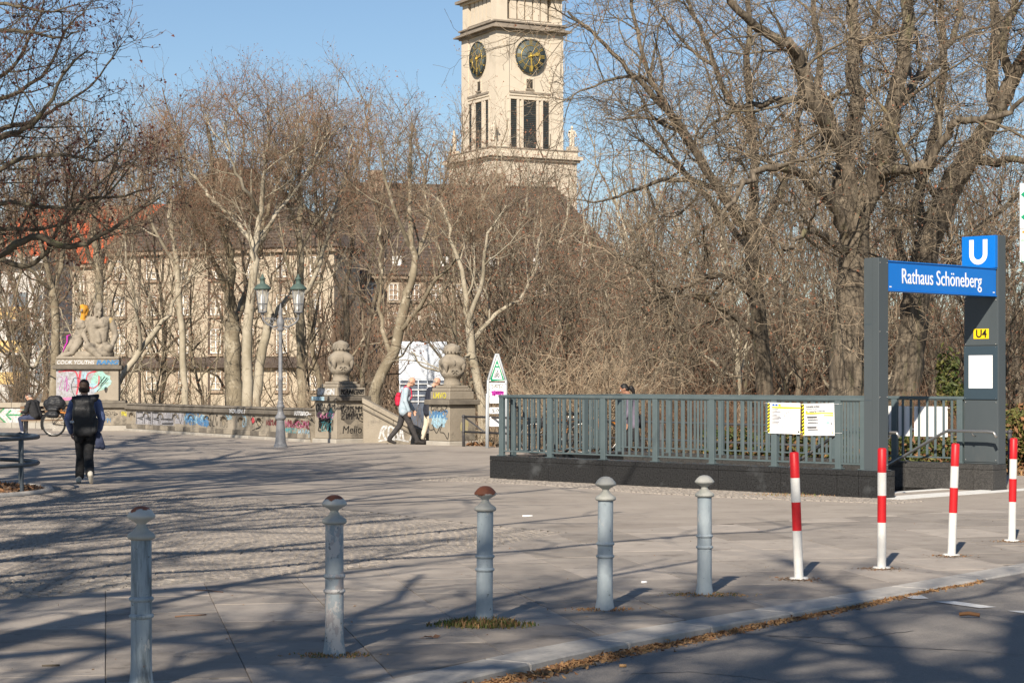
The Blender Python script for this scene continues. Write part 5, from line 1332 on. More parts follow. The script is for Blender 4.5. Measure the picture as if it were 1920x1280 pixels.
# legs: left one forward and planted, right one trailing with the heel up
p += [((-.085,.0,.84), .100, (-.085,.14,.46), .078, 'cloth_black'), ((-.085,.14,.46), .076, (-.10,.14,.12), .074, 'cloth_black')]
p += [((.085,-.0,.84), .100, (.05,-.02,.46), .080, 'cloth_black'), ((.05,-.02,.46), .078, (.10,-.26,.17), .072, 'cloth_black')]
p += [((-.11,.06,.045), .044, (-.14,.25,.035), .034, 'shoe_cream'), ((-.11,.07,.06),.046,(-.12,.15,.06),.042,'shoe_cream')]
p += [((.115,-.33,.16), .043, (.115,-.21,.04), .037, 'shoe_cream'), ((.11,-.31,.17),.043,(.11,-.25,.10),.042,'shoe_cream')]
link('body', grow(p, M, .011, 3, .4, .012), t)
h = [('e', hc+u*.035-f*.012, (.084,.098,.092), Q, 'hair_dark'), ('e', hc-u*.015-f*.045, (.082,.062,.085), Q, 'hair_dark'), (hc-f*.06+s*.05-u*.06,.03,hc-f*.06-s*.05-u*.06,.03,'hair_dark'), (hc+s*.07-u*.02,.022,hc+s*.065-u*.07-f*.02,.02,'hair_dark'),(hc-s*.07-u*.02,.022,hc-s*.065-u*.07-f*.02,.02,'hair_dark')]
link('hair', grow(h, M, .009, 2, .6, .006), t); eyes(t, hc, f, u, s)
h = [((-.09,-.06,1.36),.035,(.09,-.06,1.36),.035,'cloth_grey_blue'),((-.10,.0,1.36),.03,(-.09,-.06,1.37),.03,'cloth_grey_blue'),((.10,.0,1.36),.03,(.09,-.06,1.37),.03,'cloth_grey_blue')]
link('hood', grow(h, M, .011, 2, .6), t)
h = [((-.14,-.04,.95),.045,(-.13,.0,.70),.055,'cloth_black'),((-.06,-.1,.93),.05,(-.07,-.10,.70),.06,'cloth_black'),((.08,-.1,.93),.05,(.07,-.10,.72),.06,'cloth_black'),((.14,-.03,.93),.045,(.13,-.02,.76),.05,'cloth_black'),((-.13,.05,.9),.045,(.13,.05,.9),.045,'cloth_black')]
link('coat_tails', grow(h, M, .014, 3, .6, .02), t)
bk = thing('backpack', 'big black roll-top backpack worn by the woman walking away', 'backpack', wg, R(6)); bk.scale = (.86,1,1)
h = []
for z0_, z1_, hw, dp_ in ((.82,.98,.11,.078),(.98,1.16,.12,.082),(1.14,1.28,.115,.07)):
    for x in (-hw, -hw*.6, -hw*.2, hw*.2, hw*.6, hw): h.append(((x,-.24,z0_), dp_, (x*1.04,-.24,z1_), dp_, 'pack'))
h += [((-.18,-.24,1.315),.045,(.22,-.23,1.34),.045,'pack'), ((-.20,-.23,1.36),.022,(.26,-.22,1.395),.022,'pack'), ((-.19,-.235,1.335),.03,(.25,-.225,1.37),.03,'pack'), ((.20,-.27,.84),.05,(.22,-.26,1.0),.05,'pack')]
link('sack', grow(h, M, .013, 7, .5, .008), bk)
for sx in (-1,1):
    b = MB(); b.tube([(.13*sx,-.20,1.30),(.14*sx,-.06,1.385),(.145*sx,.08,1.33),(.15*sx,.13,1.18),(.17*sx,.06,1.0),(.16*sx,-.14,.86)], .018, 6); b.build('shoulder_strap', M['pack'], bk)
b = MB(); b.tube([(.205,-.3,.98),(.225,-.25,1.08),(.2,-.3,1.16)], .008, 5); b.build('side_strap', M['pack'], bk)
b = MB(); b.cbox((.225,-.22,1.02), (.02,.05,.05)); b.build('reflector', M['spray_yellow'], bk, bevel=.006)
b = MB(); b.cbox((-.19,-.30,.98), (.10,.01,.035)); b.build('pocket_label', M['sign_grey'], bk, bevel=.004)
jk = thing('jacket', 'dark blue-grey jacket dangling from the right side of the black backpack', 'jacket', wg, R(6))
h = [((.20,-.14,.80),.035,(.22,-.12,.60),.06,'denim'),((.24,-.14,.78),.03,(.28,-.12,.58),.045,'denim')]
link('cloth', grow(h, M, .012, 2, .6, .02), jk)

# ---------------- two men walking to the right
def walker(label, loc, rz, top, legs, shoe, hairm, skin='skin', lean=.1, bald=False, hem=.80, sc=1.0, stride=.30, hunch=.0):
    t = thing('person', label, 'person', loc, rz); t.scale = (sc,sc,sc); p = []
    hc = V3((0,.10+lean+hunch,1.58-hunch*.3)); f, u, s, Q = head(p, hc, (0,1,-.55), (0,.3,1), skin)
    nk = V3((0,.02+lean*.8,1.42)); p.append((nk, .055, hc-u*.06-f*.02, .054, skin))
    L = lean*.7
    p += [((-.15,L,1.37),.078,(.15,L,1.37),.078,top), ((-.065,L,1.33),.125,(-.065,.0,hem+.1),.135,top), ((.065,L,1.33),.125,(.065,.0,hem+.1),.135,top), ((-.08,L*.9,1.15),.13,(.08,L*.9,1.15),.13,top), ((-.08,0,hem+.03),.125,(.08,0,hem+.03),.125,top), ((-.07,.0,.88),.115,(.07,.0,.88),.115,legs)]
    # arms hang, slightly bent
    p += [((.19,L,1.36),.072,(.245,L-.03,1.10),.060,top), ((.245,L-.03,1.10),.060,(.235,L+.06,.86),.048,top)]
    p += [((-.19,L,1.36),.072,(-.245,L+.02,1.10),.060,top), ((-.245,L+.02,1.10),.060,(-.235,L+.16,.88),.048,top)]
    hand(p, (.235,L+.065,.83), (0,.15,-1), (1,0,0), skin, .6, -1); hand(p, (-.235,L+.17,.85), (0,.25,-1), (-1,0,0), skin, .6, 1)
    a = stride
    p += [((.09,.0,.86),.10,(.09,a*.55,.47),.075,legs), ((.09,a*.55,.47),.073,(.09,a,.12),.060,legs), ((.09,a-.03,.05),.045,(.10,a+.17,.04),.036,shoe), ((.09,a,.07),.048,(.095,a+.07,.065),.044,shoe)]
    p += [((-.09,.0,.86),.10,(-.09,-a*.3,.47),.075,legs), ((-.09,-a*.3,.47),.073,(-.09,-a*1.05,.15),.060,legs), ((-.09,-a*1.12,.09),.045,(-.095,-a*1.0+.12,.035),.036,shoe), ((-.09,-a*1.1,.11),.048,(-.09,-a*1.0,.07),.044,shoe)]
    link('body', grow(p, M, .011, 3, .4, .016), t); eyes(t, hc, f, u, s)
    h = [('e', hc+u*.030-f*.014, (.079,.094,.091), Q, hairm), ('e', hc-u*.02-f*.045, (.074,.056,.07), Q, hairm)]
    if not bald: link('hair', grow(h, M, .009, 2, .6), t)
    else: link('hair', grow([('e', hc-u*.015-f*.035, (.077,.066,.055), Q, hairm)], M, .009, 2, .6), t)
    return t, L
m1p = Vector(((757-960)/F*50.3, 50.3, 0)); RZ1 = R(-88)
t, L = walker('man in grey-blue rain jacket and black trousers walking right, looking down', m1p, RZ1, 'cloth_grey_blue', 'cloth_char', 'shoe_dark', 'hair_grey', stride=.34, hem=.80, sc=1.0, bald=True)
link('hood', grow([((-.08,L-.10,1.40),.05,(.08,L-.10,1.40),.05,'cloth_grey_blue'),((-.11,L-.02,1.42),.035,(-.09,L+.10,1.41),.03,'cloth_navy'),((.11,L-.02,1.42),.035,(.09,L+.10,1.41),.03,'cloth_navy'),((-.06,L-.14,1.33),.05,(.06,L-.14,1.33),.05,'cloth_grey_blue')], M, .012, 2, .6, .012), t)
rb = thing('backpack', 'small red backpack on the man in the grey-blue jacket', 'backpack', m1p, RZ1)
link('sack', grow([('e',(0,L-.21,1.12),(.13,.09,.17),None,'cloth_red'),((-.07,L-.2,1.25),.06,(.07,L-.2,1.25),.06,'cloth_red'),((-.09,L-.22,1.02),.06,(.09,L-.22,1.02),.06,'cloth_red')], M, .012, 2, .5, .012), rb)
for sx in (-1,1):
    b = MB(); b.tube([(.09*sx,L-.14,1.30),(.13*sx,L-.02,1.47),(.13*sx,L+.12,1.38),(.15*sx,L+.14,1.2),(.15*sx,L,1.02),(.11*sx,L-.16,.98)], .016, 6); b.build('shoulder_strap', M['cloth_red'], rb)
m2p = Vector(((803-960)/F*50.9, 50.9, 0))
t, L = walker('man in navy jacket and cream trousers half hidden by the right urn pedestal', m2p, R(-84), 'cloth_navy', 'cloth_cream', 'shoe_dark', 'hair_grey', stride=.14, hem=.76, bald=True, hunch=.02)
link('collar', grow([((-.07,L-.06,1.46),.04,(.07,L-.06,1.46),.04,'cloth_white'),((-.09,L,1.46),.03,(.09,L,1.46),.03,'cloth_white')], M, .011, 2, .6), t)
# ---------------- woman behind the railing
w3 = Vector(((1188-960)/F*39.6, 39.6, 0))
t, L = walker('woman with black hair and mauve jacket walking left behind the railing', w3, R(84), 'cloth_purple', 'cloth_black', 'shoe_dark', 'hair_black', skin='skin_dark', stride=.26, hem=.78, sc=.915, hunch=.0)
link('hair_bun', grow([(( 0,L-.02,1.60),.06,(0,L-.06,1.54),.045,'hair_black'),((0,L-.06,1.54),.04,(0,L-.08,1.46),.03,'hair_black')], M, .010, 2, .6), t)
hb = thing('handbag', 'black shoulder bag carried by the woman behind the railing', 'handbag', w3, R(84)); hb.scale = (.915,)*3
link('bag', grow([((.20,L-.24,.95),.08,(.20,L-.24,.80),.09,'cloth_black'),((.20,L-.10,.95),.07,(.20,L-.10,.80),.08,'cloth_black')], M, .013, 2, .5), hb)
b = MB(); b.tube([(.22,L-.20,1.0),(.20,L-.06,1.35),(.15,L,1.455),(.22,L+.05,1.3),(.24,L-.06,1.0)], .010, 5); b.build('strap', M['cloth_black'], hb)

# ---------------- bench, seated man, bicycles
bgp = Vector(((92-960)/F*58.3, 58.3, 0)); BR = R(17)
bn = thing('park_bench', 'wooden slatted bench with black cast-iron legs in front of the parapet', 'bench', bgp, BR)
for i in range(4):
    b = MB(); b.box(-.80,.80,-.22+.105*i,-.13+.105*i,.425,.455); b.build('seat_slat', M['wood'], bn, bevel=.006)
for i in range(3):
    b = MB(); z = .52+.12*i; b.add([(-.80,.225+.05*i,z),(.80,.225+.05*i,z),(.80,.255+.05*i,z+.09),(-.80,.255+.05*i,z+.09),(-.80,.25+.05*i,z-.005),(.80,.25+.05*i,z-.005),(.80,.28+.05*i,z+.085),(-.80,.28+.05*i,z+.085)], [(0,1,2,3),(4,7,6,5),(0,4,5,1),(3,2,6,7),(0,3,7,4),(1,5,6,2)]); b.build('back_slat', M['wood'], bn, bevel=.004)
for x in (-.66,.66):
    b = MB(); b.tube([(x,-.36,.0),(x,-.27,.12),(x,-.20,.40),(x,.0,.41),(x,.2,.40),(x,.27,.15),(x,.40,.0)], .034, 8); b.tube([(x,.2,.40),(x,.26,.55),(x,.37,.87)], .026, 8); b.tube([(x,-.27,.12),(x,.0,.22),(x,.27,.15)], .022, 6); b.build('leg', M['bike_frame'], bn)
sg = bgp + Vector((-.40,-.15,0)); SRz = R(65)
t = thing('person', 'seated man in brown and black jacket bending over his phone on the bench', 'person', sg, SRz); p = []
hc = V3((0,.20,1.13)); f, u, s, Q = head(p, hc, (0,1,-.55), (0,.3,1), 'skin')
p += [((0,.08,1.0),.055,hc-u*.06-f*.02,.054,'skin'), ((-.15,.05,.96),.08,(.15,.05,.96),.08,'cloth_black'), ((-.07,.04,.92),.13,(-.07,-.08,.58),.14,'cloth_black'), ((.07,.04,.92),.13,(.07,-.08,.58),.14,'cloth_black'), ((-.07,.12,.92),.075,(-.06,.06,.62),.08,'cloth_brown'), ((.07,.12,.92),.075,(.06,.06,.62),.08,'cloth_brown'), ((-.1,.08,1.0),.06,(.1,.08,1.0),.06,'cloth_brown'), ((-.09,-.06,.54),.12,(.09,-.06,.54),.12,'denim')]
for k, dx in ((1,.03),(-1,-.02)):
    p += [((.20*k,.04,.95),.075,(.25*k,.10,.70),.062,'cloth_black'), ((.25*k,.10,.70),.062,(.09*k,.36,.66),.046,'cloth_black')]
    p += [((.10*k,-.02,.54),.105,(.12*k,.40,.50+dx),.075,'denim'), ((.12*k,.40,.50+dx),.073,(.12*k,.36+dx,.14),.055,'denim')]
    p += [((.12*k,.34+dx,.05),.046,(.13*k,.54+dx,.04),.038,'shoe_teal' if k>0 else 'shoe_dark'), ((.12*k,.36+dx,.14),.045,(.12*k,.36+dx,.07),.048,'cloth_white')]
    hand(p, (.085*k,.375,.66), (-.35*k,.8,.2), (.2*k,.3,-1), 'skin', .8, k)
link('body', grow(p, M, .011, 3, .4, .014), t); eyes(t, hc, f, u, s)
link('hair', grow([('e', hc+u*.028-f*.014, (.078,.093,.090), Q, 'hair_dark'), ('e', hc-u*.01-f*.045, (.073,.056,.06), Q, 'hair_grey')], M, .009, 2, .6), t)
ph = thing('phone', 'dark phone held by the man on the bench', 'phone', sg, SRz)
b = MB(); b.cbox((0,.455,.69), (.075,.14,.009), 0, Matrix.Rotation(R(25),3,'X')); b.build('case', M['black'], ph, bevel=.003)

def wheel(t, x, r=.34, tw=.021):
    b = MB(); b.tube([(x+r*math.cos(2*math.pi*k/36), 0, r+.0+r*math.sin(2*math.pi*k/36)*1.0) for k in range(36)], tw, 8, closed=True); b.v = [(a, c, d+.021) for a, c, d in b.v]
    wv = b.build('wheel', M['rubber'], t)
    b = MB(); b.tube([(x+(r-.03)*math.cos(2*math.pi*k/36), 0, r+.021+(r-.03)*math.sin(2*math.pi*k/36)) for k in range(36)], .010, 6, closed=True); b.build('rim', M['steel'], wv)
    b = MB()
    for k in range(18):
        a = 2*math.pi*k/18; b.tube([(x,.02*(-1)**k,r+.021),(x+(r-.03)*math.cos(a),0,r+.021+(r-.03)*math.sin(a))], .0022, 3)
    b.tube([(x,-.05,r+.021),(x,.05,r+.021)], .022, 8); b.build('spokes', M['steel'], wv)
def bicycle(label, loc, rz, fm, low=False, bag=None, lean=0.0):
    t = thing('bicycle', label, 'bicycle', loc, rz); t.rotation_euler = (lean, 0, rz); tw = .030 if low and bag else .021
    wheel(t, -.52, .34, tw); wheel(t, .53, .34, tw)
    b = MB(); z = .36
    bb = (-.08,0,.30); st_ = (-.20,0,.72); hd0 = (.37,0,.62); hd1 = (.34,0,.82)
    b.tube([bb, st_], .017, 8)
    if low: b.tube([bb,(.12,0,.38),(.28,0,.56),(.365,0,.66)], .030, 8)
    else: b.tube([bb, hd0], .021, 8); b.tube([(-.19,0,.69), (.345,0,.79)], .017, 8)
    b.tube([(.385,0,.57), hd1], .021, 8)
    for y in (-.06,.06): b.tube([bb,(-.3,y,.33),(-.52,y,z)], .010, 6); b.tube([(-.19,0,.68),(-.3,y*.8,.58),(-.52,y,z)], .009, 6)
    b.build('frame', M[fm], t)
    b = MB()
    for y in (-.055,.055): b.tube([(.385,y*.6,.60),(.42,y,.55),(.53,y,z)], .012, 6)
    b.build('fork', M[fm], t)
    b = MB(); b.tube([st_,(-.225,0,.86)], .013, 8); b.build('seat_post', M['steel'], t)
    b = MB(); b.sphere((-.26,0,.89), .085, 10, 7, 0, (1.0,.95,.38)); b.tube([(-.2,0,.895),(-.10,0,.885)], [.045,.022], 8); b.build('saddle', M['rubber'], t)
    b = MB(); b.tube([hd1,(.33,0,.95)], .014, 8); b.tube([(.20,-.30,1.02),(.30,-.22,1.0),(.34,-.06,.96),(.34,.06,.96),(.30,.22,1.0),(.20,.30,1.02)], .011, 8); b.build('handlebar', M['steel'], t)
    for y in (-.30,.30):
        b = MB(); b.tube([(.27,y*.85,1.007),(.18,y*1.02,1.023)], .017, 8); b.build('grip', M['rubber'], t)
    b = MB(); b.lathe([(0,-.004),(.09,-.004),(.09,.004),(0,.004)], 20); b.v = [(x+bb[0], zz+.055, y+bb[2]) for x, y, zz in b.v]; cr = b.build('chainring', M['bike_frame'], t)
    b = MB(); b.tube([(bb[0],.07,bb[2]),(bb[0]+.12,.08,bb[2]-.10)], .010, 6); b.tube([(bb[0],-.07,bb[2]),(bb[0]-.12,-.08,bb[2]+.10)], .010, 6); b.cbox((bb[0]+.12,.12,bb[2]-.10),(.09,.08,.02)); b.cbox((bb[0]-.12,-.12,bb[2]+.10),(.09,.08,.02)); b.build('crank', M['bike_frame'], t)
    for x, a0, a1 in ((-.52, .6, 3.6), (.53, .3, 2.6)):
        b = MB(); b.tube([(x+.385*math.cos(a0+(a1-a0)*k/10), 0, .361+.385*math.sin(a0+(a1-a0)*k/10)) for k in range(11)], .022, 6); b.build('mudguard', M[fm], t)
    b = MB()
    for y in (-.06,.06): b.tube([(-.20,y,.74),(-.80,y,.76)], .008, 6); b.tube([(-.52,y,.36),(-.60,y,.755)], .007, 6)
    for x in (-.3,-.45,-.6,-.75): b.tube([(x,-.06,.75),(x,.06,.75)], .006, 5)
    b.build('luggage_rack', M['bike_frame'], t)
    return t
kb = Vector((-13.1+.5, 56.9, 0))
bicycle('black cargo bicycle with laden rack leaning at the bench behind the walking woman', kb, R(-9), 'bike_frame', True, True)
bgo = thing('pannier', 'bulky black bag strapped on the rack of the bicycle at the bench', 'bag', kb, R(-9))
link('bag', grow([((-.68,0,.92),.15,(-.33,0,.94),.16,'pack'),((-.58,0,1.05),.12,(-.38,0,1.06),.12,'pack'),((-.72,0,.84),.08,(-.25,0,.84),.08,'pack'),((-.6,-.14,.62),.09,(-.4,-.14,.62),.09,'pack'),((-.6,-.13,.78),.07,(-.4,-.13,.78),.07,'pack')], M, .016, 2, .5, .03), bgo)
b = MB(); b.tube([(-.28,.0,.80),(-.3,-.02,.70),(-.1,-.02,.66)], .03, 6); b.build('orange_strap', M['bike_orange'], bgo)
bicycle('dark city bicycle parked behind the left end of the railing', (1.02, 43.6, 0), R(176), 'bike_frame', True, lean=R(-4))
bicycle('bicycle with pale tyres parked behind the railing near the walking woman', (1.55, 44.0, 0), R(20), 'bike_orange', False, lean=R(3))

# ---------------- stone figures on the pedestal
sp_t = thing('statue', 'weathered stone group of a bearded man and a woman with orange sprayed hair', 'statue', (SP[0], SP[1], 2.262), R(9))
b = MB(); b.box(-.98,1.0,-.70,.70,0,.10); b.build('statue_base', M['stone_statue'], sp_t, bevel=.03)
p = []; stn = 'stone_statue'
c = V3((.34,-.15,1.66)); f, u, s, Q = head(p, c, (.35,-1,-.25), (0,0,1), stn)
p = [(('e', x[1], tuple(q*1.45 for q in x[2]), x[3], x[4]) if x[0]=='e' else (c+(V3(x[0])-c)*1.45, x[1]*1.45, c+(V3(x[2])-c)*1.45, x[3]*1.45, x[4])) for x in p]
p += [('e', c+u*.05-f*.02, (.135,.155,.145), Q, stn), (c-f*.04-s*.11-u*.05,.06,c-s*.10-u*.25,.06,stn), (c-f*.04+s*.11-u*.05,.06,c+s*.10-u*.25,.06,stn), (c+f*.10-u*.14,.07,c+f*.10-u*.26,.045,stn)]
p += [((.33,-.02,1.40),.09,(.34,-.10,1.55),.09,stn), ((.02,0,1.28),.13,(.62,.0,1.26),.14,stn), ((.60,.0,1.30),.10,(.68,-.02,1.26),.12,'spray_ochre')]
p += [((.16,-.06,1.20),.20,(.20,-.04,.62),.19,stn), ((.48,-.06,1.20),.20,(.42,-.04,.62),.19,stn), ((.24,-.18,1.12),.11,(.46,-.18,1.12),.11,stn), ((.16,-.02,.42),.22,(.48,-.02,.42),.22,stn), ((.30,-.20,.85),.09,(.34,-.20,.60),.10,stn)]
p += [((.72,.0,1.22),.125,(.86,-.02,.80),.095,stn), ((.86,-.02,.80),.095,(.74,-.30,.42),.070,stn), ((.74,-.30,.42),.085,(.70,-.34,.30),.08,stn)]
p += [((-.0,.0,1.24),.12,(-.18,-.08,.86),.095,stn), ((-.18,-.08,.86),.09,(-.05,-.32,.60),.07,stn)]
p += [((.18,-.05,.36),.19,(.0,-.42,.42),.14,stn), ((.0,-.42,.42),.13,(.30,-.50,.14),.10,stn), ((.46,-.05,.36),.19,(.66,-.45,.36),.14,stn), ((.66,-.45,.36),.13,(.74,-.30,.12),.09,stn), ((.30,-.50,.14),.07,(.40,-.58,.12),.06,stn),((.2,-.35,.2),.18,(.6,-.35,.2),.16,stn),((-.3,-.3,.14),.13,(.2,-.35,.16),.15,stn)]
link('male_figure', grow(p, {**M, 'spray_ochre': mat('ochre_stain', (.50,.34,.11), .9, (.36,.30,.2), 7)}, .020, 2, .5, .02), sp_t)
p = []; c = V3((-.16,-.05,1.62)); 
p += [('e', c, (.115,.13,.15), None, 'spray_orange'), ('e', c+V3((.03,.05,.03)), (.125,.13,.125), None, 'spray_orange'), ('e', c+V3((.11,.06,-.03)), (.07,.07,.09), None, 'spray_orange'), ('e', c+V3((-.03,-.02,.11)), (.09,.09,.06), None, 'spray_orange'), ('e', c+V3((.09,.02,-.12)), (.05,.06,.09), None, 'spray_orange'), (c+V3((-.05,-.12,-.02)),.04,c+V3((-.06,-.14,-.06)),.03,stn), (c+V3((.0,-.0,-.12)),.075,c+V3((-.02,.02,-.30)),.085,'spray_orange')]
p += [((-.32,-.02,1.22),.095,(.02,.04,1.28),.10,stn), ((-.22,-.02,1.16),.15,(-.22,-.04,.90),.14,stn), ((-.16,-.12,1.08),.08,(-.18,-.12,1.06),.08,stn), ((-.28,-.12,1.06),.08,(-.30,-.12,1.04),.08,stn), ((-.24,-.02,.90),.15,(-.34,-.04,.72),.17,stn)]
p += [((-.34,-.04,.70),.17,(-.66,-.16,.36),.12,stn), ((-.66,-.16,.36),.115,(-.82,-.22,.14),.07,stn), ((-.30,-.16,.56),.14,(-.50,-.30,.22),.10,stn), ((-.50,-.30,.22),.09,(-.80,-.38,.12),.06,stn), ((-.82,-.22,.14),.06,(-.90,-.30,.11),.05,stn)]
p += [((-.32,-.02,1.20),.08,(-.36,.02,.92),.065,stn), ((-.36,.02,.92),.062,(-.12,-.10,.84),.05,stn)]
link('female_figure', grow(p, M, .018, 2, .5, .016), sp_t)
rbn = thing('ribbon', 'magenta strip of cloth hanging at the left side of the stone figures', 'cloth', (SP[0], SP[1], 2.262), R(9))
b = MB(); b.tube([(-.56,-.2,.80),(-.66,-.22,.76),(-.66,-.24,.56),(-.74,-.26,.40),(-.80,-.28,.24)], [.02,.035,.03,.03,.012], 6); b.build('cloth', M['spray_magenta'], rbn)
# ================================================================= town hall, tower, houses
rng = random.Random(41)
def bframe(a, b_):
    d = Vector((b_[0]-a[0], b_[1]-a[1], 0)); return d.length, math.atan2(d.y, d.x)
GZ = -3.2
def win_mesh(w, h, cols=2, rows=3):
    f = MB(); t = .06
    f.box(-w/2, -w/2+t, -.09, .02, 0, h); f.box(w/2-t, w/2, -.09, .02, 0, h); f.box(-w/2+t, w/2-t, -.09, .02, 0, t); f.box(-w/2+t, w/2-t, -.09, .02, h-t, h)
    for c in range(1, cols): x = -w/2+w*c/cols; f.box(x-.035, x+.035, -.08, .015, t, h-t)
    for r in range(1, rows): z = h*r/rows; f.box(-w/2+t, w/2-t, -.07, .012, z-.02, z+.02)
    g = MB(); g.box(-w/2+.03, w/2-.03, .025, .05, .03, h-.03)
    return f.mesh('window', M['window_white'], fix=False), g.mesh('pane', M['window_glass'], fix=False)
def surround(t, x, z, w, h, m):
    b = MB(); s = .16
    b.box(x-w/2-s, x-w/2, -.14, -.001, z-.12, z+h+s); b.box(x+w/2, x+w/2+s, -.14, -.001, z-.12, z+h+s); b.box(x-w/2, x+w/2, -.14, -.001, z+h, z+h+s)
    b.build('window_surround', M[m], t)
    b = MB(); b.box(x-w/2-s-.05, x+w/2+s+.05, -.22, -.002, z-.26, z-.121); b.build('sill', M[m], t)
def windows(t, xs, z, w, h, wm, m):
    for x in xs:
        o = link('window', wm[0], t, (x, -.02, z)); link('pane', wm[1], o); surround(t, x, z, w, h, m)
def wall_with_roof(t, L, depth, z0, eave, ridge, hip, m_wall, m_roof, over=.6):
    b = MB(); b.box(0, L, 0, depth, z0, eave); b.build('wall', M[m_wall], t)
    b = MB(); b.box(-.3, L+.3, -.45, depth+.45, eave+.001, eave+.35); b.build('eaves_cornice', M['facade_brown'], t)
    e = eave+.352; hy = depth/2
    b = MB(); vs = [(-over,-over,e),(L+over,-over,e),(L+over,depth+over,e),(-over,depth+over,e),(hip,hy,ridge),(L-hip,hy,ridge)]
    b.add(vs, [(0,1,5,4),(1,2,5),(2,3,4,5),(3,0,4),(3,2,1,0)]); r = b.build('roof', M[m_roof], t)
    # courses of tiles as real steps on the visible slope
    b = MB(); n = 26
    for k in range(n):
        a = k/n; y0 = -over+(hy+over)*a; z = e+(ridge-e)*a; xl = -over+(hip+over)*a; xr = L+over-(hip+over)*a
        b.add([(xl,y0-.02,z+.0),(xr,y0-.02,z),(xr,y0-.05,z+.09),(xl,y0-.05,z+.09),(xr,y0+.25,z+.02),(xl,y0+.25,z+.02)], [(0,1,2,3),(3,2,4,5)])
    b.build('tile_courses', M[m_roof], t)
    b = MB(); b.tube([(hip,hy,ridge+.03),(L-hip,hy,ridge+.03)], .16, 6); b.build('ridge', M[m_roof], r)
    return r
# wing A (beige, left)
a0, a1 = (-33.9, 167), (-14.3, 160); L, rz = bframe(a0, a1)
A = thing('town_hall_wing', 'beige town hall wing with brown hipped roof behind the plane trees', 'building', (a0[0], a0[1], 0), rz)
wall_with_roof(A, L, 5, GZ-1, 11.9, 18.9, 8.4, 'facade', 'roof_brown')
w1 = win_mesh(.95, 1.6); w2 = win_mesh(.95, 2.0, 2, 4)
xs = [1.2+3.0*k for k in range(7) if 1.2+3.0*k < L-.8]
windows(A, xs, 9.9, .95, 1.6, w1, 'facade_brown'); windows(A, xs, 6.9, .95, 1.6, w1, 'facade_brown'); windows(A, xs, 3.75, .95, 2.0, w2, 'facade_brown'); windows(A, xs, .75, .95, 1.6, w1, 'facade_brown')
b = MB(); b.box(-.1, L+.1, -.55, 0-.002, 2.55, 2.95); b.add([(-.1,-.55,2.951),(L+.1,-.55,2.951),(L+.1,-.01,3.45),(-.1,-.01,3.45),(-.1,-.01,2.951),(L+.1,-.01,2.951)], [(0,1,2,3),(0,3,4),(1,5,2)]); b.build('string_course', M['roof_brown'], A)
for k in range(3):
    b = MB(); x = 3+6.5*k; b.box(x, x+.18, -.16, -.002, GZ, 11.8); b.build('downpipe', M['roof_brown'], A)
b = MB(); b.box(8.6,9.6,2.0,3.0,17.5,20.0); b.build('chimney', M['facade_brown'], A)
# wing B (browner, further back)
b0, b1 = (-18.2, 187), (11.5, 194); L, rz = bframe(b0, b1)
B = thing('town_hall_wing', 'long brown town hall wing with steep dark roof below the clock tower', 'building', (-16.4, 168.5, 0), rz); B.scale = (.9,.9,.9)
wall_with_roof(B, L, 22, GZ-1, 11.3, 21.3, 4.5, 'facade_brown', 'roof_brown')
w1 = win_mesh(.85, 1.5); w2 = win_mesh(.95, 2.4, 2, 4)
xs = [1.0+2.05*k for k in range(14)]
windows(B, xs, 9.3, .85, 1.5, w1, 'facade'); windows(B, xs, 6.6, .85, 1.5, w1, 'facade'); windows(B, xs, 3.2, .95, 2.4, w2, 'facade'); windows(B, xs, .4, .85, 1.5, w1, 'facade')
b = MB(); b.box(-.1, L+.1, -.4, -.002, 2.3, 2.75); b.build('string_course', M['roof_brown'], B)
for k in range(6):
    x = 3+4.6*k; b = MB(); b.prism([(x-.6,12.2),(x+.6,12.2),(x+.6,13.6),(x,14.0),(x-.6,13.6)], .6, 4.0, axis='y'); dm = b.build('dormer', M['roof_brown'], B)
    b = MB(); b.box(x-.42,x+.42,.56,.597,12.35,13.5); b.build('dormer_window', M['window_white'], dm)
for x in (6.5, 19.0):
    b = MB(); b.box(x,x+1.4,10,11.4,18.5,22.6); b.build('chimney', M['facade_brown'], B)
# red-roofed house at the left
r0, r1 = (-56, 202), (-31.5, 192); L, rz = bframe(r0, r1)
C = thing('house', 'house with bright red tiled roof behind the statue', 'building', (r0[0], r0[1], 0), rz)
wall_with_roof(C, L, 18, GZ-1, 12.6, 19.3, 1.5, 'facade', 'roof_red')
w1 = win_mesh(1.0, 1.6); xs = [1.5+2.6*k for k in range(9)]
for z in (10.2, 7.0, 3.8, .8): windows(C, xs, z, 1.0, 1.6, w1, 'facade_brown')
b = MB(); b.box(9,10.2,7,8.2,17.5,20.6); b.build('chimney', M['facade_brown'], C)
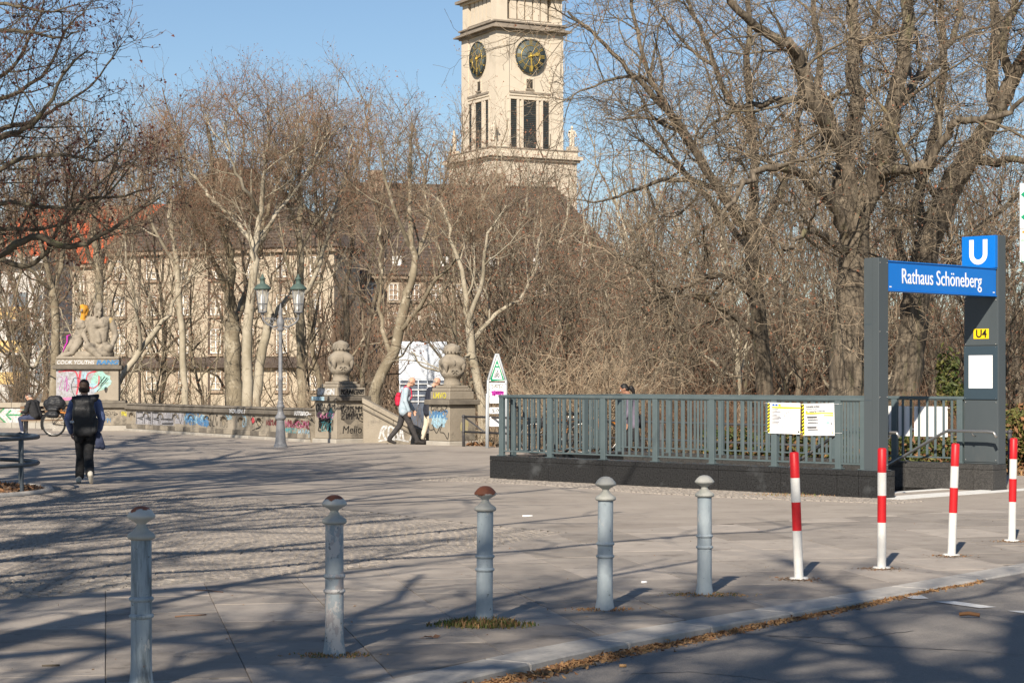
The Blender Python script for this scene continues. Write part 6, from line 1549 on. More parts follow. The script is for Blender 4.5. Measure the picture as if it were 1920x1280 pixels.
# white house with ochre balconies at the left edge
h0, h1 = (-37.5, 122), (-28.2, 120); L, rz = bframe(h0, h1)
D = thing('apartment_house', 'white apartment house with ochre balconies at the left picture edge', 'building', (h0[0], h0[1], 0), rz)
b = MB(); b.box(0, L, 0, 4, GZ-1, 8.6); b.build('wall', M['facade_white'], D)
b = MB(); b.box(-.3, L+.3, -.7, 4.3, 8.602, 9.0); b.build('roof_edge', M['facade_white'], D)
b = MB(); b.add([(-.4,-.6,9.002),(L+.4,-.6,9.002),(L+.4,2,11),(-.4,2,11),(-.4,4.4,9.002),(L+.4,4.4,9.002)], [(0,1,2,3),(3,2,5,4),(0,3,4),(1,5,2),(0,4,5,1)]); b.build('roof', M['roof_red'], D)
for z in (5.1, 3.1, 1.2, -.8):
    x0, x1 = L-2.35, L-.95
    b = MB(); b.box(x0, x1, -1.1, -.003, z, z+.12); bal_ = b.build('balcony', M['facade_white'], D)
    b = MB(); b.box(x0, x1, -1.12, -1.06, z+.125, z+.85); b.box(x0, x0+.06, -1.05, -.004, z+.125, z+.85); b.box(x1-.06, x1, -1.05, -.004, z+.125, z+.85); b.build('balcony_front', M['balcony'], bal_)
    b = MB(); b.box(x0+.1, x1-.1, -.06, -.004, z+.13, z+1.75); o = b.build('balcony_door', M['window_glass'], D)
    b = MB(); b.box(L-.55, L-.12, -.05, -.004, z+.3, z+1.6); b.build('window', M['window_glass'], D)
# pale boxy pavilion with dark glazing seen between the urns
e0 = P(748, 742, 112); 
E = thing('pavilion', 'pale blue-white boxy pavilion with dark glazed lower half between the urns', 'building', (e0.x, 112, 0), R(2))
b = MB(); b.box(0, 2.75, 0, 4, 1.55, 3.75); b.build('upper_box', M['scaffold'], E, bevel=.02)
b = MB(); b.box(.05, 2.7, .05, 3.9, -4, 1.548); b.build('glazed_core', M['scaffold_dark'], E)
for k in range(6):
    b = MB(); b.box(.02+.52*k, .08+.52*k, -.03, .045, .2, 1.547); b.build('mullion', M['scaffold'], E)
for k in range(4):
    b = MB(); b.box(.03, 2.72, -.035, .04, .35+.33*k, .41+.33*k); b.build('transom', M['pale_print'], E)
for k in range(4):
    b = MB(); b.box(.66*k+.06, .66*k+.62, -.02, -.001, 1.65, 3.65); b.build('cladding_panel', M['scaffold'], E)
# ---------------- clock tower
TD = 228.0; TS = 8.85
tc = P(930, 700, TD); trz = R(28)
# local frame: origin at the near corner, +x along the right face, +y along the left face
T = thing('clock_tower', 'tall pale limestone clock tower with gilded dials and statues', 'tower', (tc.x, TD, 0), trz)
zp = lambda py: CAMH+(HZ-py)/F*TD
def tb(x0, x1, y0, y1, z0, z1, name, m, bev=0, parent=T): b = MB(); b.box(x0,x1,y0,y1,z0,z1); return b.build(name, M[m], parent, bevel=bev)
ZT = zp(272); ZC0 = zp(56); ZC1 = zp(36)
# widened base with cornice
ov = 1.15
tb(-ov, TS+ov, -ov, TS+ov, GZ, zp(300), 'base_block', 'tower'); tb(-ov-.3, TS+ov+.3, -ov-.3, TS+ov+.3, zp(300)+.002, zp(295), 'base_cornice', 'tower_soot'); tb(-ov-.55, TS+ov+.55, -ov-.55, TS+ov+.55, zp(295)+.002, zp(288), 'base_cornice', 'tower'); tb(-ov-.1, TS+ov+.1, -ov-.1, TS+ov+.1, zp(288)+.002, zp(279), 'base_parapet', 'tower'); tb(-ov-.2, TS+ov+.2, -ov-.2, TS+ov+.2, zp(279)+.002, zp(277), 'parapet_cap', 'tower_soot')
# shaft: inner core + corner piers slightly proud
tb(.12, TS-.12, .12, TS-.12, zp(276), ZC0, 'shaft_core', 'tower')
pw = 1.72
for (x, y) in ((0,0),(TS-pw,0),(0,TS-pw),(TS-pw,TS-pw)): tb(x, x+pw, y, y+pw, zp(276), ZC0-.003, 'corner_pier', 'tower')
def on_face(face, u0, u1, d0, d1, z0, z1, name, m, parent=T, bev=0):
    """u along the face, d outwards"""
    if face == 'r': return tb(u0, u1, -d1, -d0, z0, z1, name, m, bev, parent)
    return tb(-d1, -d0, u0, u1, z0, z1, name, m, bev, parent)
mid = TS/2
for face in 'rl':
    on_face(face, pw+.05, TS-pw-.05, -.10, .14, zp(172), zp(168), 'moulding', 'tower_soot'); on_face(face, pw+.02, TS-pw-.02, -.10, .06, zp(176), zp(172)-.002, 'moulding', 'tower')
    on_face(face, mid-.42, mid+.42, -.119, -.10, zp(161), zp(145), 'small_window', 'recess_shade')
    for sx in (-1,1): on_face(face, mid+sx*.48-.06, mid+sx*.48+.06, -.119, -.02, zp(162), zp(144), 'window_jamb', 'tower')
    on_face(face, mid-.54, mid+.54, -.119, -.02, zp(144)+.003, zp(144)+.12, 'window_jamb', 'tower'); on_face(face, mid-.54, mid+.54, -.119, .04, zp(162)-.15, zp(162)-.003, 'window_sill', 'tower_soot')
    # three tall louvred openings between piers
    for (cx, hw) in ((mid-2.12,.42),(mid,.86),(mid+2.12,.42)):
        o = on_face(face, cx-hw, cx+hw, -.119, -.105, zp(275.5), zp(184), 'tall_opening', 'recess_shade')
        b = MB(); n = 26
        for k in range(n):
            z = zp(275)+(zp(184.5)-zp(275))*k/n
            if face == 'r': b.box(cx-hw+.02, cx+hw-.02, .06, .104, z, z+.10)
            else: b.box(.06, .104, cx-hw+.02, cx+hw-.02, z, z+.10)
        b.build('louvre_slats', M['dial'], o)
        for sx in (-1,1): on_face(face, cx+sx*(hw+.14)-.14, cx+sx*(hw+.14)+.14, -.12, .05, zp(275.5), zp(183), 'opening_pier', 'tower')
    on_face(face, mid-3.0, mid+3.0, -.12, .07, zp(183)+.003, zp(178), 'lintel', 'tower')
    # dial
    zc, rad = zp(100.5), 1.95
    fmx = frame_matrix((mid,-.02,zc),(1,0,0),(0,0,1)) if face == 'r' else frame_matrix((-.02,mid,zc),(0,-1,0),(0,0,1))
    b = MB(); b.lathe([(0,.02),(rad,.02),(rad,.16),(0,.16)], 48); dl = b.build('clock_dial', M['dial_glass'], T, fix=False); dl.matrix_local = fmx
    def D_(b, name, m): return b.build(name, M[m], dl, fix=False)
    for r_, th in ((rad,.06),(rad*.63,.035),(rad*.28,.03),(rad*.95,.03)):
        b = MB(); b.tube([(r_*math.cos(2*math.pi*k/48), r_*math.sin(2*math.pi*k/48), .19) for k in range(48)], th, 6, closed=True); D_(b, 'dial_ring', 'dial' if th != .035 else 'gold')
    for k in range(12):
        a = math.pi/6*k; c, s_ = math.cos(a), math.sin(a); u_ = Vector((c,s_,0)); v_ = Vector((-s_,c,0))
        b = MB(); b.tube([u_*rad*.1+Vector((0,0,.18)), u_*rad*.62+Vector((0,0,.18))], .022, 4); D_(b, 'dial_spoke', 'gold' if k%3 else 'dial')
        b = MB()
        for q in ((-.14,0,.14) if k%3 == 0 else (-.08,.08)): b.add([tuple(u_*rr+v_*(q+w_*.5)+Vector((0,0,.215))) for rr, w_ in ((rad*.67,-.055),(rad*.92,-.07),(rad*.92,.07),(rad*.67,.055))], [(0,1,2,3)])
        D_(b, 'numeral', 'gold')
        b = MB(); b.sphere(u_*(rad+.06)+Vector((0,0,.16)), .07, 6, 5); D_(b, 'rim_stud', 'gold')
    def handm(ang, L_, w_, name):
        d = Vector((math.sin(ang), math.cos(ang), 0)); n_ = Vector((d.y,-d.x,0)); b = MB(); z = Vector((0,0,.27))
        pl = [d*-.4-n_*w_*.5, d*(L_*.55)-n_*w_*.55, d*(L_*.72)-n_*w_*1.1, d*L_, d*(L_*.72)+n_*w_*1.1, d*(L_*.55)+n_*w_*.55, d*-.4+n_*w_*.5]
        n7 = len(pl); b.add([tuple(q+z) for q in pl]+[tuple(q+z-Vector((0,0,.05))) for q in pl], [tuple(range(n7))[::-1], tuple(range(n7,2*n7))]+[(i,(i+1)%n7,n7+(i+1)%n7,n7+i) for i in range(n7)]); D_(b, name, 'gold')
    handm(R(176), rad*.97, .16, 'minute_hand'); handm(R(73), rad*.62, .20, 'hour_hand')
    b = MB(); b.sphere((0,0,.27), .16, 10, 7); D_(b, 'hub', 'gold')
# cornice below the bell loggia
for (d, z0, z1, m) in ((.25,56,52,'tower_soot'),(.75,52,49.5,'tower_soot'),(.55,49.5,47,'tower_soot'),(.12,47,40,'tower_soot'),(.30,40,37,'tower_soot')):
    tb(-d, TS+d, -d, TS+d, zp(z0)+.002, zp(z1), 'cornice_course', m)
# loggia: core coloured dark as shade, corner piers, pillars, parapet, roof edge
zl, zt = zp(37)+.002, zp(-11)
tb(1.15, TS-1.15, 1.15, TS-1.15, zl, zt+.1, 'loggia_core', 'recess_shade')
cp = 1.62
for (x, y) in ((0,0),(TS-cp,0),(0,TS-cp),(TS-cp,TS-cp)): tb(x+.1, x+cp-.1, y+.1, y+cp-.1, zl, zt, 'loggia_pier', 'tower')
for face in 'rl':
    n = 5; span = TS-2*cp; 
    for k in range(n):
        c = cp+span*(k+.75)/(n+.5); on_face(face, c-.40, c+.40, -1.0, -.25, zl, zt, 'pillar', 'tower')
    on_face(face, cp-.08, TS-cp+.08, -.24, -.14, zl, zl+.22, 'balustrade', 'tower'); on_face(face, cp-.08, TS-cp+.08, -.26, -.10, zl+.222, zl+.30, 'balustrade_cap', 'tower_soot')
tb(-.15, TS+.15, -.15, TS+.15, zt+.002, zt+.22, 'architrave', 'tower'); tb(-.6, TS+.6, -.6, TS+.6, zt+.222, zt+.55, 'top_cornice', 'tower_soot'); tb(.4, TS-.4, .4, TS-.4, zt+.552, zt+6, 'attic', 'tower')
# stone figures on the terrace corners
def terrace_figure(x, y, rz, seed):
    p = [('e',(0,0,1.95),(.15,.17,.20),None,'a'),((0,0,1.70),.09,(0,0,1.80),.09,'a'),((-.24,0,1.58),.12,(.24,0,1.58),.12,'a'),((-.08,0,1.5),.20,(-.06,0,1.05),.18,'a'),((.08,0,1.5),.20,(.06,0,1.05),.18,'a'),((-.1,0,1.0),.19,(-.13,.05,.12),.15,'a'),((.1,0,1.0),.19,(.13,-.05,.12),.15,'a'),((-.32,0,1.55),.10,(-.45,.1,1.2),.08,'a'),((-.45,.1,1.2),.08,(-.25,.3,1.0 if seed else 1.45),.07,'a'),((.32,0,1.55),.10,(.42,.05,1.15),.08,'a'),((.42,.05,1.15),.08,(.32,.2,.85),.07,'a'),((.1,.1,.9),.16,(.2,.1,.2),.13,'a')]
    return grow(p, {'a': M['tower']}, .05, 2, .6, .04)
fig = [terrace_figure(0,0,0,0), terrace_figure(0,0,0,1)]
for k, (x, y, rz_, lab) in enumerate(((-.55,-.55,R(200),'near'),(TS+.85,-.55,R(170),'right'),(-.55,TS+.85,R(250),'left'))):
    b = MB(); b.box(x-.5,x+.5,y-.5,y+.5,zp(277)+.002,zp(277)+.55); b.build('figure_plinth', M['tower'], T)
    o = link('stone_figure', fig[k%2], T, (x, y, zp(277)+.55), (0,0,rz_)); o.scale = (1.1,1.1,1.15)
# ================================================================= bare trees and shrubs
def catmull(pts, k=4):
    pts = np.asarray(pts, float); out = []
    for i in range(len(pts)-1):
        p0 = pts[max(i-1,0)]; p1 = pts[i]; p2 = pts[i+1]; p3 = pts[min(i+2,len(pts)-1)]
        for t in np.arange(k)/k: out.append(.5*((2*p1)+(-p0+p2)*t+(2*p0-5*p1+4*p2-p3)*t*t+(-p0+3*p1-3*p2+p3)*t**3))
    out.append(pts[-1]); return np.array(out)
class Grow:
    """branch chains by level; level 0 = trunk and limbs, 1 = boughs, 2 = branches, 3 = twigs"""
    def __init__(s, seed): s.r = np.random.default_rng(seed); s.ch = {0:[],1:[],2:[],3:[],4:[]}
    def limb(s, pts, r0, r1, jit=.0, k=4, power=1.0, lvl=0):
        q = catmull(pts, k)
        if jit: q[1:-1] += s.r.normal(0, jit, (len(q)-2, 3))
        t = np.linspace(0, 1, len(q))**power; rad = r0+(r1-r0)*t
        s.ch[lvl].append((q, rad)); return q, rad
    def sprout(s, chain, lvl, spec, t0=.25, t1=1.0, cmin=None):
        """spec[lvl] = (spacing, length, angle, up, wander, nseg, rscale)"""
        if lvl not in spec: return
        sp, ln, ang, up, wan, ns, rs = spec[lvl][:7]
        q, rad = chain; seg = np.diff(q, axis=0); L = np.linalg.norm(seg, axis=1); cum = np.concatenate([[0], np.cumsum(L)]); tot = cum[-1]
        n = max(1, int(tot*(t1-t0)/sp+s.r.random())); az = s.r.uniform(0, 6.28)
        for i in range(n):
            t = t0+(t1-t0)*(i+s.r.random())/n; d = t*tot; j = min(np.searchsorted(cum, d, side='right')-1, len(seg)-1); f = (d-cum[j])/max(L[j],1e-6)
            p = q[j]+seg[j]*f; T = seg[j]/max(L[j],1e-6); r = rad[j]+(rad[j+1]-rad[j])*f
            a = np.cross(T, [.31,.17,.93]); a /= np.linalg.norm(a)+1e-9; b = np.cross(T, a); az += 2.4+s.r.normal(0,.4)
            th = math.radians(max(12, s.r.normal(ang, 13)))
            D = T*math.cos(th)+(a*math.cos(az)+b*math.sin(az))*math.sin(th); D[2] += up*.5; D /= np.linalg.norm(D)
            l = ln*s.r.uniform(.6,1.25)*(1.0-.45*t if lvl < 3 else 1)
            pts = [p]; st = l/ns
            for m in range(ns):
                D = D+s.r.normal(0, wan, 3); D[2] += up*.28; D /= np.linalg.norm(D); pts.append(pts[-1]+D*st)
            r0 = min(r*.72, rs*l); pts = np.array(pts)
            if cmin is not None and pts[-1][2] < cmin(pts[-1]): continue
            rr = np.linspace(r0, max(r0*.35, .0035), ns+1); c = (pts, rr); s.ch[lvl].append(c)
            s.sprout(c, lvl+1, spec, .18, 1.0, cmin)
    def mesh(s, name, levels, mats, sides):
        Vs = []; Fs = []; MI = []; off = 0
        for lv in levels:
            by = {}
            for q, rad in s.ch[lv]: by.setdefault(len(q), []).append((q, rad))
            for N, lst in by.items():
                Q = np.stack([c[0] for c in lst]); Rr = np.stack([c[1] for c in lst]); K = len(lst); n = sides[lv]
                Tg = np.empty_like(Q); Tg[:,1:-1] = Q[:,2:]-Q[:,:-2]; Tg[:,0] = Q[:,1]-Q[:,0]; Tg[:,-1] = Q[:,-1]-Q[:,-2]
                Tg /= np.linalg.norm(Tg, axis=2, keepdims=True)+1e-9
                main = Q[:,-1]-Q[:,0]; ref = np.zeros((K,3)); k = np.argmin(np.abs(main), axis=1); ref[np.arange(K), k] = 1
                A = np.cross(Tg, ref[:,None,:]); A /= np.linalg.norm(A, axis=2, keepdims=True)+1e-9; B = np.cross(Tg, A)
                th = np.arange(n)*2*math.pi/n
                rr = Rr
                P_ = Q[:,:,None,:]+(A[:,:,None,:]*np.cos(th)[None,None,:,None]+B[:,:,None,:]*np.sin(th)[None,None,:,None])*rr[:,:,None,None]
                base = off+np.arange(K)[:,None,None]*N*n+np.arange(N-1)[None,:,None]*n; i = np.arange(n)[None,None,:]; i2 = (np.arange(n)+1)%n; i2 = i2[None,None,:]
                Fq = np.stack(np.broadcast_arrays(base+i, base+i2, base+n+i2, base+n+i), -1).reshape(-1,4)
                Vs.append(P_.reshape(-1,3)); Fs.append(Fq); MI.append(np.full(len(Fq), mats[lv])); off += K*N*n
        return np.concatenate(Vs), np.concatenate(Fs), np.concatenate(MI)
    def tips(s, lv): return np.array([c[0][-1] for c in s.ch[lv]])
SIDES = {0:12, 1:6, 2:4, 3:3, 4:3}
def tree_from(g, name, label, cat, origin, m_trunk, m_bough, m_twig, seed_m=None, seed_n=0, seed_s=.05, group=None, twig_levels=(2,3,4), sides=SIDES):
    """trunk mesh (level 0,1) and crown mesh (finer levels) under an Empty at the foot"""
    o = Vector(origin); t = thing(name, label, cat, o, 0, group); shift = np.array(o)
    lv = [l for l in (0,1) if g.ch[l]]
    V, Fq, mi = g.mesh('trunk', lv, {0:0, 1:1}, sides); link('trunk', raw_mesh('trunk', V-shift, Fq, (M[m_trunk], M[m_bough]), mi, True), t)
    lv = [l for l in twig_levels if g.ch[l]]
    V, Fq, mi = g.mesh('crown', lv, {1:0,2:0,3:1,4:1}, sides); 
    mats = [M[m_bough], M[m_twig]]; F3 = None
    if seed_m:
        tp = np.concatenate([g.tips(l) for l in lv[-2:]]); k = g.r.choice(len(tp), min(seed_n, len(tp)), replace=False); tp = tp[k]
        N = len(tp); s = seed_s*g.r.uniform(.5,1.3,(N,1))
        d = [g.r.normal(0,1,(N,3)) for _ in range(4)]; Q = np.stack([tp+s*x/np.linalg.norm(x,axis=1,keepdims=True)+np.array([0,0,-.6])*s for x in d], 1).reshape(-1,3)
        b0 = len(V)+np.arange(N)*4; F3 = np.concatenate([np.stack([b0+a,b0+b,b0+c],1) for a,b,c in ((0,1,2),(0,2,3),(0,3,1),(1,3,2))])
        V = np.concatenate([V, Q]); mi = np.concatenate([mi, np.full(len(F3), 2)]); mats.append(M[seed_m])
    me = raw_mesh('crown', V-shift, Fq, tuple(mats), mi, False, faces3=F3); link('crown', me, t)
    return t
def PX(d, *pts): return [tuple(P(x, y, d+(z[0] if z else 0))) for x, y, *z in pts]
def spray_mesh(seed, L, spec, twig, wander, up, seeds=10, ss=.03, r0=.012):
    g = Grow(seed); p = np.zeros(3); D = np.array([0,0,1.0]); pts = [p]
    for i in range(6): D = D+g.r.normal(0,wander,3); D[2] += .25; D /= np.linalg.norm(D); pts.append(pts[-1]+D*L/6)
    c = (np.array(pts), np.linspace(r0,.004,7)); g.ch[2].append(c); g.sprout(c, 3, spec, .05)
    lv = [l for l in (2,3,4) if g.ch[l]]
    V, Fq, mi = g.mesh('branch', lv, {2:0,3:1,4:1}, SIDES); F3 = None; mats = [M['branch'], M[twig]]
    if seeds:
        tp = np.concatenate([g.tips(l) for l in lv[1:]]); tp = tp[g.r.choice(len(tp), min(seeds,len(tp)), replace=False)]; N = len(tp)
        d = [g.r.normal(0,1,(N,3)) for _ in range(4)]; Q = np.stack([tp+ss*g.r.uniform(.5,1.3,(N,1))*x/np.linalg.norm(x,axis=1,keepdims=True) for x in d],1).reshape(-1,3)
        b0 = len(V)+np.arange(N)*4; F3 = np.concatenate([np.stack([b0+a,b0+b,b0+c_],1) for a,b,c_ in ((0,1,2),(0,2,3),(0,3,1),(1,3,2))]); V = np.concatenate([V,Q]); mi = np.concatenate([mi,np.full(len(F3),2)]); mats.append(M['seed'])
    return raw_mesh('branch', V, Fq, tuple(mats), mi, False, faces3=F3)
def add_sprays(g, t, sprays, n, levels, smin, smax, ang, up, t0=.2, cmin=None):
    """twiggy side branches set along the boughs, each a piece of its tree"""
    r = g.r; ch = []; wl = []
    for l in levels:
        for q, rad in g.ch[l]:
            if l == 0 and rad[0] > .34: continue
            ch.append((q, rad, l)); wl.append(np.linalg.norm(np.diff(q,axis=0),axis=1).sum())
    wl = np.array(wl); wl /= wl.sum(); o = t.location; k = 0; tries = 0
    while k < n and tries < n*4:
        tries += 1
        q, rad, l = ch[r.choice(len(ch), p=wl)]; f = (t0 if l == 0 else .12)+(1-(t0 if l == 0 else .12))*math.sqrt(r.random()); f *= len(q)-1; j = min(int(f), len(q)-2); f -= j
        p = q[j]+(q[j+1]-q[j])*f; T = q[j+1]-q[j]; T /= np.linalg.norm(T)+1e-9
        if cmin is not None and p[2] < cmin(p): continue
        a = r.normal(size=3); a -= T*a.dot(T); a /= np.linalg.norm(a)+1e-9; th = math.radians(max(10, r.normal(ang,15)))
        D = T*math.cos(th)+a*math.sin(th); D[2] += up; D = Vector(D).normalized()
        ob = link('branch', sprays[r.integers(len(sprays))], t); s_ = r.uniform(smin, smax)
        ob.matrix_local = Matrix.Translation(Vector(p)-o) @ (D.to_track_quat('Z','Y') @ Quaternion((0,0,1), r.uniform(0,6.28))).to_matrix().to_4x4() @ Matrix.Diagonal((s_,s_,s_,1)); k += 1
SP_PLANE = [spray_mesh(700+k, 1.7, {3:(.20,.75,38,.08,.18,4,.016), 4:(.24,.30,42,.1,.2,2,.028)}, 'twig_tan' if k % 3 else 'twig_pale', .12, .2, 10, .04, .016) for k in range(6)]
SP_RED = [spray_mesh(720+k, 1.7, {3:(.20,.75,38,.08,.18,4,.016), 4:(.24,.30,42,.1,.2,2,.028)}, 'twig_red' if k % 2 else 'twig_tan', .12, .2, 14, .04, .016) for k in range(5)]
SP_CURL = [spray_mesh(740+k, 1.7, {3:(.15,.75,50,.03,.30,6,.0075), 4:(.22,.26,46,.05,.28,2,.015)}, 'twig_brown' if k % 2 else 'twig_pale', .26, .03, 6, .022, .011) for k in range(8)]
# ---------------- big furrowed tree behind the station, right
BIGSPEC = {1:(.62,2.3,55,.10,.20,6,.020), 2:(.30,1.25,52,-.02,.26,5,.014), 3:(.20,.60,50,.02,.30,4,.009)}
BIGSPEC2 = {1:(.8,2.2,55,.10,.20,6,.020), 2:(.36,1.2,52,.0,.26,5,.014), 3:(.24,.60,50,.02,.30,4,.009)}
D0 = 40.0
g = Grow(101)
tr = g.limb(PX(D0,(1586,880),(1583,800),(1586,720),(1590,640),(1597,540),(1601,470),(1604,400)), .36, .29, .01)
for k_ in range(7):
    a_ = .9*k_; bx_ = P(1588,880,D0).x; g.limb([(bx_+.34*math.cos(a_), D0+.34*math.sin(a_), -.2),(bx_+.27*math.cos(a_), D0+.27*math.sin(a_), .8),(bx_+.22*math.cos(a_+.1), D0+.22*math.sin(a_+.1), 1.9),(P(1592,600,D0).x+.16*math.cos(a_+.2), D0+.16*math.sin(a_+.2), 3.0)], .13, .12, .01)
limbs = [
 (PX(D0,(1600,440),(1578,370),(1592,290,.5),(1603,200,.8),(1600,110,1),(1597,0,1.2),(1590,-110,1.5)), .26, .12),
 (PX(D0,(1604,420),(1640,345),(1662,270,-.5),(1676,200,-.8),(1692,110,-1),(1703,0,-1),(1712,-110,-1.2)), .29, .12),
 (PX(D0,(1598,420),(1588,310,-.3),(1562,262,-.8),(1530,205,-1.3),(1505,130,-1.6),(1489,92,-1.8),(1442,66,-2.2),(1398,30,-2.6),(1350,-20,-3)), .20, .08),
 (PX(D0,(1594,450),(1560,385,-.6),(1528,352,-1.2),(1484,316,-1.8),(1438,318,-2.2),(1398,345,-2.6),(1360,390,-3)), .15, .05),
 (PX(D0,(1655,325,-.4),(1700,318,-.9),(1745,298,-1.4),(1780,240,-1.8),(1812,226,-2),(1850,220,-2.2),(1890,212,-2.4),(1925,180,-2.6)), .13, .05),
 (PX(D0,(1598,470),(1560,455,-.8),(1532,432,-1.4),(1500,444,-2),(1470,470,-2.6)), .11, .04),
 (PX(D0,(1676,200,-.8),(1720,150,.2),(1765,110,.8),(1795,40,1.4),(1810,-40,2)), .12, .05),
 (PX(D0,(1592,290,.5),(1555,215,1.4),(1535,120,2),(1530,30,2.6),(1520,-60,3)), .13, .05),
 (PX(D0,(1530,205,-1.3),(1475,190,-1),(1420,195,-.6),(1360,215,-.2),(1310,260,.2)), .10, .03),
 (PX(D0,(1600,110,1),(1640,50,1.6),(1660,-30,2.2)), .10, .04),
]
cm = lambda q: 1.65+(HZ-735)/F*q[1]
for pts, r0, r1 in limbs:
    c = g.limb(pts, r0*.84, r1*.8, .04); g.sprout(c, 1, BIGSPEC, .12, 1.0, cm)
bt = tree_from(g, 'bare_tree', 'big bare tree with thick furrowed trunk behind the railing, left of the portal', 'tree', (P(1586,864,D0).x, D0, -.1), 'bark_brown', 'branch', 'twig_brown', 'seed', 900, .03)
add_sprays(g, bt, SP_CURL, 298, (0,1,2), .7, 1.3, 55, .0, .15, cm)
# ---------------- leaning tree behind the portal
D1 = 43.5; g = Grow(102)
g.limb(PX(D1,(1668,860),(1685,780),(1700,700),(1712,620),(1722,540),(1742,450),(1768,385),(1800,320),(1832,272)), .36, .24, .015)
limbs = [
 (PX(D1,(1832,272),(1872,208,-.3),(1896,150,-.6),(1930,100,-1),(1985,50,-1.4)), .22, .12),
 (PX(D1,(1866,216,-.2),(1860,130,.3),(1868,40,.6),(1856,-40,1),(1850,-110,1.2)), .15, .07),
 (PX(D1,(1826,290),(1860,305,-.5),(1890,298,-1),(1925,302,-1.5)), .12, .06),
 (PX(D1,(1742,450),(1720,380,.8),(1738,300,1.4),(1760,220,1.8),(1770,120,2.2),(1765,20,2.6),(1770,-70,3)), .14, .05),
 (PX(D1,(1768,385),(1730,340,-.8),(1700,330,-1.4),(1662,352,-2)), .08, .03),
 (PX(D1,(1722,540),(1690,480,.8),(1672,400,1.4),(1640,330,2)), .12, .04),
 (PX(D1,(1896,150,-.6),(1880,80,-1),(1905,0,-1.2),(1900,-80,-1.4)), .12, .05),
 (PX(D1,(1722,540),(1780,500,1),(1835,430,1.6),(1880,390,2),(1930,350,2.4)), .10, .04),
]
for pts, r0, r1 in limbs:
    c = g.limb(pts, r0, r1, .02); g.sprout(c, 1, BIGSPEC2, .1, 1.0, cm)
bt = tree_from(g, 'bare_tree', 'heavy bare tree leaning to the right behind the blue name beam', 'tree', (P(1668,860,D1).x, D1, -.1), 'bark_brown', 'branch', 'twig_brown', 'seed', 700, .03)
add_sprays(g, bt, SP_CURL, 280, (0,1,2), .7, 1.3, 55, .05, .15, cm)
# ---------------- slimmer tree with the long bough towards the tower
D2 = 45.0; g = Grow(103)
g.limb(PX(D2,(1436,850),(1434,740),(1428,660),(1418,560),(1410,470),(1408,440)), .21, .16, .01)
limbs = [
 (PX(D2,(1408,440),(1385,412,-.3),(1345,352,-.8),(1310,292,-1.2),(1272,228,-1.6),(1238,196,-1.9),(1180,134,-2.3),(1120,70,-2.6),(1065,22,-2.8)), .13, .025),
 (PX(D2,(1310,292,-1.2),(1260,225,-1),(1215,130,-.6),(1190,40,-.3),(1180,-40,0)), .07, .03),
 (PX(D2,(1272,228,-1.6),(1215,150,-2),(1160,148,-2.4),(1100,166,-2.8),(1062,190,-3)), .05, .012),
 (PX(D2,(1410,450),(1414,350,.4),(1412,250,.8),(1400,150,1.2),(1404,50,1.5),(1395,-60,1.8)), .13, .05),
 (PX(D2,(1412,460),(1450,390,.6),(1485,300,1.2),(1500,200,1.6),(1510,90,2)), .10, .04),
 (PX(D2,(1418,560),(1370,520,-.6),(1320,520,-1),(1260,540,-1.4),(1190,500,-1.8),(1130,470,-2)), .08, .02),
 (PX(D2,(1428,640),(1370,590,-.5),(1300,555,-1.2),(1240,560,-1.8),(1180,590,-2.3)), .07, .02),
 (PX(D2,(1345,352,-.8),(1290,340,-.3),(1230,340,.2),(1160,370,.6),(1110,380,1)), .07, .02),
 (PX(D2,(1410,470),(1350,400,1),(1290,330,1.6),(1240,260,2.1),(1205,200,2.4)), .08, .02),
 (PX(D2,(1412,250,.8),(1360,170,.2),(1330,90,-.2),(1290,10,-.6),(1270,-60,-.8)), .08, .03),
]
for pts, r0, r1 in limbs:
    c = g.limb(pts, r0, r1, .02); g.sprout(c, 1, BIGSPEC2, .12, 1.0, cm)
bt = tree_from(g, 'bare_tree', 'slim dark-trunked bare tree whose long bough reaches towards the clock tower', 'tree', (P(1436,850,D2).x, D2, -.1), 'bark_brown', 'branch', 'twig_brown', 'seed', 800, .03)
add_sprays(g, bt, SP_CURL, 298, (0,1,2), .7, 1.3, 55, .05, .15, cm)
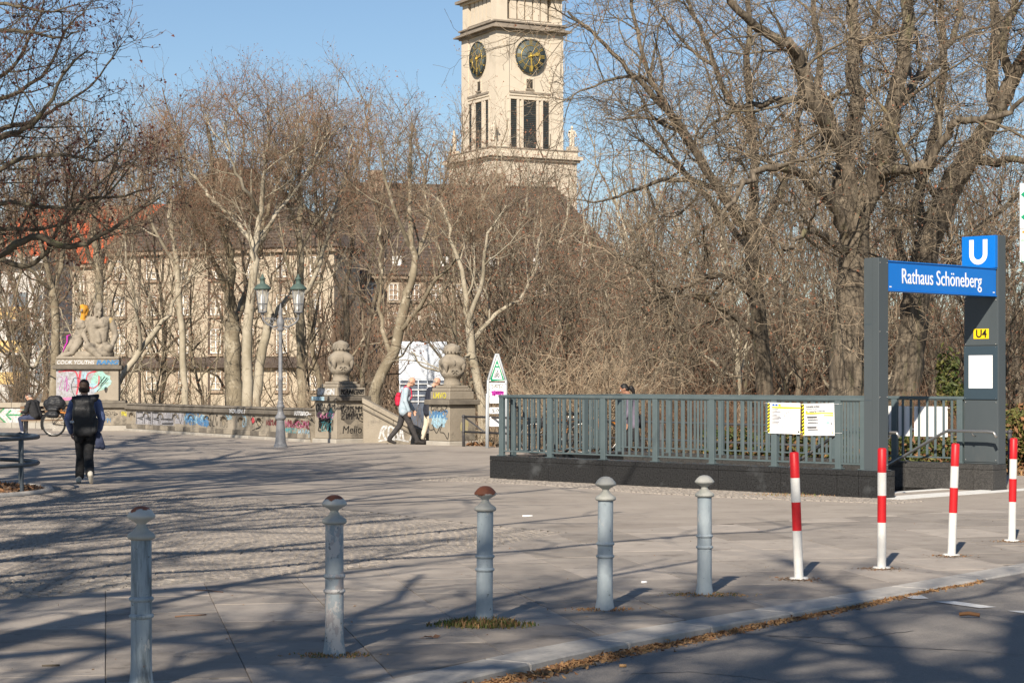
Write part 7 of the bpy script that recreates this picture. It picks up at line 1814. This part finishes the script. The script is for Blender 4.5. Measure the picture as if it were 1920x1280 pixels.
# ---------------- dark tree overhanging from the left edge
D3 = 27.5; g = Grow(104)
LSPEC = {1:(.30,1.15,48,.22,.16,5,.014), 2:(.17,.62,46,.25,.2,4,.012), 3:(.10,.30,45,.25,.22,3,.012), 4:(.085,.13,45,.2,.2,2,.014)}
g.limb([(-8.75,28.9,-.1),(-8.73,28.9,1),(-8.76,28.85,2.2),(-8.7,28.7,3.2),(-8.75,28.6,4.4),(-8.7,28.5,5.6),(-8.6,28.4,7.5),(-8.7,28.3,9.5)], .27, .10, .01)
cut3 = lambda q: 1.65+(HZ-500)/F*q[1]
limbs = [
 (PX(D3,(-160,560,1),(-60,500,.3),(0,478),(60,445,-.2),(130,462,-.3),(190,440,-.5),(250,400,-.7),(300,370,-.8)), .075, .012),
 (PX(D3,(-160,520,1),(-40,470,.8),(40,500,.6),(90,470,.4),(140,380,.2),(220,370,.0),(290,350,-.2)), .05, .010),
 (PX(D3,(-180,330,1),(-60,290,.3),(0,258),(45,243,-.2),(85,205,-.4),(130,125,-.6),(165,95,-.8)), .06, .010),
 (PX(D3,(-180,420,1),(-60,400,.4),(20,380),(100,388,-.3),(180,380,-.6),(270,280,-1)), .045, .008),
 (PX(D3,(-180,300,.5),(-60,270,.1),(10,240),(70,225,.2),(110,200,.4),(170,160,.6),(225,85,.8)), .05, .008),
 (PX(D3,(-180,150,1),(-60,80,.4),(0,58),(60,60,-.2),(110,70,-.4),(150,60,-.6)), .045, .008),
 (PX(D3,(-180,60,1),(-60,10,.4),(10,8),(80,22,-.2),(150,8,-.4)), .04, .008),
 (PX(D3,(-180,380,.8),(-40,340,.2),(40,300,-.2),(110,290,-.5),(190,300,-.8),(240,260,-1)), .045, .008),
 (PX(D3,(-200,480,1),(-60,430,.5),(20,430,.4),(110,420,.6),(200,330,.8),(255,300,1)), .045, .008),
 (PX(D3,(-180,250,1.2),(-60,170,.8),(20,130,.6),(60,60,.4),(90,-20,.2)), .045, .008),
 (PX(D3,(-180,220,1.2),(-60,200,.8),(20,180,.6),(90,130,.4),(120,60,.2),(160,20,0)), .045, .008),
]
for pts, r0, r1 in limbs:
    c = g.limb(pts, r0, r1, .012); g.sprout(c, 1, LSPEC, .2, 1.0, cut3)
tp = {1:(.6,2.0,55,.2,.16,5,.02), 2:(.35,1.0,50,.2,.2,4,.014), 3:(.2,.5,48,.2,.2,3,.012)}
for (x0, y0, z0), (x1, y1, z1) in (((-8.7,28.5,5.5),(-12,30,8)),((-8.6,28.4,7),(-11,25,10.5)),((-8.7,28.3,9),(-8,29,13)),((-8.7,28.4,6.2),(-10,32,9.5)),((-8.6,28.4,8),(-6.8,27,12.5))):
    c = g.limb([(x0,y0,z0),((x0+x1)/2,(y0+y1)/2,(z0+z1)/2+.3),(x1,y1,z1)], .12, .03, .02); g.sprout(c, 1, tp, .2)
tree_from(g, 'bare_tree', 'dark bare tree in the round bed, its budding branches reaching in from the left edge', 'tree', (-8.75,28.9,0), 'bark_dark', 'bark_dark', 'twig_dark', 'seed_dark', 2600, .028)

# ---------------- pale plane trees in the hollow
PSPEC = {1:(.66,2.3,46,.30,.17,6,.014), 2:(.40,1.2,44,.22,.21,5,.013), 3:(.36,.6,44,.15,.22,3,.016)}
def plane(seed, d, label, trunk, limbs, mt='bark_plane', spec=PSPEC, seeds=500, twig='twig_tan', r=(.3,.2), t0=.15):
    g = Grow(seed); foot = P(trunk[0][0], trunk[0][1], d); tz = -3.2
    pts = [(foot.x-.1, d, tz)]+PX(d, *trunk); g.limb(pts, r[0]*.74, r[1]*.72, .015)
    low = 75
    limbs = [([(q[0], (q[1] if q[1] > 420 else 420-(420-q[1])*.70))+tuple(q[2:]) for q in pt], a_, b_) for pt, a_, b_ in limbs]
    for pt, r0, r1 in limbs:
        c = g.limb(PX(d, *pt), r0*.68, r1*.7, .03); g.sprout(c, 1, spec, t0, 1.0, lambda q: 1.65+(HZ-700)/F*q[1])
    t = tree_from(g, 'plane_tree', label, 'tree', (foot.x-.1, d, tz), mt, mt, twig, None, 0, .06, 'bare plane trees behind the balustrade')
    add_sprays(g, t, SP_PLANE if seed % 3 else SP_RED, min(298, 90+seeds//4), (0,1,2), .55, .95, 40, .18, .2, lambda q: 1.65+(HZ-(455 if g.r.random() < .45 else 660))/F*q[1]); return t
plane(201, 70, 'stout mottled plane tree forking low, left of the lamp post', [(440,760),(437,700),(436,640),(436,600)],
 [([(436,604),(428,550,-.4),(434,490,-.8),(422,440,-1),(408,400,-1),(402,320,-1),(394,220,-1),(388,140,-1)],.28,.05),
  ([(438,604),(456,570,.4),(476,510,.8),(492,430,1),(512,350,1.2),(530,250,1.5),(545,150,1.7)],.22,.04),
  ([(428,550,-.4),(400,490,-1),(372,430,-1.6),(350,350,-2),(338,260,-2.2),(335,190,-2.3)],.16,.04),
  ([(420,440,-1),(440,370,-.2),(452,280,.2),(455,190,.5),(450,130,.6)],.13,.03)], seeds=700, r=(.46,.36))
plane(202, 66, 'tall slender pale plane tree left of the lamp post', [(464,760),(463,690),(465,620),(469,569)],
 [([(469,569),(476,500),(480,450),(487,390),(494,311,-.4),(501,217,-.8),(503,120,-1)],.22,.04),
  ([(478,466),(448,420,.6),(417,375,1.2),(389,342,1.6),(360,280,2),(340,200,2.3),(325,150,2.5)],.13,.03),
  ([(487,390),(460,320,-1),(430,240,-1.6),(420,150,-2)],.10,.03),
  ([(480,450),(520,390,.7),(560,320,1.2),(590,230,1.7),(600,150,2)],.10,.03)], 'bark_pale', seeds=600, r=(.26,.22))
plane(203, 68, 'pale plane tree leaning right behind the lamp post', [(480,765),(484,720),(494,650),(508,590)],
 [([(508,590),(474,480,.3),(500,440,.2),(522,380),(544,340),(550,250,.4),(555,150,.6)],.16,.04),
  ([(505,600),(540,560,.6),(580,540,1.2),(614,440,1.5),(632,360,1.8),(650,270,2),(662,180,2.2)],.15,.03),
  ([(544,340),(580,280,-.6),(605,210,-1),(620,150,-1.2)],.09,.03)], 'bark_pale', seeds=500, r=(.24,.20))
plane(204, 73, 'straight pale plane tree right of the lamp post', [(566,765),(565,700),(563,600),(562,522)],
 [([(562,522),(560,430),(565,350),(562,260),(570,180),(566,130)],.2,.04),([(561,470),(600,400,.8),(640,330,1.4),(665,240,1.8),(672,170,2)],.12,.03),([(560,430),(530,340,-1),(520,250,-1.5),(515,170,-2)],.1,.03)], 'bark_plane', seeds=500, r=(.25,.21))
plane(205, 64, 'greenish plane tree with leaning double trunk between the urns', [(700,765),(716,700),(740,655),(762,560)],
 [([(762,560),(778,500),(768,420),(769,320),(771,220),(773,150)],.19,.04),([(750,620),(790,570,-.7),(820,520,-1.2),(860,480,-1.6),(880,400,-1.8)],.12,.03),([(770,520),(792,452,.7),(812,382,1.2),(835,300,1.6),(845,210,1.8)],.13,.03),([(766,460),(740,380,-.8),(720,290,-1.2),(712,200,-1.5)],.11,.03),([(735,665),(712,600,.5),(716,510,.8),(712,430,1),(722,360,1.2)],.12,.03)], 'bark_plane', seeds=450, r=(.27,.22))
plane(206, 75, 'thin pale plane tree with light trunk at the left of the parapet', [(347,765),(344,700),(340,610),(333,522)],
 [([(333,522),(326,450),(318,400),(322,320),(318,240),(320,190)],.16,.03),([(338,560),(370,480,.8),(395,400,1.2),(405,320,1.6)],.09,.03),([(330,500),(290,430,-.8),(262,350,-1.2),(250,270,-1.5)],.1,.03)], 'bark_pale', seeds=400, r=(.19,.16))
plane(207, 78, 'thick grey plane tree right behind the statue', [(178,760),(182,660),(186,560),(184,500)],
 [([(184,500),(176,430),(182,360),(178,280),(185,200)],.2,.04),([(186,540),(220,480,.8),(250,410,1.2),(262,320,1.5),(268,230,1.7)],.14,.03),([(184,520),(150,440,-.6),(120,380,-1),(100,300,-1.4)],.14,.03)], 'bark_plane', seeds=400, r=(.26,.22))
plane(208, 71, 'forked plane tree left of the statue', [(100,760),(102,680),(105,600),(98,540)],
 [([(98,540),(80,470,-.4),(66,410,-.8),(60,330,-1.2),(58,250,-1.5)],.16,.03),([(100,560),(118,480,.5),(120,400,.8),(128,310,1.2),(132,220,1.5)],.16,.03),([(98,545),(50,500,-1),(10,440,-1.6),(-20,380,-2)],.12,.03),([(84,650),(60,690,-1),(30,640,-1.4),(10,560,-1.7)],.10,.03)], 'bark_plane', seeds=400, r=(.24,.20))
plane(209, 67, 'slanting plane tree crossing right of the statue', [(205,770),(226,710),(262,660),(300,610)],
 [([(300,610),(330,560,.5),(352,500,.8),(360,430,1)],.10,.03),([(262,660),(258,600,-.6),(240,520,-1),(232,440,-1.4),(230,350,-1.7)],.10,.03)], 'bark_pale', seeds=200, r=(.17,.13))
plane(210, 82, 'brown-grey tree with upright limbs right of the left urn', [(640,765),(645,700),(650,620),(648,540)],
 [([(648,540),(660,460),(655,380),(670,300),(668,220)],.15,.03),([(650,580),(690,500,.8),(712,420,1.2),(720,330,1.5)],.12,.03),([(648,560),(610,480,-.8),(600,400,-1.2),(590,310,-1.5)],.11,.03)], 'bark_brown', seeds=300, r=(.22,.18), twig='twig_brown')
plane(211, 60, 'plane tree with light limbs just right of the right urn', [(905,800),(900,740),(885,660),(880,600)],
 [([(880,600),(870,520),(852,460),(838,400),(822,340)],.13,.03),([(884,640),(930,590,.6),(985,548,1),(1010,450,1.3),(1015,380,1.5)],.12,.03),([(880,600),(905,520,-.5),(915,440,-.9),(950,370,-1.2)],.12,.03),([(886,660),(840,690,-.6),(800,690,-1),(770,660,-1.3)],.07,.03)], 'bark_pale', seeds=300, r=(.20,.17))

# ---------------- the wood behind: prototypes copied with their own turn and size
def proto(seed, h, rt, mt, twig, seeds, spec, spread=.28, nl=10):
    g = Grow(seed); r = g.r
    c = g.limb([(0,0,0),(r.normal(0,.1),r.normal(0,.1),h*.2),(r.normal(0,.3),r.normal(0,.3),h*.4),(r.normal(0,.45),r.normal(0,.45),h*.65),(r.normal(0,.6),r.normal(0,.6),h*.93)], rt, rt*.18, .03)
    g.sprout(c, 1, spec, .25)
    for k in range(nl):
        z = h*(.18+.55*k/nl); a = 2.4*k+r.uniform(-.4,.4); top = min(h, z+h*r.uniform(.25,.5)); s = h*spread*r.uniform(.5,1.0)*(1-.35*k/nl); i = int(np.argmin(np.abs(c[0][:,2]-z))); p = c[0][i]
        cc = g.limb([tuple(p), tuple(p+np.array([math.cos(a)*s*.4, math.sin(a)*s*.4, (top-z)*.25])), tuple(p+np.array([math.cos(a)*s*.75, math.sin(a)*s*.75, (top-z)*.6])), tuple(p+np.array([math.cos(a)*s, math.sin(a)*s, top-z]))], min(rt*.38, .065), .02, .06)
        g.sprout(cc, 1, spec, .12)
    return tree_from(g, 'bare_tree', 'x', 'tree', (0,0,0), mt, mt, twig, 'seed', seeds, .055, 'bare trees of the wood in the park')
WS = {1:(.85,2.5,46,.28,.2,5,.015), 2:(.42,1.4,44,.22,.22,4,.013), 3:(.26,.75,44,.18,.24,3,.017)}
protos = [proto(301, 15, .17, 'bark_plane', 'twig_wood', 600, WS), proto(302, 13.5, .14, 'bark_brown', 'twig_wood_red', 700, WS, .33), proto(303, 16, .18, 'bark_pale', 'twig_wood', 600, WS, .25), proto(304, 12, .13, 'bark_brown', 'twig_wood', 500, WS, .36), proto(305, 14.5, .15, 'branch', 'twig_wood_red', 800, WS, .30)]
wr = random.Random(9)
spots = []
for px, d, top, k in ((20,92,250,1),(75,100,200,4),(205,104,190,0),(300,110,200,4),(428,118,170,1),(600,112,165,0),(680,98,200,1),(905,100,330,0),(955,86,340,4),(1000,95,335,1),(1050,80,350,3),(1095,98,330,4),(1120,70,400,1),(1160,88,290,2),(1185,104,200,0),(1270,92,255,1),(1300,64,330,3),(1385,98,170,2),(1490,86,160,4),(1560,94,90,0),(1655,90,100,2),(1750,66,290,3),(1835,70,210,1),(1905,64,300,3),(1150,60,470,3),(1490,58,380,1),(1640,60,330,4),(1810,56,360,3),(-40,84,210,0),(1980,60,240,1),(1090,122,390,1),(1135,130,400,3),(1175,116,370,0),(1215,126,360,4),(1255,114,350,1),(1300,128,340,3),(1345,118,330,4),(1395,124,320,1),(1435,112,330,0),(1475,126,300,3),(1520,116,300,4),(1575,126,290,1),(1615,112,280,3),(1670,124,280,4),(1720,114,280,1),(1765,126,270,0),(1815,112,270,3),(1860,122,260,4),(1910,114,260,1),(1200,64,420,1),(1255,58,450,4),(1380,60,430,3),(1560,54,430,1),(1720,54,420,4),(1880,52,430,1),(1060,64,450,4),(940,72,420,3),(35,84,330,4),(880,84,225,0),(935,90,245,4),(990,88,262,2),(1045,92,275,4),(225,74,500,2),(285,77,470,0),(372,76,480,0),(455,80,470,0),(590,77,470,4),(165,80,480,2),(55,82,470,3),(960,62,470,1),(1010,60,490,4)):
    spots.append((px, d, top, k))
ZONES = [(-20,'just outside the left edge'),(50,'behind the balcony house corner'),(100,'behind the bench'),(170,'behind the stone figures'),(225,'just right of the stone figures'),(270,'at the left end of the parapet'),(320,'left of the thin pale plane trunk'),(395,'right of the thin pale plane trunk'),(440,'behind the stout plane trunk'),(490,'left of the lamp post'),(545,'behind the lamp post'),(620,'left of the left urn'),(695,'right of the left urn'),(745,'above the walking men'),(790,'above the pale pavilion'),(840,'behind the right urn'),(890,'below the left side of the tower'),(925,'above the park sign'),(970,'below the near corner of the tower'),(1030,'below the right face of the tower'),(1075,'at the right foot of the tower'),(1125,'right of the tower base'),(1165,'left of the woman behind the railing'),(1195,'over the woman behind the railing'),(1240,'right of the woman behind the railing'),(1285,'left of the slim trunk with the long bough'),(1330,'near left of that long-boughed trunk'),(1390,'just left of the slim dark trunk'),(1440,'behind the slim dark trunk'),(1480,'over the left poster'),(1530,'over the right poster'),(1570,'left of the big furrowed trunk'),(1625,'behind the big furrowed trunk'),(1665,'behind the slim station column'),(1715,'over the left half of the name beam'),(1760,'over the right half of the name beam'),(1800,'left of the U panel'),(1850,'behind the U panel'),(1890,'behind the wall-like column'),(1930,'at the right picture edge'),(9999,'just outside the right edge')]
TONE = ('mottled grey','dark-barked','pale','short dark spreading','reddish-twigged')
used = set(); labs = set()
for px, d, top, k in spots:
    x = (px-960)/F*d; z0 = park_z(x, d)-.1; zt = CAMH+(HZ-top)/F*d
    o = protos[k] if k not in used else copy_tree(protos[k]); used.add(k)
    hgt = (15,13.5,16,12,14.5)[k]; s = (zt-z0)/(hgt*1.04)
    o.location = (x, d, z0); o.rotation_euler = (0,0,wr.uniform(0,6.28)); o.scale = (s*wr.uniform(.85,1.05),)*2+(s,)
    place = next(p_ for m_, p_ in ZONES if px <= m_); row = 'front row' if d < 70 else ('second row' if d < 90 else ('third row' if d < 110 else 'back row'))
    lab = f'{TONE[k]} bare tree {place}, {row}'
    if lab in labs: lab = lab.replace('bare tree', 'slender tree')
    labs.add(lab); o['label'] = lab

# ---------------- the far edge of the wood, one mass of stems
rw = np.random.default_rng(77); Ns = 8000
pxs = np.where(rw.random(Ns) < .8, rw.uniform(1060,2020,Ns), rw.uniform(600,1060,Ns)); dd = rw.uniform(135,165,Ns); X = (pxs-960)/F*dd; zb = np.full(Ns,-3.6)+rw.random(Ns)*9; hh = rw.uniform(2.0,5.5,Ns)*(1-.5*(zb+3.6)/9)+1
p0 = np.stack([X, dd, zb],1); lean = rw.normal(0,.28,(Ns,3)); lean[:,2] = 1; lean /= np.linalg.norm(lean,axis=1)[:,None]
p1 = p0+lean*hh[:,None]*.55; l2 = lean+rw.normal(0,.3,(Ns,3)); l2 /= np.linalg.norm(l2,axis=1)[:,None]; p2 = p1+l2*hh[:,None]*.45
g = Grow(1); rads = np.stack([rw.uniform(.035,.08,Ns), rw.uniform(.03,.05,Ns), np.full(Ns,.012)],1)
g.ch[2] = [(np.stack([a_,b_,c_]), r_) for a_, b_, c_, r_ in zip(p0,p1,p2,rads)]
V, Fq, mi = g.mesh('stems', [2], {2:0}, {2:3}); tag(link('far_wood', raw_mesh('far_wood', V, Fq, (M['twig_wood'],), mi)), 'dim brown far edge of the wood behind the bare trees', 'wood', kind='stuff')
# ---------------- unseen trees, invented so their branch shadows fall across the pavement
SHSPEC = {1:(.55,3.0,48,.12,.17,6,.020), 2:(.40,1.6,48,.1,.22,5,.013), 3:(.30,.75,46,.05,.24,4,.012)}
def shadow_tree(seed, x, y, h, rt, label, nl=12, spread=5.0, lean=(0,0), low=()):
    g = Grow(seed); r = g.r
    c = g.limb([(x,y,0),(x+lean[0]*.1,y+lean[1]*.1,h*.18),(x+lean[0]*.4,y+lean[1]*.4,h*.42),(x+lean[0],y+lean[1],h*.75)], rt, rt*.5, .03)
    ok = lambda q: q[1] < 1 or q[2] > CAMH+.195*q[1]+.4 or abs(q[0]) > .262*q[1]+.3
    for k in range(nl):
        z = h*(.28+.44*k/nl); i = int(np.argmin(np.abs(c[0][:,2]-z))); p = c[0][i]
        for tr in range(12):
            a = 2.4*k+r.uniform(-.3,.3)+tr*.5; top = min(h, z+h*r.uniform(.1,.42)); s = spread*r.uniform(.65,1.15)*(1-.3*k/nl)
            pts = [tuple(p)]+[tuple(p+np.array([math.cos(a)*s*f+r.normal(0,.25), math.sin(a)*s*f+r.normal(0,.25), (top-z)*f2])) for f, f2 in ((.35,.35),(.7,.7),(1,1))]
            if all(ok(q) for q in pts): break
        else: continue
        cc = g.limb(pts, rt*.48*(1-.35*k/nl), .045, .05); g.sprout(cc, 1, SHSPEC, .12, 1.0, lambda q: -99 if ok(q) else 999)
    for pts in low:  # added low limbs, shaped to throw long shadow streaks
        cc = g.limb(pts, .085, .03, .10); g.sprout(cc, 1, {1:(.7,1.9,45,.1,.2,6,.018), 2:(.45,.9,45,.1,.22,4,.013)}, .25, 1.0, lambda q: -99 if ok(q) else 999)
    return tree_from(g, 'shadow_tree', label, 'tree', (x,y,0), 'bark_brown', 'branch', 'twig_brown', None, 0, .03, 'unseen trees added to cast shadows')
shadow_tree(401, -.9, -3.2, 15, .34, 'added big bare shadow-casting tree right behind the viewer', 11, 5.6, (.0,.3), [[(-.9,-3.1,4.6),(-2.4,.6,5.0),(-3.2,4.6,5.3),(-3.0,8.5,5.6)]])
shadow_tree(402, -6.8, -1.2, 14, .30, 'added shadow-casting bare tree to the left behind the viewer', 11, 5.2, (0,0), [[(-6.8,-1.2,4.2),(-5,2,4.8),(-2.8,5.8,5.3),(-.6,9.4,5.9)],[(-6.8,-1.2,4.8),(-6,2.6,5.2),(-4.8,6.6,5.7),(-3.2,10.6,6.2)],[(-6.8,-1.2,5.6),(-3.8,.8,6.2),(-.8,3.4,6.6),(1.8,6.6,7.0)]])
shadow_tree(403, -8.6, 6.5, 14, .30, 'added shadow-casting bare tree at the left outside the picture', 11, 5.2, (0,0), [[(-8.6,6.5,4.4),(-6.4,9.2,5.0),(-3.8,12.2,5.6),(-1.2,15.2,6.4)],[(-8.6,6.5,4.9),(-7.4,10.4,5.6),(-6.0,14.6,6.3),(-4.2,18.8,7.0)],[(-8.6,6.5,5.4),(-5.6,7.9,6.0),(-2.4,9.8,6.4),(.6,12.4,6.9)]])
shadow_tree(405, -9.5, 14.5, 15, .30, 'added shadow-casting bare tree farther left outside the picture', 12, 5.4, (0,0), [[(-9.5,14.5,4.8),(-7.4,17.6,5.8),(-4.9,21,6.8),(-2.2,24.6,7.8)],[(-9.5,14.5,5.4),(-7.0,15.6,6.2),(-4.0,17.4,7.0),(-1.0,19.8,7.6)]])
shadow_tree(406, -3.6, -9.0, 17, .34, 'added tall shadow-casting bare tree farther back behind the viewer', 13, 6.0)
shadow_tree(407, -11.5, 21.5, 16, .30, 'added shadow-casting bare tree left of the picture beyond the bed', 13, 5.4)
shadow_tree(408, -13.5, 35, 16, .30, 'added shadow-casting bare tree left of the picture near the bench', 13, 5.4)

# ---------------- shrubs
def shrub_mesh(seed, n, twig, stem='branch', spread=.9, wander=.17, dens=.15):
    g = Grow(seed); r = g.r
    for k in range(n):
        a = r.uniform(0,6.283); q = math.sqrt(r.random()); D = np.array([math.cos(a)*q*spread, math.sin(a)*q*spread, 1.0]); D /= np.linalg.norm(D); L = 2.4*r.uniform(.6,1.1); pts = [np.array([math.cos(a)*.45*q, math.sin(a)*.45*q, 0])]
        for i in range(6):
            D = D+r.normal(0,wander,3); D[2] += .03 if i < 3 else -.12; D /= np.linalg.norm(D); pts.append(pts[-1]+D*L/6)
        c = (np.array(pts), np.linspace(.013,.006,7)); g.ch[2].append(c); g.sprout(c, 3, {3:(dens,.5,42,.05,.27,3,.012), 4:(.16,.24,42,.0,.2,2,.016)}, .15)
    V, Fq, mi = g.mesh('stems', [2,3,4], {2:0,3:1,4:1}, {2:3,3:3,4:3}); return raw_mesh('stems', V, Fq, (M[stem], M[twig]), mi)
SHR = {'twig_pale':[shrub_mesh(801,85,'twig_pale','twig_tan')], 'twig_red':[shrub_mesh(802,60,'twig_red','twig_brown',.5)], 'twig_tan':[shrub_mesh(803,48,'twig_tan'), shrub_mesh(804,40,'twig_pale')], 'twig_brown':[shrub_mesh(805,48,'twig_brown')]}
shr_n = 0
def shrub(label, x, y, z, w, dpt, h, n, m, seed, name='shrub', group=None, spec=None, wander=.16, spread=.8):
    global shr_n
    shr_n += 1; t = thing(name, label, 'shrub', (x,y,z-.1), 0, group); ms = SHR[m]
    o = link('stems', ms[shr_n % len(ms)], t); o.rotation_euler = (0,0,shr_n*1.7); o.scale = (w/2.3*.92, w/2.3*.92, h/2.25); return t
sx = lambda px, d: (px-960)/F*d
shrub('large rounded tan shrub of fine bare twigs behind the left half of the railing', sx(1085,49.5), 49.5, -.2, 3.2, 2.4, 2.9, 150, 'twig_pale', 501)
shrub('tan twiggy shrub joining the big one on its right', sx(1180,50.5), 50.5, -.2, 2.2, 1.8, 2.4, 90, 'twig_pale', 502)
shrub('smaller tan shrub behind the park sign', sx(985,52), 52, -.4, 1.8, 1.6, 2.2, 70, 'twig_tan', 503)
for i, (px, d, h, lab) in enumerate(((1255,46,1.65,'low reddish-brown hedge bush left of the slim dark trunk'),(1310,45,1.7,'low reddish-brown hedge bush between two bare trunks'),(1370,44,1.6,'low reddish-brown hedge bush close to the slim dark trunk'),(1500,43,1.6,'low reddish-brown bush left of the big furrowed trunk'),(1690,41.5,1.55,'low reddish-brown bush behind the portal opening'),(1765,40.5,1.5,'low brown bush beside the ivy'))):
    shrub(lab, sx(px,d), d, -.1, 1.3, 1.1, h, 60, 'twig_red', 510+i, spread=.45)
for i, (px, d, h, w, lab) in enumerate(((255,68.5,1.7,1.8,'tangled dry bush right of the statue pedestal'),(300,68,1.5,1.6,'tan bush behind the graffiti parapet at its left end'),(355,66.5,1.5,1.7,'low tan bush behind the parapet near the thin pale trunk'),(400,65,1.5,1.6,'olive-tan bush left of the stout plane trunk'),(520,61,1.6,1.6,'brown bush behind the lamp post'),(585,60,2.3,1.7,'tall brown bush left of the left urn'),(665,60,2.0,1.7,'brown bush between left urn and the walking men'),(735,57.5,1.2,1.5,'dense brown bush behind the sloping cheek wall'),(790,56.5,1.3,1.3,'brown bush right behind the walking men'),(20,74,2.6,2.4,'tangled pale bush behind the bench'),(70,73,2.6,2.2,'tall tangled bush left of the statue pedestal'),(905,54,1.5,1.4,'low brown bush between right urn and park sign'))):
    zz = min(-.3, park_z(sx(px,d), d)); zz = max(zz, -1.6); shrub(lab, sx(px,d), d, zz, w, w*.8, h-zz*.9, 62, 'twig_tan' if i%3 else 'twig_brown', 530+i)
# evergreen hedge behind the station, ivy on a trunk
def hedge(name, label, cat, boxes, size, n, mats, seed, stem=None):
    r = np.random.default_rng(seed); pts = []
    tot = sum(b_[3]*b_[4]*b_[5] for b_ in boxes)
    for (x, y, z, w, dp, h) in boxes:
        k = int(n*w*dp*h/tot); q = r.uniform(-1,1,(k*2,3)); q = q[(np.abs(q)**2.2).sum(1) < 1.25][:k]; q *= (1+.12*np.sin(q[:,[1]]*7+x)+.1*np.sin(q[:,[0]]*9))
        pts.append(np.array([x,y,z+h/2])+q*np.array([w/2,dp/2,h/2]))
    t = thing(name, label, cat, (boxes[0][0], boxes[0][1], 0)); o = leaf_cloud('foliage', np.concatenate(pts)-np.array([boxes[0][0], boxes[0][1], 0]), size, mats, t, flat=.8, seed=seed); 
    return t
hb = []
for px, d in ((1345,42.0),(1385,41.4),(1425,40.8),(1465,40.2),(1505,39.5),(1545,38.8),(1585,38.2),(1625,37.6),(1665,37.0),(1705,36.5),(1745,36.0),(1785,35.6),(1825,35.2)): hb.append((sx(px,d), d, -.05, .75, .9, .62+.12*math.sin(px)))
hedge('evergreen_hedge', 'low glossy evergreen hedge along the far side of the stairwell', 'hedge', hb, .055, 13000, (M['leaf_green'],M['leaf_green'],M['leaf_olive'],M['leaf_dry']), 601)
hedge('evergreen_bush', 'yellow-green bush right of the wall-like column at the right edge', 'bush', [(sx(1905,37),37,-.05,1.1,1.0,1.15),(sx(1945,36.5),36.5,-.05,1.0,1.0,1.2),(sx(1985,36),36,-.05,1.0,1.0,1.0)], .055, 5200, (M['leaf_olive'],M['leaf_olive'],M['leaf_green'],M['leaf_dry']), 602)
hedge('ivy', 'dark green ivy clump climbing behind the right end of the far railing', 'ivy', [(sx(1790,41),41,0,.7,.5,1.5),(sx(1776,41.2),41.2,.9,.45,.4,1.35),(sx(1800,41),41,.2,.5,.4,1.0)], .06, 2600, (M['leaf_green'],M['leaf_green'],M['leaf_olive']), 603)
hedge('ivy', 'small ivy patch low between two trunks left of the slim column', 'ivy', [(sx(1500,46),46,-.05,.5,.4,.8)], .06, 500, (M['leaf_green'],M['leaf_olive']), 604)
